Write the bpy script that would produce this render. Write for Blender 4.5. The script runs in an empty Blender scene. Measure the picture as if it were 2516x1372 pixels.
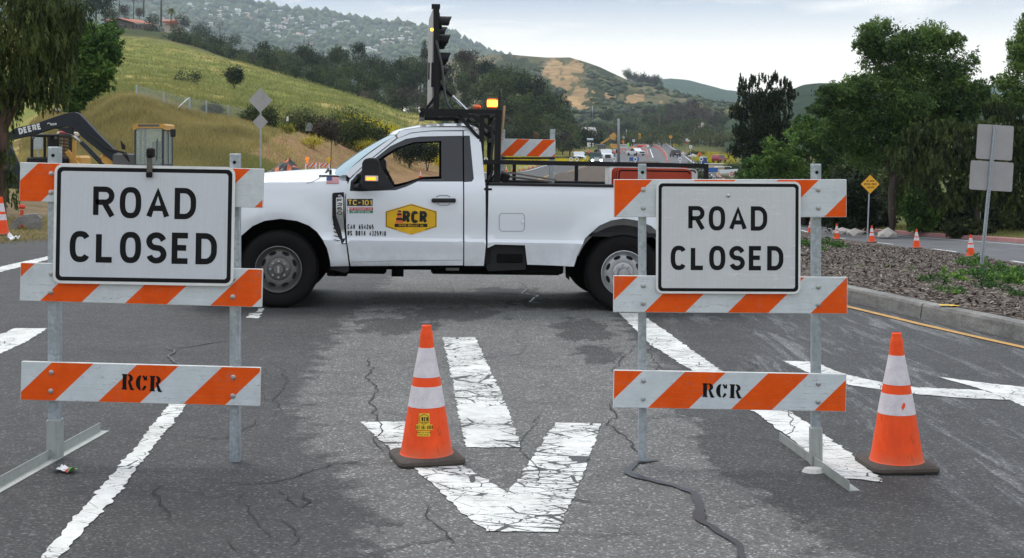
import bpy, math, random
import numpy as np
from mathutils import Vector, Matrix, noise as mnoise
from mathutils.geometry import delaunay_2d_cdt
R = math.radians
F = 3200.0; CX = 1258.0; CY = 386.0; HC = 1.6; SL = 0.018
scene = bpy.context.scene; COL = scene.collection
rnd = random.Random(7); NR = np.random.RandomState(11)

# ------------------------------------------------------------------ helpers
def W(px, py, d): return Vector(((px-CX)*d/F, d, HC-(py-CY)*d/F))
def z0(x): return -SL*np.clip(x, -10, 6)

def tag(o, label=None, cat=None, group=None, kind=None):
    if label: o['label'] = label
    if cat: o['category'] = cat
    if group: o['group'] = group
    if kind: o['kind'] = kind
    return o
def thing(name, label, cat, loc=(0,0,0), rz=0, group=None, rot=None):
    o = bpy.data.objects.new(name, None); COL.objects.link(o)
    o.location = loc; o.rotation_euler = rot if rot else (0,0,rz); o.empty_display_size = .2
    return tag(o, label, cat, group)
def dup(root, loc=None, rz=None, label=None, group=None, scale=None, mats=None):
    def cp(o, par):
        c = o.copy(); COL.objects.link(c)
        if par is not None: c.parent = par
        for ch in list(o.children): cp(ch, c)
        return c
    r = cp(root, None)
    if loc is not None: r.location = loc
    if rz is not None: r.rotation_euler = (r.rotation_euler[0], r.rotation_euler[1], rz)
    if scale is not None: r.scale = scale if hasattr(scale, '__len__') else (scale,)*3
    if label: r['label'] = label
    if group: r['group'] = group
    return r

class MB:
    def __init__(s): s.v=[]; s.f=[]; s.m=[]; s.uv={}
    def add(s, vs, fs, mi=0):
        b=len(s.v); s.v += [tuple(p) for p in vs]
        for f in fs: s.f.append(tuple(b+i for i in f)); s.m.append(mi)
        return b
    def box(s, c, sz, rot=None, mi=0, bev=0):
        x,y,z=[k/2 for k in sz]
        if bev>0:
            b=min(bev,x*.9,y*.9,z*.9); P=[]; idx={}
            for sx in(-1,1):
                for sy in(-1,1):
                    for sz_ in(-1,1):
                        for a in range(3):
                            q=[sx*(x-b),sy*(y-b),sz_*(z-b)]; full=(sx*x,sy*y,sz_*z); q[a]=full[a]
                            idx[(sx,sy,sz_,a)]=len(P); P.append(Vector(q))
            fs=[]
            def face(ids):
                pts=[P[i] for i in ids]; n=(pts[1]-pts[0]).cross(pts[2]-pts[0]); c0=sum(pts,Vector())/len(pts)
                fs.append(tuple(ids) if n.dot(c0)>0 else tuple(reversed(ids)))
            for a in range(3):
                o=[k for k in range(3) if k!=a]
                for sg in(-1,1):
                    ids=[]
                    for (p,q) in((-1,-1),(1,-1),(1,1),(-1,1)):
                        k=[0,0,0]; k[a]=sg; k[o[0]]=p; k[o[1]]=q; ids.append(idx[(k[0],k[1],k[2],a)])
                    face(ids)
                for p in(-1,1):
                    for q in(-1,1):
                        A=[0,0,0]; A[o[0]]=p; A[o[1]]=q
                        A[a]=-1; k1=tuple(A); A[a]=1; k2=tuple(A)
                        face([idx[(*k1,o[0])],idx[(*k2,o[0])],idx[(*k2,o[1])],idx[(*k1,o[1])]])
            for sx in(-1,1):
                for sy in(-1,1):
                    for sz_ in(-1,1): face([idx[(sx,sy,sz_,a)] for a in range(3)])
            vs=P
        else:
            vs=[Vector(p) for p in[(-x,-y,-z),(x,-y,-z),(x,y,-z),(-x,y,-z),(-x,-y,z),(x,-y,z),(x,y,z),(-x,y,z)]]
            fs=[(3,2,1,0),(4,5,6,7),(0,1,5,4),(1,2,6,5),(2,3,7,6),(3,0,4,7)]
        if rot is not None:
            if not isinstance(rot, Matrix):
                from mathutils import Euler
                rot=Euler(rot).to_matrix()
            vs=[rot@p for p in vs]
        c=Vector(c); return s.add([p+c for p in vs], fs, mi)
    def bar(s, p0, p1, w, h, up=(0,0,1), mi=0, bev=0):
        p0=Vector(p0);p1=Vector(p1);d=(p1-p0);L=d.length;d.normalize();u=Vector(up)
        sd=d.cross(u)
        if sd.length<1e-4: sd=d.cross(Vector((0,1,0)))
        sd.normalize();u=sd.cross(d)
        return s.box((p0+p1)/2,(L,w,h),Matrix((d,sd,u)).transposed(),mi,bev)
    def cyl(s, p0, p1, r0, r1=None, n=12, mi=0, cap=True):
        if r1 is None:r1=r0
        return s.tube([p0,p1],[r0,r1],n,mi,cap)
    def tube(s, pts, r, n=8, mi=0, cap=True):
        pts=[Vector(p) for p in pts]
        if not hasattr(r,'__len__'): r=[r]*len(pts)
        vs=[];fs=[];pu=None
        for i,p in enumerate(pts):
            t=(pts[min(i+1,len(pts)-1)]-pts[max(i-1,0)]).normalized()
            if pu is None:
                a=Vector((0,0,1)) if abs(t.z)<.9 else Vector((1,0,0)); u=t.cross(a).normalized()
            else:
                u=(pu-t*pu.dot(t)).normalized()
            pu=u; w=t.cross(u)
            for k in range(n):
                a=2*math.pi*k/n; vs.append(p+(u*math.cos(a)+w*math.sin(a))*r[i])
        for i in range(len(pts)-1):
            for k in range(n):
                a=i*n+k;b=i*n+(k+1)%n; fs.append((a,b,b+n,a+n))
        if cap:
            fs.append(tuple(reversed(range(n)))); fs.append(tuple(range((len(pts)-1)*n,len(pts)*n)))
        return s.add(vs,fs,mi)
    def lathe(s, prof, n=32, c=(0,0,0), axis='z', mi=0, mis=None):
        vs=[];fs=[];ms=[]
        for (r,z) in prof:
            for k in range(n):
                a=2*math.pi*k/n
                if axis=='z': p=(c[0]+r*math.cos(a),c[1]+r*math.sin(a),c[2]+z)
                else: p=(c[0]+r*math.cos(a),c[1]+z,c[2]+r*math.sin(a))
                vs.append(p)
        b=len(s.v); s.v+=vs
        for i in range(len(prof)-1):
            for k in range(n):
                q=(b+i*n+k,b+i*n+(k+1)%n,b+(i+1)*n+(k+1)%n,b+(i+1)*n+k)
                s.f.append(q if axis=='z' else q[::-1]); s.m.append(mis[i] if mis else mi)
        return b
    def prism(s, pts, fn, mi=0, holes=()):
        """outline pts (2D) ; fn(p,k)->3D with k=0 front,1 back"""
        loops=[pts]+list(holes); ed=[];vv=[]
        for lp in loops:
            b=len(vv); vv+= [Vector(p) for p in lp]; n=len(lp); ed+=[(b+i,b+(i+1)%n) for i in range(n)]
        out=delaunay_2d_cdt(vv,ed,[], 2 if holes else 1,1e-6)
        v2=out[0]; f2=out[2]
        if holes:
            f2=[f for f in f2 if not any(inside((sum((v2[i] for i in f),Vector((0,0)))/len(f)),h) for h in holes) and inside(sum((v2[i] for i in f),Vector((0,0)))/len(f),pts)]
        n=len(v2)
        vs=[fn(p,0) for p in v2]+[fn(p,1) for p in v2]
        fs=[tuple(f) for f in f2]+[tuple(n+i for i in reversed(f)) for f in f2]
        cnt={}
        for f in f2:
            for i in range(len(f)):
                a,b=f[i],f[(i+1)%len(f)]; cnt[(a,b)]=1
        for (a,b) in cnt:
            if (b,a) not in cnt: fs.append((b,a,a+n,b+n))
        return s.add(vs,fs,mi)
    def build(s, name, mats, parent=None, smooth=False, sharp=None, link=True):
        me=bpy.data.meshes.new(name); me.from_pydata(s.v,[],s.f)
        if not isinstance(mats,(list,tuple)): mats=[mats]
        for m in mats: me.materials.append(m)
        if len(mats)>1: me.polygons.foreach_set('material_index', s.m)
        if smooth:
            me.polygons.foreach_set('use_smooth',[True]*len(me.polygons))
            if sharp: me.set_sharp_from_angle(angle=R(sharp))
        me.update()
        o=bpy.data.objects.new(name,me)
        if link: COL.objects.link(o)
        if parent is not None: o.parent=parent
        return o

def inside(p, poly):
    x,y=p[0],p[1];c=False;n=len(poly);j=n-1
    for i in range(n):
        xi,yi=poly[i][0],poly[i][1];xj,yj=poly[j][0],poly[j][1]
        if (yi>y)!=(yj>y) and x<(xj-xi)*(y-yi)/(yj-yi)+xi: c=not c
        j=i
    return c
def np_mesh(name, V, Fq, mat, parent=None, smooth=False, attrs=None, uv=None, link=True):
    """fast mesh from numpy: V (n,3); Fq (m,k)"""
    V=np.asarray(V,dtype=np.float32);Fq=np.asarray(Fq,dtype=np.int32)
    me=bpy.data.meshes.new(name); k=Fq.shape[1]
    me.vertices.add(len(V)); me.vertices.foreach_set('co',V.ravel())
    me.loops.add(Fq.size); me.loops.foreach_set('vertex_index',Fq.ravel())
    me.polygons.add(len(Fq)); me.polygons.foreach_set('loop_start',np.arange(0,Fq.size,k,dtype=np.int32))
    if smooth: me.polygons.foreach_set('use_smooth',np.ones(len(Fq),dtype=bool))
    for m in (mat if isinstance(mat,(list,tuple)) else [mat]): me.materials.append(m)
    me.update(calc_edges=True)
    if attrs:
        for an,(dom,typ,arr) in attrs.items():
            a=me.attributes.new(an,typ,dom)
            a.data.foreach_set('color' if typ=='FLOAT_COLOR' else 'value',np.asarray(arr,dtype=np.float32).ravel())
    if not link: return me
    o=bpy.data.objects.new(name,me); COL.objects.link(o)
    if parent is not None:o.parent=parent
    return o

# ------------------------------------------------------------------ materials
def lin(r,g,b):
    f=lambda c:(c/255/12.92 if c/255<=.04045 else ((c/255+.055)/1.055)**2.4)
    return (f(r),f(g),f(b),1)
class NT:
    def __init__(s, mat): s.m=mat; s.t=mat.node_tree; s.n=s.t.nodes; s.l=s.t.links
    def node(s,t,**k):
        n=s.n.new(t)
        for a,b in k.items(): setattr(n,a,b)
        return n
    def link(s,a,b): s.l.new(a,b)
    def noise(s,vec,scale,detail=3,rough=.55,dist=0):
        n=s.node('ShaderNodeTexNoise'); n.inputs['Scale'].default_value=scale;n.inputs['Detail'].default_value=detail;n.inputs['Roughness'].default_value=rough;n.inputs['Distortion'].default_value=dist
        if vec is not None:s.link(vec,n.inputs['Vector'])
        return n.outputs['Fac']
    def vor(s,vec,scale,feature='F1',out='Distance'):
        n=s.node('ShaderNodeTexVoronoi',feature=feature);n.inputs['Scale'].default_value=scale
        if vec is not None:s.link(vec,n.inputs['Vector'])
        return n.outputs[out]
    def ramp(s,fac,stops,interp='LINEAR'):
        n=s.node('ShaderNodeValToRGB');n.color_ramp.interpolation=interp;e=n.color_ramp.elements
        while len(e)<len(stops): e.new(.5)
        for i,(p,c) in enumerate(stops):
            e[i].position=p; e[i].color=c if hasattr(c,'__len__') else (c,c,c,1)
        s.link(fac,n.inputs[0]); return n.outputs[0]
    def mix(s,fac,a,b,mode='MIX'):
        n=s.node('ShaderNodeMix',data_type='RGBA',blend_type=mode)
        for i,x in ((0,fac),(6,a),(7,b)):
            if hasattr(x,'is_output') : s.link(x,n.inputs[i])
            else: n.inputs[i].default_value=x
        return n.outputs[2]
    def math(s,op,a,b=None,c=None,clamp=False):
        n=s.node('ShaderNodeMath',operation=op,use_clamp=clamp)
        for i,x in enumerate((a,b,c)):
            if x is None: continue
            if hasattr(x,'is_output'): s.link(x,n.inputs[i])
            else: n.inputs[i].default_value=x
        return n.outputs[0]
    def coord(s,which='Object',scale=None,rot=None):
        n=s.node('ShaderNodeTexCoord').outputs[which]
        if scale is not None or rot is not None:
            m=s.node('ShaderNodeMapping'); s.link(n,m.inputs['Vector'])
            if scale: m.inputs['Scale'].default_value=scale
            if rot: m.inputs['Rotation'].default_value=rot
            n=m.outputs[0]
        return n
    def pos(s,scale=None,rot=None):
        n=s.node('ShaderNodeNewGeometry').outputs['Position']
        if scale is not None or rot is not None:
            m=s.node('ShaderNodeMapping'); s.link(n,m.inputs['Vector'])
            if rot: m.inputs['Rotation'].default_value=rot
            if scale: m.inputs['Scale'].default_value=scale
            n=m.outputs[0]
        return n
    def attr(s,name,out='Fac'):
        n=s.node('ShaderNodeAttribute',attribute_name=name); return n.outputs[out]
    def bump(s,h,strength=.3,dist=.01):
        n=s.node('ShaderNodeBump');n.inputs['Strength'].default_value=strength;n.inputs['Distance'].default_value=dist;s.link(h,n.inputs['Height']);s.link(n.outputs[0],s.b.inputs['Normal'])
    def rand(s): return s.node('ShaderNodeObjectInfo').outputs['Random']
MATS={}
def mat(name, color=(.5,.5,.5,1), rough=.6, metal=0, spec=.5, coat=0, emit=None, es=0, trans=0, fn=None, alpha=None):
    if name in MATS: return MATS[name]
    m=bpy.data.materials.new(name); m.use_nodes=True; n=NT(m); b=m.node_tree.nodes['Principled BSDF']; n.b=b
    if len(color)==3: color=(*color,1)
    b.inputs['Base Color'].default_value=color; b.inputs['Roughness'].default_value=rough; b.inputs['Metallic'].default_value=metal
    b.inputs['Specular IOR Level'].default_value=spec; b.inputs['Coat Weight'].default_value=coat; b.inputs['Coat Roughness'].default_value=.05
    if emit: b.inputs['Emission Color'].default_value=emit if len(emit)==4 else (*emit,1); b.inputs['Emission Strength'].default_value=es
    if trans: b.inputs['Transmission Weight'].default_value=trans
    if alpha is not None: b.inputs['Alpha'].default_value=alpha
    if fn: fn(n,b)
    MATS[name]=m; return m
def worn(name,color,rough=.6,metal=0,var=.12,scale=6,coat=0,bump=0,spec=.5,dirt=None):
    """base colour with slight noise variation and roughness breakup"""
    def fn(n,b):
        c=n.coord('Object'); f=n.noise(c,scale,5,.65); f2=n.noise(c,scale*9,3,.6)
        dk=tuple(x*(1-var) for x in color[:3])+(1,); lt=tuple(min(1,x*(1+var*.6)) for x in color[:3])+(1,)
        col=n.ramp(f,[(.3,dk),(.7,lt)])
        if dirt:
            k=n.ramp(n.noise(c,scale*2.2,6,.75),[(.58,0),(.72,1)]); col=n.mix(n.math('MULTIPLY',k,.6),col,dirt)
        n.link(col,b.inputs['Base Color'])
        n.link(n.math('ADD',n.math('MULTIPLY',f2,.2),rough-.1),b.inputs['Roughness'])
        if bump: n.bump(f2,bump,.01)
    return mat(name,color,rough,metal,spec,coat,fn=fn)

# ------------------------------------------------------------------ lettering (own stroke alphabet)
def arc(cx,cy,rx,ry,a0,a1,n=10): return [(cx+rx*math.cos(R(a0+(a1-a0)*i/n)),cy+ry*math.sin(R(a0+(a1-a0)*i/n))) for i in range(n+1)]
def sup(cx,cy,rx,ry,a0,a1,n=28,e=2.6):
    o=[]
    for i in range(n+1):
        a=R(a0+(a1-a0)*i/n);c=math.cos(a);s=math.sin(a)
        o.append((cx+rx*math.copysign(abs(c)**(2/e),c),cy+ry*math.copysign(abs(s)**(2/e),s)))
    return o
def glyph(ch):
    w=.56
    if ch in'O0': 
        if ch=='0': w=.5
        return w,[(sup(w/2,.5,w/2,.5,0,360,32)[:-1],True)]
    if ch=='Q': return w,[(sup(w/2,.5,w/2,.5,0,360,32)[:-1],True),([(w*.6,.25),(w*1.05,-.05)],False)]
    if ch=='C': return w,[(sup(w/2,.5,w/2,.5,38,322,28),False)]
    if ch=='G': return w,[(sup(w/2,.5,w/2,.5,38,330,28)+[(w,.45),(w*.6,.45)],False)]
    if ch=='D': return w,[([(0,0),(0,1)]+arc(w*.45,.6,w*.55,.4,90,0,8)+arc(w*.45,.4,w*.55,.4,0,-90,8),True)]
    if ch=='U': return w,[([(0,1)]+arc(w/2,.3,w/2,.3,180,360,12)+[(w,1)],False)]
    if ch=='J': return w*.8,[(arc(w*.4,.3,w*.4,.3,200,360,10)+[(w*.8,1)],False)]
    if ch in'RPB':
        up=[(0,0),(0,1)]+arc(w*.58,.75,w*.40,.25,90,-90,10)+[(0,.5)]
        if ch=='P': return w*.95,[(up,False)]
        if ch=='R': return w,[(up,False),([(w*.5,.5),(w*1.02,-.04)],False)]
        return w,[(up,False),([(w*.5,.5)]+arc(w*.58,.25,w*.42,.25,90,-90,10)+[(0,0)],False)]
    if ch=='A': return .62,[([(0,-.02),(.31,1.02),(.62,-.02)],False),([(.1,.30),(.52,.30)],False)]
    if ch=='V': return .6,[([(0,1.02),(.3,-.02),(.6,1.02)],False)]
    if ch=='L': return w*.85,[([(0,1),(0,0),(w*.85,0)],False)]
    if ch=='E': return w*.85,[([(w*.85,1),(0,1),(0,0),(w*.85,0)],False),([(0,.52),(w*.75,.52)],False)]
    if ch=='F': return w*.82,[([(w*.82,1),(0,1),(0,0)],False),([(0,.5),(w*.7,.5)],False)]
    if ch=='T': return w*.95,[([(0,1),(w*.95,1)],False),([(w*.475,1),(w*.475,0)],False)]
    if ch=='I': return .0,[([(0,1),(0,0)],False)]
    if ch=='H': return w,[([(0,1),(0,0)],False),([(w,1),(w,0)],False),([(0,.5),(w,.5)],False)]
    if ch=='M': return w*1.25,[([(0,0),(0,1),(w*.625,.2),(w*1.25,1),(w*1.25,0)],False)]
    if ch=='W': return w*1.3,[([(0,1),(w*.33,0),(w*.65,.9),(w*.97,0),(w*1.3,1)],False)]
    if ch=='N': return w,[([(0,0),(0,1),(w,0),(w,1)],False)]
    if ch=='K': return w,[([(0,0),(0,1)],False),([(w,1),(0,.4)],False),([(w*.3,.58),(w,0)],False)]
    if ch=='X': return w,[([(0,0),(w,1)],False),([(0,1),(w,0)],False)]
    if ch=='Y': return w,[([(0,1),(w/2,.45),(w,1)],False),([(w/2,.45),(w/2,0)],False)]
    if ch=='Z': return w*.9,[([(0,1),(w*.9,1),(0,0),(w*.9,0)],False)]
    if ch=='S': return w*.95,[([(w*.93,.80)]+arc(w*.475,.74,w*.45,.26,20,90,5)+arc(w*.475,.75,w*.475,.25,95,250,9)+arc(w*.475,.255,w*.475,.255,65,-95,9)+arc(w*.475,.26,w*.46,.26,-100,-165,6),False)]
    if ch=='1': return .22,[([(0,.8),(.2,1),(.2,0)],False)]
    if ch=='2': return .5,[(arc(.25,.72,.25,.28,165,-20,10)+[(0,0),(.5,0)],False)]
    if ch=='3': return .5,[(arc(.25,.75,.25,.25,150,-80,9),False),(arc(.25,.26,.25,.26,85,-150,10),False)]
    if ch=='4': return .5,[([(.38,0),(.38,1),(0,.28),(.52,.28)],False)]
    if ch=='5': return .5,[([(.46,1),(.06,1),(.02,.52)]+arc(.25,.3,.25,.30,125,-150,12),False)]
    if ch=='6': return .5,[(sup(.25,.29,.25,.29,0,360,20,2.2)[:-1],True),([(.4,.98),(.12,.72),(.0,.32)],False)]
    if ch=='7': return .48,[([(0,1),(.48,1),(.15,0)],False)]
    if ch=='8': return .5,[(sup(.25,.76,.22,.24,0,360,18,2.1)[:-1],True),(sup(.25,.26,.25,.26,0,360,18,2.1)[:-1],True)]
    if ch=='9': return .5,[(sup(.25,.71,.25,.29,0,360,20,2.2)[:-1],True),([(.1,.02),(.38,.28),(.5,.68)],False)]
    if ch=='-': return .3,[([(0,.45),(.3,.45)],False)]
    if ch=='.': return .0,[([(0,0),(0,.1)],False)]
    if ch=='#': return .6,[([(.1,.0),(.2,1)],False),([(.4,0),(.5,1)],False),([(0,.3),(.56,.3)],False),([(.04,.7),(.6,.7)],False)]
    return .3,[]
def ribbon(pts,t,closed,clampy=None):
    P=[Vector(p) for p in pts];n=len(P);L=[];Q=[]
    for i in range(n):
        a=P[i-1] if (i>0 or closed) else None; b=P[(i+1)%n] if (i<n-1 or closed) else None
        p=P[i]
        d1=(p-a).normalized() if a is not None else None; d2=(b-p).normalized() if b is not None else None
        if d1 is None:d1=d2
        if d2 is None:d2=d1
        n1=Vector((-d1.y,d1.x));n2=Vector((-d2.y,d2.x)); m=(n1+n2)
        if m.length<1e-3:m=n1.copy()
        m.normalize();k=min(2.2,1/max(.3,m.dot(n1)))
        L.append(p+m*t/2*k);Q.append(p-m*t/2*k)
    if clampy:
        for l in (L,Q):
            for p in l: p.y=min(max(p.y,clampy[0]),clampy[1])
    return L,Q
def text_width(txt,H,t,sp=.16,xs=1.0):
    w=0
    for ch in txt: w+= (.3 if ch==' ' else glyph(ch)[0]*xs)*(H-t)+t+sp*H
    return w-sp*H
def lettering(mb, txt, fn, x0, zc, H, t, width=None, center=True, sp=.16, mi=0, lift=.00012):
    """flat letters; fn(x,z,lift)->3D. text box of height H centred on zc, starting or centred at x0"""
    xs=1.0
    if width:
        lo,hi=.2,4
        for _ in range(30):
            xs=(lo+hi)/2
            if text_width(txt,H,t,sp,xs)<width: lo=xs
            else: hi=xs
    tw=text_width(txt,H,t,sp,xs); x=x0-tw/2 if center else x0; k=0
    for ch in txt:
        if ch==' ': x+=.3*(H-t)+t+sp*H; continue
        w,paths=glyph(ch)
        for pts,closed in paths:
            pp=[(x+t/2+px*xs*(H-t), -H/2+t/2+pz*(H-t)) for px,pz in pts]
            L,Q=ribbon(pp,t,closed,(-H/2,H/2)); k+=1; n=len(L); lf=lift*(k%5)
            vs=[fn(p.x,zc+p.y,lf) for p in L]+[fn(p.x,zc+p.y,lf) for p in Q]
            m=n if closed else n-1
            mb.add(vs,[(i,n+i,n+(i+1)%n,(i+1)%n) for i in range(m)],mi)
        x+=w*xs*(H-t)+t+sp*H
# ------------------------------------------------------------------ camera, light, world
cam=bpy.data.cameras.new('camera'); co=bpy.data.objects.new('camera',cam); COL.objects.link(co)
co.location=(0,0,HC); co.rotation_euler=(R(90),0,0); cam.sensor_width=36; cam.lens=F/2516*36
cam.shift_y=-(686-CY)/2516; cam.clip_start=.05; cam.clip_end=30000; scene.camera=co
SUN_EL,SUN_AZ=58,-40      # azimuth measured from +Y towards +X
sun=bpy.data.lights.new('sun','SUN'); sun.energy=1.35; sun.angle=R(24); sun.color=(1,.965,.91)
so=bpy.data.objects.new('sun',sun); COL.objects.link(so)
sd=Vector((math.sin(R(SUN_AZ))*math.cos(R(SUN_EL)),math.cos(R(SUN_AZ))*math.cos(R(SUN_EL)),math.sin(R(SUN_EL))))
so.rotation_euler=(-sd).to_track_quat('-Z','Y').to_euler()
wd=bpy.data.worlds.new('World'); scene.world=wd; wd.use_nodes=True
n=NT(wd); bg=wd.node_tree.nodes['Background']; bg.inputs['Strength'].default_value=.1
sky=n.node('ShaderNodeTexSky'); sky.sky_type='NISHITA'; sky.sun_disc=False; sky.sun_elevation=R(SUN_EL); sky.sun_rotation=R(SUN_AZ)
tc=n.node('ShaderNodeTexCoord').outputs['Generated']
sx=n.node('ShaderNodeSeparateXYZ'); n.link(tc,sx.inputs[0]); zz=n.math('MAXIMUM',sx.outputs['Z'],0.0)
mp=n.node('ShaderNodeMapping'); n.link(tc,mp.inputs['Vector']); mp.inputs['Scale'].default_value=(2.6,2.6,17); mp.inputs['Location'].default_value=(.35,0,.2)
cn=n.noise(mp.outputs[0],1.7,6,.55,.3)
el=n.ramp(zz,[(.080,0),(.118,1)])
cl=n.math('MULTIPLY',n.ramp(cn,[(.34,0),(.52,1)]),el)
lum=n.math('ADD',n.math('MULTIPLY',zz,7.5),10.9)
base=n.mix(1.0,n.mix(cl,(1.0,.97,.90,1),(.44,.50,.59,1)),lum,'MULTIPLY')
n.link(n.mix(.93,sky.outputs[0],base),bg.inputs['Color'])
vs_=scene.view_settings; vs_.view_transform='Standard'; vs_.look='None'; vs_.gamma=1; vs_.exposure=.3
scene.cycles.max_bounces=6; scene.cycles.transparent_max_bounces=24; scene.cycles.volume_bounces=1; scene.cycles.use_denoising=True

# ------------------------------------------------------------------ ground shape
CP=[]   # (px, d, z)
def cz(px,d,z): CP.append((px,d,z))
def cy(px,d,y): CP.append((px,d,HC-(y-CY)*d/F))
for px in(-900,-300,300,900,1500,2100,2700,3300):
    for d in(3.5,6.5,10.5): cz(px,d,float(z0((px-CX)*d/F)))
for px in(0,500,1000,1400): cz(px,18,float(z0((px-CX)*18/F)))
for px in(-300,200,600,1000,1300): cz(px,28,float(z0((px-CX)*28/F)))
for px in(250,500,800,1100,1258): cz(px,42,float(z0((px-CX)*42/F)))
for q in[(2516,13,-.06),(2516,20,-.5),(2516,30,-1.15),(2516,38,-1.55),(2516,52,-1.85),(2516,75,-2.2),(2516,120,-2.5),
         (3200,13,-.06),(3200,30,-1.1),(3200,60,-1.9),(2200,16,-.08),(2200,30,-.85),(2200,50,-1.85),(2200,80,-2.5),
         (2000,17.5,-.07),(2000,30,-.6),(2000,45,-1.4),(2000,62,-2.2),(2000,85,-2.7),(2000,140,-2.9),(1750,30,-.25),(1750,60,-1.2),(1750,100,-2.1),(1750,150,-1.9),
         (1500,40,-.05),(1500,75,-.1),(1500,120,-.15),(1500,200,.1),(1400,60,0.05),(1300,60,.05),(1258,100,-.1),(1300,165,-.35),(1400,230,.1),(1600,200,-.9),(1650,260,.3),(1700,220,-.8),
         (1550,320,1.7),(1650,320,1.6),(1500,320,1.7),(1400,320,1.2),(1450,285,.45),(1380,290,.5),(2000,230,-2),(1850,320,-.8),(2300,230,-1)]: cz(*q)
for q in[(1560,540,353),(1650,540,352),(1480,540,352),(1560,420,366),(1750,450,372),(1800,600,360),(2000,500,370),(1600,700,346),(1300,600,345),(2300,500,372),(1400,420,352),
         (-300,60,372),(0,60,384),(60,95,372),(0,140,345),(-400,120,345),(250,52,412),(350,58,405),(300,80,240),(200,80,300),(100,90,300),(400,80,266),(460,80,290),(560,74,322),(640,68,362),(500,60,385),(420,66,345),(330,66,310),
         (560,60,392),(640,58,418),(700,64,420),(400,50,435),(600,50,468),(800,75,450),(800,90,372),(800,105,335),(720,85,352),(900,90,425),(900,105,380),(900,125,335),(1000,98,437),(1000,115,405),(1000,140,355),(1100,120,425),(1100,150,400),(1200,130,425),(1200,180,405),(1320,210,400),
         (400,120,248),(300,120,215),(600,110,298),(800,140,305),(400,180,205),(600,180,240),(800,200,262),(950,200,305),(200,250,140),(400,280,145),(600,280,178),(800,260,228),(950,250,278),(1050,250,306),(1150,250,345),(1250,260,388),
         (0,400,60),(200,400,68),(300,400,85),(400,360,105),(500,345,135),(600,330,160),(700,310,190),(800,290,218),(900,275,250),(1000,262,285),(1050,258,300),(1100,256,330),
         (0,550,45),(300,550,70),(430,550,84),(530,560,108),(600,480,160),(700,450,205),(800,430,245),(900,420,290),(1000,400,330),(1150,400,345),(300,800,100),(600,800,180),(900,700,290),(1200,700,330),(-500,400,40),(-500,800,60),(0,800,60)]: cy(*q)
A_=np.array(CP); UU=np.stack([A_[:,0]/420,np.log(A_[:,1])*1.55],1)
rr=(A_[:,2]-z0((A_[:,0]-CX)*A_[:,1]/F))*F/A_[:,1]
D_=np.sqrt(((UU[:,None]-UU[None])**2).sum(-1)+.01); n_=len(CP)
M_=np.zeros((n_+1,n_+1)); M_[:n_,:n_]=-D_; M_[:n_,n_]=1; M_[n_,:n_]=1; M_[:n_,:n_]-=np.eye(n_)*.004
wts=np.linalg.solve(M_,np.append(rr,0))
def H(x,y):
    x=np.asarray(x,float); y=np.asarray(y,float); sh=np.broadcast(x,y).shape
    x=np.broadcast_to(x,sh).ravel();y=np.broadcast_to(y,sh).ravel(); d=np.clip(y,3.5,900)
    out=np.empty(len(x))
    for i in range(0,len(x),40000):
        xx=x[i:i+40000];dd=d[i:i+40000]; px=np.clip(xx/dd*F+CX,-900,3300)
        u=np.stack([px/420,np.log(dd)*1.55],1)
        k=np.sqrt(((u[:,None]-UU[None])**2).sum(-1)+.01)
        r=-(k@wts[:n_])+wts[n_]
        fade=np.clip((dd-9)/9,0,1); r*=fade
        base_=z0(xx)+r*dd/F; yy=y[i:i+40000]; rg=np.clip((leftx(yy)-1-xx)/6,0,1)*np.clip((yy-20)/20,0,1)*(yy<900)
        for j in np.nonzero(rg>0)[0]: base_[j]+=(mnoise.noise((xx[j]*.09,yy[j]*.09,0))+mnoise.noise((xx[j]*.35,yy[j]*.35,3))*.35)*rg[j]*min(1,max(.15,yy[j]/140))*.7
        out[i:i+40000]=base_
    return out.reshape(sh) if sh else float(out[0])
def Hs(x,y): return float(H(np.array([x]),np.array([y]))[0])
def G(px,py):
    """photo pixel -> point on the near ground"""
    d=8.0
    for _ in range(40):
        x=(px-CX)*d/F; z=Hs(x,d) if d>9 else float(z0(x))
        dn=(HC-z)*F/(py-CY); d=d*.4+dn*.6
    x=(px-CX)*d/F
    return Vector((x,d,Hs(x,d) if d>9 else float(z0(x))))
def GD(px,d):
    x=(px-CX)*d/F; return Vector((x,d,Hs(x,d)))
def lerp_tab(t):
    xs=[a for a,b in t];ys=[b for a,b in t]
    return lambda d: np.interp(d,xs,ys)
kerbx=lerp_tab([(-10,10.8),(0,8.4),(4,7.1),(8,5.85),(11.8,4.62),(13.2,4.25),(14.8,3.85),(17,3.2),(20,2.5),(25,1.7),(32,1.1),(40,.8),(60,1.0),(86,1.9),(150,6),(200,12),(240,19),(270,25.2)])
leftx=lerp_tab([(-10,-14),(18,-13.5),(21,-9.2),(24,-8.1),(30,-7.7),(70,-7.4),(98,-6.0),(150,-1.5),(200,5.0),(300,18.5),(400,32),(540,50)])
rnx=lerp_tab([(-10,16),(12,15.8),(38,14.9),(60,14.8),(85,15.2),(100,16),(150,20.5),(220,28),(270,30)])
rfx=lerp_tab([(-10,25),(30,22.5),(52,20.3),(60,19.6),(72,18.9),(85,19.4),(100,20.5),(150,26),(220,34),(320,44),(420,54),(540,64)])
allr=lerp_tab([(270,26),(272,38),(320,44),(420,54),(540,62)])

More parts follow.
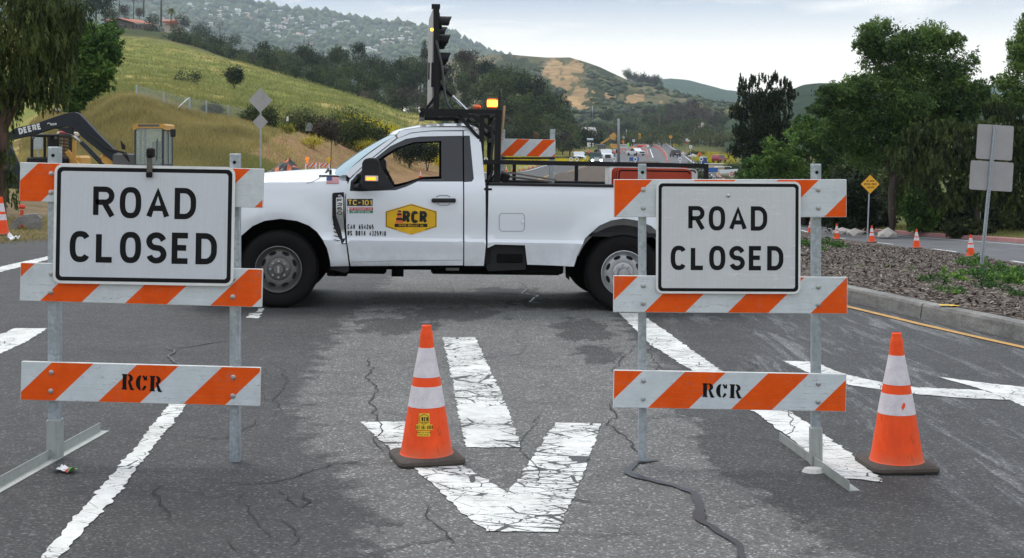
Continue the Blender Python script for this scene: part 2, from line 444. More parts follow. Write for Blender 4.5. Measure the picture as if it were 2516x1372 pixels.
# terrain sheet (polar grid reaching the horizon)
az=np.concatenate([np.linspace(-math.pi,-.62,36)[:-1],np.linspace(-.62,.62,420),np.linspace(.62,math.pi,36)[1:-1]])
ds=np.concatenate([[.0,1.5,3],np.geomspace(4,700,230),np.geomspace(760,4800,10)])
AZ,DS=np.meshgrid(az,ds); X=DS*np.sin(AZ)/np.maximum(np.cos(AZ),.75).clip(.75,1); Y=DS*np.where(np.cos(AZ)>.75,1,np.cos(AZ))
Xm=DS*np.tan(np.clip(AZ,-.7,.7)); inn=np.abs(AZ)<.63
X=np.where(inn,Xm,DS*np.sin(AZ)*1.2);Y=np.where(inn,DS,DS*np.cos(AZ)*1.2)
Z=H(X,Y)
back=(Y<3.5); Z=np.where(back,z0(X),Z)
side=np.clip((np.abs(AZ)-.75)/.5,0,1); Z=Z*(1-side)+np.where(DS>20,0,z0(X))*side
far=np.clip((DS-700)/700,0,1); Z=Z*(1-far)+0*far
inroad=((X>leftx(Y)+.25)&(X<kerbx(Y)+.3)&(Y<270))|((X>rnx(Y)+.2)&(X<rfx(Y)-.2)&(Y<270))|((X>leftx(Y)+.5)&(X<rfx(Y)-.5)&(Y>=268)&(Y<540))|((X>kerbx(Y)-.1)&(X<rnx(Y)+.1)&(Y<262))
Z=Z-np.where(inroad,.07+.0006*np.clip(Y,0,500),0)
PXg=X/np.maximum(Y,.1)*F+CX
# natural ground colours
def sR(r,g,b): return np.array(lin(r,g,b)[:3])
green=sR(134,138,74); dry=sR(180,160,104); dirt=sR(150,118,92); brown=sR(122,104,74); dark=sR(52,62,40); mud=sR(118,104,88); weed=sR(66,92,40)
C=np.tile(green*.9,(X.size,1)).reshape(*X.shape,3)
def blend(C,m,col): return C*(1-m[...,None])+col*m[...,None]
N1=np.array([mnoise.noise((x*.035,y*.02,9)) for x,y in zip(X.ravel(),Y.ravel())]).reshape(X.shape)
N2=np.array([mnoise.noise((x*.16,y*.1,5))+.5*mnoise.noise((x*.5,y*.3,8)) for x,y in zip(X.ravel(),Y.ravel())]).reshape(X.shape)
sm=lambda v,a,b:np.clip((v-a)/(b-a),0,1)**2*(3-2*np.clip((v-a)/(b-a),0,1))
C=blend(C,sm(N1+N2*.5,-.05,.35)*.75,dry)
emb=sm(DS,100,82)*sm(PXg,680,560)*(PXg<720)
C=blend(C,emb*.85,dry*.95); C=blend(C,emb*sm(N2,-.05,.3)*.8,brown*.85)
C=blend(C,emb*sm(-N2,.1,.4)*.6,green*.8)
dc=sm(PXg,540,640)*sm(PXg,1320,1150)*sm(DS,140+ (PXg-1000)*.02,105)*(X<leftx(Y)); Yim=CY-(Z-HC)/np.maximum(Y,.1)*F
dirt_y=lambda px:np.interp(px,[560,600,660,700,760,850,950,1080,1200],[420,385,348,322,333,357,374,392,402])
dc=sm(PXg,575,625)*sm(Yim-dirt_y(PXg)+N2*8,-6,5)*(DS<150)*(X<leftx(Y)); C=blend(C,dc*.95,dirt); C=blend(C,dc*sm(N2,.05,.5)*.45,brown*.8+green*.2)
C=blend(C,sm(X,-13,-10.5)*(X<leftx(Y))*sm(DS,20,22)*sm(DS,62,50),mud)
C=blend(C,sm(PXg,300,150)*sm(DS,44,38)*sm(DS,20,22)*.9,mud)
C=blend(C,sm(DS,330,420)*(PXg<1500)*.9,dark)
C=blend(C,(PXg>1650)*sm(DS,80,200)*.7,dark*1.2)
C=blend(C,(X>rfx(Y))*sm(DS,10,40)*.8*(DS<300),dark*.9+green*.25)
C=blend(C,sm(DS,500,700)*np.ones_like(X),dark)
nr,nc=X.shape; V=np.stack([X,Y,Z],-1).reshape(-1,3)
I=np.arange(nr*nc).reshape(nr,nc)
Fq=np.stack([I[:-1,:-1],I[:-1,1:],I[1:,1:],I[1:,:-1]],-1).reshape(-1,4)
wrap=np.stack([I[:-1,-1],I[:-1,0],I[1:,0],I[1:,-1]],-1).reshape(-1,4); Fq=np.concatenate([Fq,wrap])
def f(n,b):
    c=n.attr('gcol','Color'); p=n.pos()
    s1=n.noise(p,.9,6,.7); s2=n.noise(p,7,4,.7); p3=n.pos(scale=(1,1,3)); s3=n.noise(p3,.18,5,.65)
    k=n.mix(1,c,n.ramp(s1,[(.25,.62),(.5,1.0),(.78,1.35)]),'MULTIPLY'); k=n.mix(1,k,n.ramp(s2,[(.25,.75),(.7,1.2)]),'MULTIPLY')
    k=n.mix(.8,k,n.ramp(s3,[(.3,(.8,.9,.75,1)),(.7,(1.2,1.08,.95,1))]),'MULTIPLY')
    n.link(k,b.inputs['Base Color']); n.bump(n.math('ADD',s1,s2),.6,.25)
M_gr=mat('ground_soil',rough=.95,spec=.1,fn=f)
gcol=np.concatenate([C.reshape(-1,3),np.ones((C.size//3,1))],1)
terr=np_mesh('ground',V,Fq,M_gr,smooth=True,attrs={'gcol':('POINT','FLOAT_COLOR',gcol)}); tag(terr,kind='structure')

# ------------------------------------------------------------------ carriageways
def sheet(name,lf,rf,dl,nx,zoff,m,power=1,attrs=None,kind='structure'):
    dl=np.asarray(dl);u=np.linspace(0,1,nx); L=lf(dl);Rr=rf(dl)
    X=L[:,None]*(1-u)+Rr[:,None]*u; Y=np.repeat(dl[:,None],nx,1); Z=np.where(Y>9,H(X,Y),z0(X))
    Z=Z+(zoff(X,Y,u[None,:]) if callable(zoff) else zoff)
    nr=len(dl);I=np.arange(nr*nx).reshape(nr,nx)
    Fq=np.stack([I[:-1,:-1],I[:-1,1:],I[1:,1:],I[1:,:-1]],-1).reshape(-1,4)
    V=np.stack([X,Y,Z],-1).reshape(-1,3)
    o=np_mesh(name,V,Fq,m,smooth=True,attrs=attrs(V) if attrs else None)
    if kind: tag(o,kind=kind)
    return o
def sdf(P,poly):
    P=P[:,:2]; best=np.full(len(P),1e9); ins=np.zeros(len(P),bool); n=len(poly)
    for i in range(n):
        a=np.array(poly[i][:2]);b=np.array(poly[(i+1)%n][:2]);ab=b-a
        t=np.clip(((P-a)@ab)/(ab@ab),0,1); best=np.minimum(best,np.linalg.norm(P-(a+t[:,None]*ab),axis=1))
        c=((a[1]>P[:,1])!=(b[1]>P[:,1])); 
        with np.errstate(all='ignore'): xx=(b[0]-a[0])*(P[:,1]-a[1])/(b[1]-a[1]+1e-12)+a[0]
        ins^=c&(P[:,0]<xx)
    return np.where(ins,best,-best)
LP=[G(*p) for p in[(870,760),(800,830),(712,950),(700,1000),(738,1080),(795,1130),(815,1180),(880,1250),(900,1372),(880,1700),(2300,1700),(2100,1372),(1960,1235),(1850,1180),(1770,1090),(1690,1000),(1690,925),(1600,860),(1515,765),(1480,700),(1300,640),(1000,640),(930,700)]]
STN=[(1430,810,80,30),(1470,870,60,25),(1780,1095,80,60),(1860,1150,80,40),(1790,1040,45,9),(970,800,110,22),(1100,770,160,20),(1380,745,140,16),(1700,1000,60,30),(1950,1240,60,40),(800,760,80,20),(1240,715,90,10)]
def asph_attr(V):
    s=sdf(V,LP); st=np.zeros(len(V)); kx=V[:,0]; ky=V[:,1]
    for px,py,rx,ry in STN:
        c=G(px,py); a=abs(G(px+rx,py).x-c.x); b=abs(G(px,py-ry).y-c.y); st=np.maximum(st,1-np.sqrt(((kx-c.x)/a)**2+((ky-c.y)/b)**2)*.62)
    return {'stain':('POINT','FLOAT',np.clip(st,0,1)),'lane':('POINT','FLOAT',np.clip(s,-2,2)),'rside':('POINT','FLOAT',np.clip((V[:,0]-(1.9-(V[:,1]-6)*.09))/.5,0,1)*np.clip((30-V[:,1])/8,0,1))}
def f(n,b):
    p=n.pos(); lane=n.attr('lane'); rs=n.attr('rside')
    big=n.noise(p,.8,5,.6); med=n.noise(p,5,5,.65); fine=n.noise(p,150,3,.8); gr=n.vor(p,95,'F1','Color'); 
    st=n.noise(n.pos(rot=(0,0,R(-19)),scale=(3.2,.33,1)),1.5,7,.78,.6)
    edge=n.math('ADD',lane,n.math('MULTIPLY',n.math('SUBTRACT',med,.5),.75))
    lk=n.ramp(edge,[(.0,0),(.13,1)])
    cd=n.ramp(med,[(.3,(.060,.059,.060,1)),(.7,(.084,.082,.082,1))]); cl_=n.ramp(med,[(.3,(.142,.140,.137,1)),(.7,(.188,.184,.179,1))])
    sta=n.attr('stain'); stk=n.ramp(n.math('ADD',sta,n.math('MULTIPLY',n.math('SUBTRACT',n.noise(n.pos(rot=(0,0,R(-6)),scale=(1.6,.8,1)),3.2,6,.7),.5),1.7)),[(.40,0),(.52,.9)])
    blot=n.ramp(n.noise(n.pos(rot=(0,0,R(-8)),scale=(1.8,.7,1)),1.3,6,.68),[(.55,0),(.61,.75)])
    col=n.mix(n.math('MULTIPLY',lk,n.math('SUBTRACT',1.0,n.math('MAXIMUM',stk,n.math('MULTIPLY',blot,n.math('ADD',rs,.12),clamp=True)))),cd,cl_)
    sk=n.math('MULTIPLY',n.ramp(st,[(.53,0),(.57,.5),(.66,.95)]),rs)
    col=n.mix(sk,col,(.19,.19,.19,1))
    col=n.mix(.6,col,n.ramp(big,[(.3,(.8,.8,.8,1)),(.7,(1.18,1.18,1.16,1))]),'MULTIPLY')
    g2=n.node('ShaderNodeSeparateColor'); n.link(gr,g2.inputs[0])
    col=n.mix(1,col,n.ramp(g2.outputs[0],[(.0,.62),(.5,.92),(.88,1.1),(.93,1.8),(1,2.4)]),'MULTIPLY')
    col=n.mix(.8,col,n.ramp(fine,[(.35,.55),(.65,1.45)]),'MULTIPLY')
    n.link(col,b.inputs['Base Color']); n.bump(n.math('ADD',fine,n.math('MULTIPLY',g2.outputs[0],.6)),.7,.006)
    n.link(n.ramp(lk,[(0,.62),(1,.8)]),b.inputs['Roughness'])
M_as=mat('asphalt',rough=.8,spec=.2,fn=f)
def f(n,b):
    p=n.pos(); m=n.noise(p,.5,5,.65); s=n.noise(n.pos(scale=(1,.15,1)),1.6,4,.6)
    c=n.ramp(m,[(.3,(.10,.10,.106,1)),(.7,(.15,.15,.155,1))]); c=n.mix(.7,c,n.ramp(s,[(.3,.8),(.7,1.2)]),'MULTIPLY'); n.link(c,b.inputs['Base Color'])
M_as2=mat('asphalt_worn',rough=.85,spec=.3,fn=f)
sheet('road',leftx,kerbx,np.concatenate([np.arange(2.5,20,.11),np.arange(20.2,30,.3)]),170,lambda X,Y,u:.0*X,M_as,attrs=asph_attr)
sheet('road',leftx,kerbx,np.concatenate([np.linspace(29.9,100,80),np.linspace(102,271,80)]),14,lambda X,Y,u:.002+.0001*Y,M_as,attrs=asph_attr)
sheet('road',lambda d:leftx(d),lambda d:rfx(d),np.linspace(270.5,545,70),12,lambda X,Y,u:.05+0*X,M_as2)
sheet('road',rnx,rfx,np.concatenate([np.linspace(6,100,120),np.linspace(102,272,50)]),8,lambda X,Y,u:.005+.0003*Y,M_as2)
# median bed with bark mulch
med_z=lambda X,Y,u: .15*np.clip((1-u)*2.5,0,1)+.02+.035*np.sin(X*3.1+Y*1.7)*np.sin(Y*2.3)*(u>.02)*(u<.98)
def f(n,b):
    p=n.pos(); v=n.vor(n.pos(scale=(1,.75,1)),34,'F1','Color'); s=n.node('ShaderNodeSeparateColor'); n.link(v,s.inputs[0])
    d=n.vor(n.pos(scale=(1,.75,1)),34,'F1','Distance'); m=n.noise(p,.7,5,.7)
    c=n.ramp(s.outputs[0],[(.0,(.03,.023,.02,1)),(.3,(.085,.068,.058,1)),(.6,(.155,.13,.115,1)),(.85,(.25,.22,.2,1)),(1,(.40,.37,.33,1))])
    c=n.mix(.85,c,n.ramp(m,[(.3,(.7,.62,.62,1)),(.7,(1.3,1.25,1.15,1))]),'MULTIPLY')
    n.link(c,b.inputs['Base Color']); n.bump(n.math('SUBTRACT',s.outputs[1],d),1,.03)
M_mul=mat('bark_mulch',rough=.95,spec=.1,fn=f)
sheet('median_bed',lambda d:kerbx(d)+.16,lambda d:rnx(d)+.05,np.concatenate([np.arange(5,30,.15),np.geomspace(30,270,90)]),60,med_z,M_mul)
# kerb along the median
def f(n,b):
    p=n.pos(); a=n.noise(p,2.2,6,.7); c=n.noise(p,40,3,.7); z=n.noise(n.pos(scale=(1,1,6)),3,5,.7)
    col=n.ramp(a,[(.3,(.17,.165,.155,1)),(.7,(.31,.30,.28,1))]); col=n.mix(.9,col,n.ramp(c,[(.3,.72),(.7,1.2)]),'MULTIPLY'); col=n.mix(.7,col,n.ramp(z,[(.35,.6),(.65,1.15)]),'MULTIPLY')
    n.link(col,b.inputs['Base Color']); n.bump(c,.4,.01)
M_con=mat('kerb_concrete',rough=.85,spec=.3,fn=f)
def profile_sweep(name,path,prof,m,kind='structure'):
    """path [(x,y,z)], prof [(offset to the right, height)]"""
    mb=MB(); P=[Vector(p) for p in path]; k=len(prof); vs=[]
    for i,p in enumerate(P):
        t=(P[min(i+1,len(P)-1)]-P[max(i-1,0)]); t.z=0;t.normalize(); r=Vector((t.y,-t.x,0))
        vs+= [p+r*a+Vector((0,0,h)) for a,h in prof]
    mb.add(vs,[(i*k+j+1,i*k+j,(i+1)*k+j,(i+1)*k+j+1) for i in range(len(P)-1) for j in range(k-1)])
    o=mb.build(name,m); 
    if kind: tag(o,kind=kind)
    return o
def road_path(fx,dl,off=0): return [Vector((float(fx(d))+off,d,Hs(float(fx(d))+off,d) if d>9 else float(z0(float(fx(d))+off)))) for d in dl]
kd=[x for a in np.arange(2.6,60,2.4) for x in (a,a+1.2)]
i=0
for a in np.arange(3,66,2.6):
    dl=np.linspace(a+.006,a+2.6-.006,6)
    profile_sweep('kerb',road_path(kerbx,dl),[(0,-.05),(0.005,.02),(.02,.13),(.035,.155),(.17,.165),(.175,.02)],M_con)
profile_sweep('kerb',road_path(kerbx,np.geomspace(68.7,268,50)),[(0,-.05),(.02,.14),(.2,.16),(.2,0)],M_con)
def f(n,b):
    p=n.pos(); a=n.noise(p,1.5,6,.7)
    n.link(n.ramp(a,[(.3,(.34,.13,.125,1)),(.52,(.40,.19,.18,1)),(.75,(.36,.29,.27,1))]),b.inputs['Base Color'])
M_red=mat('faded_red_kerb',rough=.85,fn=f)
profile_sweep('red_kerb',road_path(rfx,np.geomspace(16,210,110),-.02),[(0,-.05),(.03,.17),(.3,.19),(.32,-.1)],M_red)
# ------------------------------------------------------------------ painted markings
def paintfn(dens):
    def f(n,b):
        p=n.pos(); v=n.vor(n.pos(scale=(1.0,2.1,1)),4.2,'DISTANCE_TO_EDGE'); w=n.vor(n.pos(scale=(1.0,2.6,1)),13,'DISTANCE_TO_EDGE'); m=n.noise(p,2.4,4,.6)
        d=n.noise(p,25,4,.7)
        wv=n.math('ADD',n.math('MULTIPLY',n.math('SUBTRACT',d,.5),.03),v)
        k1=n.math('LESS_THAN',wv,n.math('MULTIPLY',n.ramp(m,[(.38,0),(.62,1)]),.05*dens))
        k2=n.math('LESS_THAN',w,n.math('MULTIPLY',n.ramp(m,[(.42,0),(.68,1)]),.075*dens))
        k3=n.math('GREATER_THAN',n.noise(p,60,4,.75),.69)
        k=n.math('MAXIMUM',n.math('MAXIMUM',k1,k2),k3)
        pc=n.ramp(n.noise(p,5,6,.7),[(.3,(.56,.55,.52,1)),(.6,(.76,.76,.73,1))]); pc=n.mix(.6,pc,n.ramp(d,[(.3,.86),(.6,1.05)]),'MULTIPLY')
        pc=n.mix(.55,pc,n.ramp(n.noise(p,1.1,4,.6),[(.35,.78),(.6,1.05)]),'MULTIPLY'); n.link(n.mix(k,pc,(.06,.06,.062,1)),b.inputs['Base Color']); n.bump(n.math('SUBTRACT',1.0,k),.4,.003)
    return f
M_wp=mat('road_paint_white',rough=.7,fn=paintfn(1.1))
M_wp2=mat('road_paint_white_clean',rough=.7,fn=paintfn(.45))
def f(n,b):
    p=n.pos(); d=n.noise(p,18,5,.75); k=n.ramp(d,[(.55,0),(.62,1)])
    n.link(n.mix(k,(.52,.29,.08,1),(.2,.16,.12,1)),b.inputs['Base Color'])
M_yp=mat('road_paint_yellow',rough=.75,fn=f)
M_fw=mat('road_paint_far',(.72,.72,.7),.7)
def dens_poly(P,step,jit):
    out=[];n=len(P)
    for i in range(n):
        a=Vector(P[i]);b=Vector(P[(i+1)%n]);L=(b-a).length;k=max(1,int(L/step))
        for j in range(k):
            p=a.lerp(b,j/k); q=(b-a).normalized(); nn=Vector((-q.y,q.x))
            out.append(p+nn*(rnd.gauss(0,jit)+jit*1.2*mnoise.noise((p.x*6,p.y*6,1))) if j else p+nn*rnd.gauss(0,jit*.5))
    return out
def painted(name,px,m,jit=.0055,lift=.0045,step=.035):
    P=[G(*p).xy for p in px]; P=dens_poly(P,step,jit)
    out=delaunay_2d_cdt(P,[(i,(i+1)%len(P)) for i in range(len(P))],[],2,1e-6)
    mb=MB(); mb.add([(v.x,v.y,float(z0(v.x) if v.y<9 else Hs(v.x,v.y))+lift) for v in out[0]],[tuple(f) if True else f for f in out[2]])
    o=mb.build(name,m); tag(o,kind='structure')
    me=o.data
    if me.polygons and me.polygons[0].normal.z<0: me.flip_normals()
    return o
painted('arrow_marking',[(1087,830),(1168,830),(1195,890),(1232,970),(1258,1035),(1281,1101),(1146,1101),(1128,1030),(1116,960),(1104,900)],M_wp)
painted('arrow_marking',[(886,1038),(994,1038),(1060,1098),(1150,1153),(1246,1214),(1300,1140),(1365,1040),(1476,1043),(1452,1120),(1400,1240),(1370,1310),(1195,1308),(1130,1258),(1050,1180),(960,1110)],M_wp)
painted('lane_line',[(416,992),(463,992),(388,1084),(330,1160),(276,1233),(145,1372),(70,1460),(20,1460),(99,1372),(220,1233),(285,1155),(347,1084)],M_wp2,.007)
painted('lane_line',[(1520,770),(1600,850),(1700,912),(1845,1008),(1950,1085),(2062,1174),(2172,1187),(2085,1112),(1995,1048),(1925,1004),(1765,908),(1665,836),(1572,770)],M_wp2,.007)
painted('arrow_marking',[(1923,888),(1987,890),(2015,897),(2057,914),(2080,922),(2176,943),(2250,953),(2421,961),(2480,984),(2361,979),(2250,970),(2176,960),(2084,947),(1987,917)],M_wp2)
painted('arrow_marking',[(2303,927),(2439,945),(2560,957),(2640,1060),(2482,985),(2421,961)],M_wp2)
painted('lane_marking',[(-30,835),(38,808),(117,808),(62,842),(-30,885)],M_wp2)
painted('lane_line',[(-200,708),(0,657),(50,645),(118,631),(200,612),(200,619),(118,639),(50,657),(0,670),(-200,724)],M_wp2,.01)
painted('paint_scrap',[(606,782),(612,771),(642,770),(634,784)],M_wp,.01)
painted('paint_scrap',[(628,768),(634,760),(650,758),(646,767)],M_wp,.01)
M_cr=worn('crack_dark',(.018,.018,.02,1),.8)
M_seal=worn('crack_sealer',(.022,.023,.026,1),.35,scale=12)
def crack(px,w,m=M_cr,name='road_crack',wig=.02,lift=.0065):
    P=[G(*p) for p in px]; pts=[]
    for a,b in zip(P,P[1:]):
        k=max(2,int((b-a).length/.05))
        for j in range(k):
            q=a.lerp(b,j/k); pts.append(q+Vector((mnoise.noise((q.x*7,q.y*7,2))*wig*2+rnd.gauss(0,wig*.35),mnoise.noise((q.x*7,q.y*7,7))*wig*2,0)))
    mb=MB(); vs=[]
    for i,p in enumerate(pts):
        t=(pts[min(i+1,len(pts)-1)]-pts[max(i-1,0)]);t.z=0;t.normalize();r=Vector((t.y,-t.x,0)); ww=w*.8*(.45+.9*abs(mnoise.noise((p.x*9,p.y*9,4)))+rnd.random()*.35)*min(1,.25+i/4,.25+(len(pts)-1-i)/4)
        z=float(z0(p.x))+lift
        vs+=[(p.x-r.x*ww/2,p.y-r.y*ww/2,z),(p.x+r.x*ww/2,p.y+r.y*ww/2,z)]
    mb.add(vs,[(2*i,2*i+1,2*i+3,2*i+2) for i in range(len(pts)-1)])
    return tag(mb.build(name,m),kind='structure')
for c,w in[([(905,880),(915,905),(900,930),(925,960),(905,990),(930,1020),(935,1060),(920,1095),(945,1120)],.012),([(1000,893),(1160,897),(1300,905),(1400,900),(1505,906)],.009),
    ([(700,965),(760,972),(830,968),(890,972),(960,975),(1110,978)],.007),([(1222,983),(1300,990),(1400,991),(1490,990)],.007),([(500,1187),(600,1190),(680,1187),(760,1160),(830,1140),(900,1132),(945,1125)],.014),
    ([(775,1205),(750,1220),(770,1232),(748,1250),(700,1230),(682,1195)],.012),([(640,1275),(700,1285),(742,1305),(720,1345),(735,1372)],.010),([(690,900),(705,940),(672,985),(690,1010),(650,1040)],.008),
    ([(1490,985),(1512,1020),(1492,1045),(1540,1070),(1552,1100),(1572,1128)],.013),([(900,1366),(980,1342),(1050,1335),(1110,1325),(1195,1311)],.012),([(1372,1310),(1450,1318),(1560,1312),(1640,1330)],.009),
    ([(252,1072),(330,1066),(440,1070),(540,1082),(600,1060),(640,1020)],.008),([(1250,1065),(1340,1060)],.006),([(1480,1160),(1545,1163)],.006),([(870,700),(880,740),(860,770),(875,800)],.008),([(0,1362),(60,1372),(90,1360)],.014),
    ([(1285,800),(1260,830),(1290,850),(1275,880)],.006),([(560,990),(480,1003),(400,995),(330,1010)],.007),([(1100,690),(1120,730),(1180,745),(1240,735)],.007)]: crack(c,w)
rc=random.Random(17)
for _ in range(24):
    px,py=rc.uniform(120,1900),rc.uniform(790,1350); L=[(px,py)]; hz_=rc.random()<.5; 
    for k in range(rc.randint(3,7)):
        px+= rc.uniform(20,60)*(1 if hz_ else rc.choice((-.5,.5))); py+= rc.uniform(-8,8) if hz_ else rc.uniform(14,36); L.append((px,min(py,1400)))
    crack(L,rc.uniform(.005,.010))
crack([(1622,1131),(1600,1134),(1560,1141),(1542,1152),(1545,1166),(1600,1183),(1660,1196),(1705,1213),(1722,1245),(1715,1278),(1760,1305),(1800,1330),(1830,1372),(1850,1420)],.06,M_seal,'crack_sealer',.012,.008)
crack([(1278,693),(1300,708),(1282,722),(1322,728),(1300,744),(1350,748)],.03,M_seal,'crack_sealer',.012,.008)
crack([(400,855),(430,862),(415,880),(440,900)],.03,M_seal,'crack_sealer',.012,.008)
crack([(560,838),(480,850),(420,858)],.03,M_seal,'crack_sealer',.012,.008)
def stripe(name,fx,dl,w,m,lift=.012,off=0):
    P=road_path(fx,dl,off); mb=MB(); vs=[]
    for i,p in enumerate(P):
        t=(P[min(i+1,len(P)-1)]-P[max(i-1,0)]);t.z=0;t.normalize();r=Vector((t.y,-t.x,0)); l=lift+.0004*p.y
        vs+=[p-r*w/2+Vector((0,0,l)),p+r*w/2+Vector((0,0,l))]
    mb.add(vs,[(2*i,2*i+1,2*i+3,2*i+2) for i in range(len(P)-1)])
    return tag(mb.build(name,m),kind='structure')
stripe('edge_line',kerbx,np.arange(3,29,.2),.085,M_yp,.003,-.28)
stripe('edge_line',kerbx,np.geomspace(30,262,90),.16,M_yp,.02,-.4)
stripe('edge_line',leftx,np.geomspace(33,262,90),.2,M_fw,.02,1.0)
stripe('edge_line',rfx,np.geomspace(20,262,110),.13,M_fw,.015,-.85)
for a in np.arange(30,150,7.3): stripe('lane_line',rnx,np.linspace(a,a+2.4,5),.13,M_fw,.015,.35)
stripe('edge_line',rfx,np.linspace(272,540,60),.2,M_fw,.06,-1.2)
stripe('lane_line',rfx,np.linspace(300,420,30),.25,M_fw,.06,-9.5)
# ------------------------------------------------------------------ foreground materials
def f(n,b):
    uv=n.node('ShaderNodeUVMap'); s=n.node('ShaderNodeSeparateXYZ'); n.link(uv.outputs[0],s.inputs[0])
    fr=n.math('FRACT',s.outputs[0]); k=n.math('LESS_THAN',fr,.49)
    c=n.coord('Object'); g=n.noise(n.coord('Object',scale=(2,1,30)),3,5,.7); m=n.noise(c,9,5,.7); sp=n.noise(c,55,4,.8)
    wh=n.ramp(m,[(.3,(.58,.62,.64,1)),(.7,(.70,.74,.76,1))]); orr=n.ramp(m,[(.3,(.80,.085,.004,1)),(.7,(.92,.115,.006,1))])
    col=n.mix(k,wh,orr); edge=n.math('LESS_THAN',n.math('ABSOLUTE',n.math('SUBTRACT',n.math('FRACT',n.math('ADD',fr,.0)),.495)),.006)
    col=n.mix(n.math('MULTIPLY',edge,.7),col,(.7,.55,.5,1))
    ch=n.math('GREATER_THAN',n.math('ADD',sp,n.math('MULTIPLY',m,.25)),.88); col=n.mix(ch,col,(.45,.42,.38,1))
    col=n.mix(.25,col,n.ramp(g,[(.3,.7),(.7,1.15)]),'MULTIPLY')
    dt=n.ramp(n.noise(n.coord('Object',scale=(1.5,1,.8)),5,6,.8),[(.54,0),(.76,.32)]); col=n.mix(dt,col,(.30,.27,.24,1)); sc=n.math('MULTIPLY',n.math('COMPARE',n.noise(n.coord('Object',scale=(.5,1,7),rot=(0,R(30),0)),7,3,.6),.6,.006),n.math('GREATER_THAN',m,.5)); col=n.mix(n.math('MULTIPLY',sc,.6),col,(.2,.18,.17,1))
    n.link(col,b.inputs['Base Color']); n.bump(g,.25,.004)
M_board=mat('reflective_stripes',rough=.5,spec=.2,fn=f)
M_bedge=worn('board_edge_white',(.66,.66,.63,1),.7,scale=15,dirt=(.3,.24,.18,1))
def f(n,b):
    c=n.coord('Object'); v=n.vor(c,60,'F1','Color'); s=n.node('ShaderNodeSeparateColor'); n.link(v,s.inputs[0]); m=n.noise(n.coord('Object',scale=(1,1,.25)),20,4,.7)
    k=n.math('ADD',n.math('MULTIPLY',s.outputs[0],.35),n.math('MULTIPLY',m,.6))
    n.link(n.ramp(k,[(.2,(.30,.34,.37,1)),(.75,(.52,.56,.59,1))]),b.inputs['Base Color']); n.link(n.ramp(m,[(.3,.35),(.7,.6)]),b.inputs['Roughness'])
M_galv=mat('galvanised_steel',rough=.5,metal=.55,fn=f)
M_galvdirt=worn('galvanised_muddy',(.42,.44,.42,1),.6,.4,scale=9,dirt=(.2,.15,.09,1))
def signface(base,scr):
    def f(n,b):
        c=n.coord('Object'); m=n.noise(c,4,5,.7); h=n.noise(n.coord('Object',scale=(55,1,1.5)),3,2,.5); fine=n.noise(c,160,2,.7)
        col=n.ramp(m,[(.3,tuple(x*.93 for x in base)+(1,)),(.7,base+(1,))])
        col=n.mix(.25,col,n.ramp(h,[(.3,.85),(.7,1.1)]),'MULTIPLY'); col=n.mix(.4,col,n.ramp(fine,[(.3,.9),(.7,1.08)]),'MULTIPLY')
        if scr:
            for a,sc in((35,5),(-50,7),(12,4)):
                s=n.noise(n.coord('Object',scale=(.35,1,9),rot=(0,R(a),0)),sc,3,.55); q=n.noise(n.coord('Object',rot=(0,R(a*2),0)),3.2,2,.5)
                k=n.math('MULTIPLY',n.math('COMPARE',s,.62,.0055),n.math('GREATER_THAN',q,.54)); col=n.mix(n.math('MULTIPLY',k,.75),col,(.85,.85,.85,1))
            dk=n.math('GREATER_THAN',n.noise(c,38,3,.8),.775); col=n.mix(dk,col,(.08,.08,.09,1))
        n.link(col,b.inputs['Base Color'])
    return f
M_sign1=mat('sign_face_new',rough=.35,fn=signface((.66,.68,.73),0)); M_sign2=mat('sign_face_scratched',rough=.4,fn=signface((.66,.665,.68),1))
M_signrim=worn('sign_rim_white',(.80,.80,.80,1),.4)
M_blk=worn('lettering_black',(.010,.010,.012,1),.5,scale=8,spec=.15)
M_stencil=worn('stencil_black',(.012,.010,.010,1),.7,scale=20,spec=.15)
M_steel=worn('bolt_steel',(.55,.56,.57,1),.3,.85,scale=30)
M_rub=worn('black_rubber',(.018,.017,.016,1),.75,scale=12,spec=.15)

def stencil(mb,fn,x0,zc,Hh,wid):
    """serif stencil letters R C R made of separate shapes"""
    def poly(pts,k): mb.add([fn(x0+p[0]*Hh*wid,zc+(p[1]-.5)*Hh,k*.0001) for p in pts],[tuple(range(len(pts)))])
    def ring(cx,cy,rx,ry,tx,ty,a0,a1,k,n=10,ox=0):
        o=[];i_=[]
        for j in range(n+1):
            a=R(a0+(a1-a0)*j/n); o.append((cx+rx*math.cos(a),cy+ry*math.sin(a))); i_.append((cx+ox+(rx-tx)*math.cos(a),cy+(ry-ty)*math.sin(a)))
        vs=[fn(x0+p[0]*Hh*wid,zc+(p[1]-.5)*Hh,k*.0001) for p in o+i_]
        mb.add(vs,[(j,j+1,n+2+j,n+1+j) for j in range(n)])
    def Rl(x):
        poly([(x,0),(x+.37,0),(x+.37,.09),(x+.32,.09),(x+.32,.91),(x+.37,.91),(x+.37,1),(x,1),(x,.91),(x+.05,.91),(x+.05,.09),(x,.09)],0)
        ring(x+.42,.74,.34,.27,.24,.10,88,-88,1)
        poly([(x+.42,.50),(x+.60,.50),(x+.80,.06),(x+.86,.10),(x+.86,.02),(x+.78,-.02),(x+.58,0)],2)
    Rl(0)
    ring(1.34,.5,.38,.5,.29,.10,98,262,1); ring(1.40,.5,.33,.5,.20,.12,84,24,2,6); ring(1.40,.5,.33,.5,.20,.12,-84,-24,3,6)
    poly([(1.66,.98),(1.73,.98),(1.73,.66),(1.68,.66),(1.60,.82)],4)
    Rl(1.92)

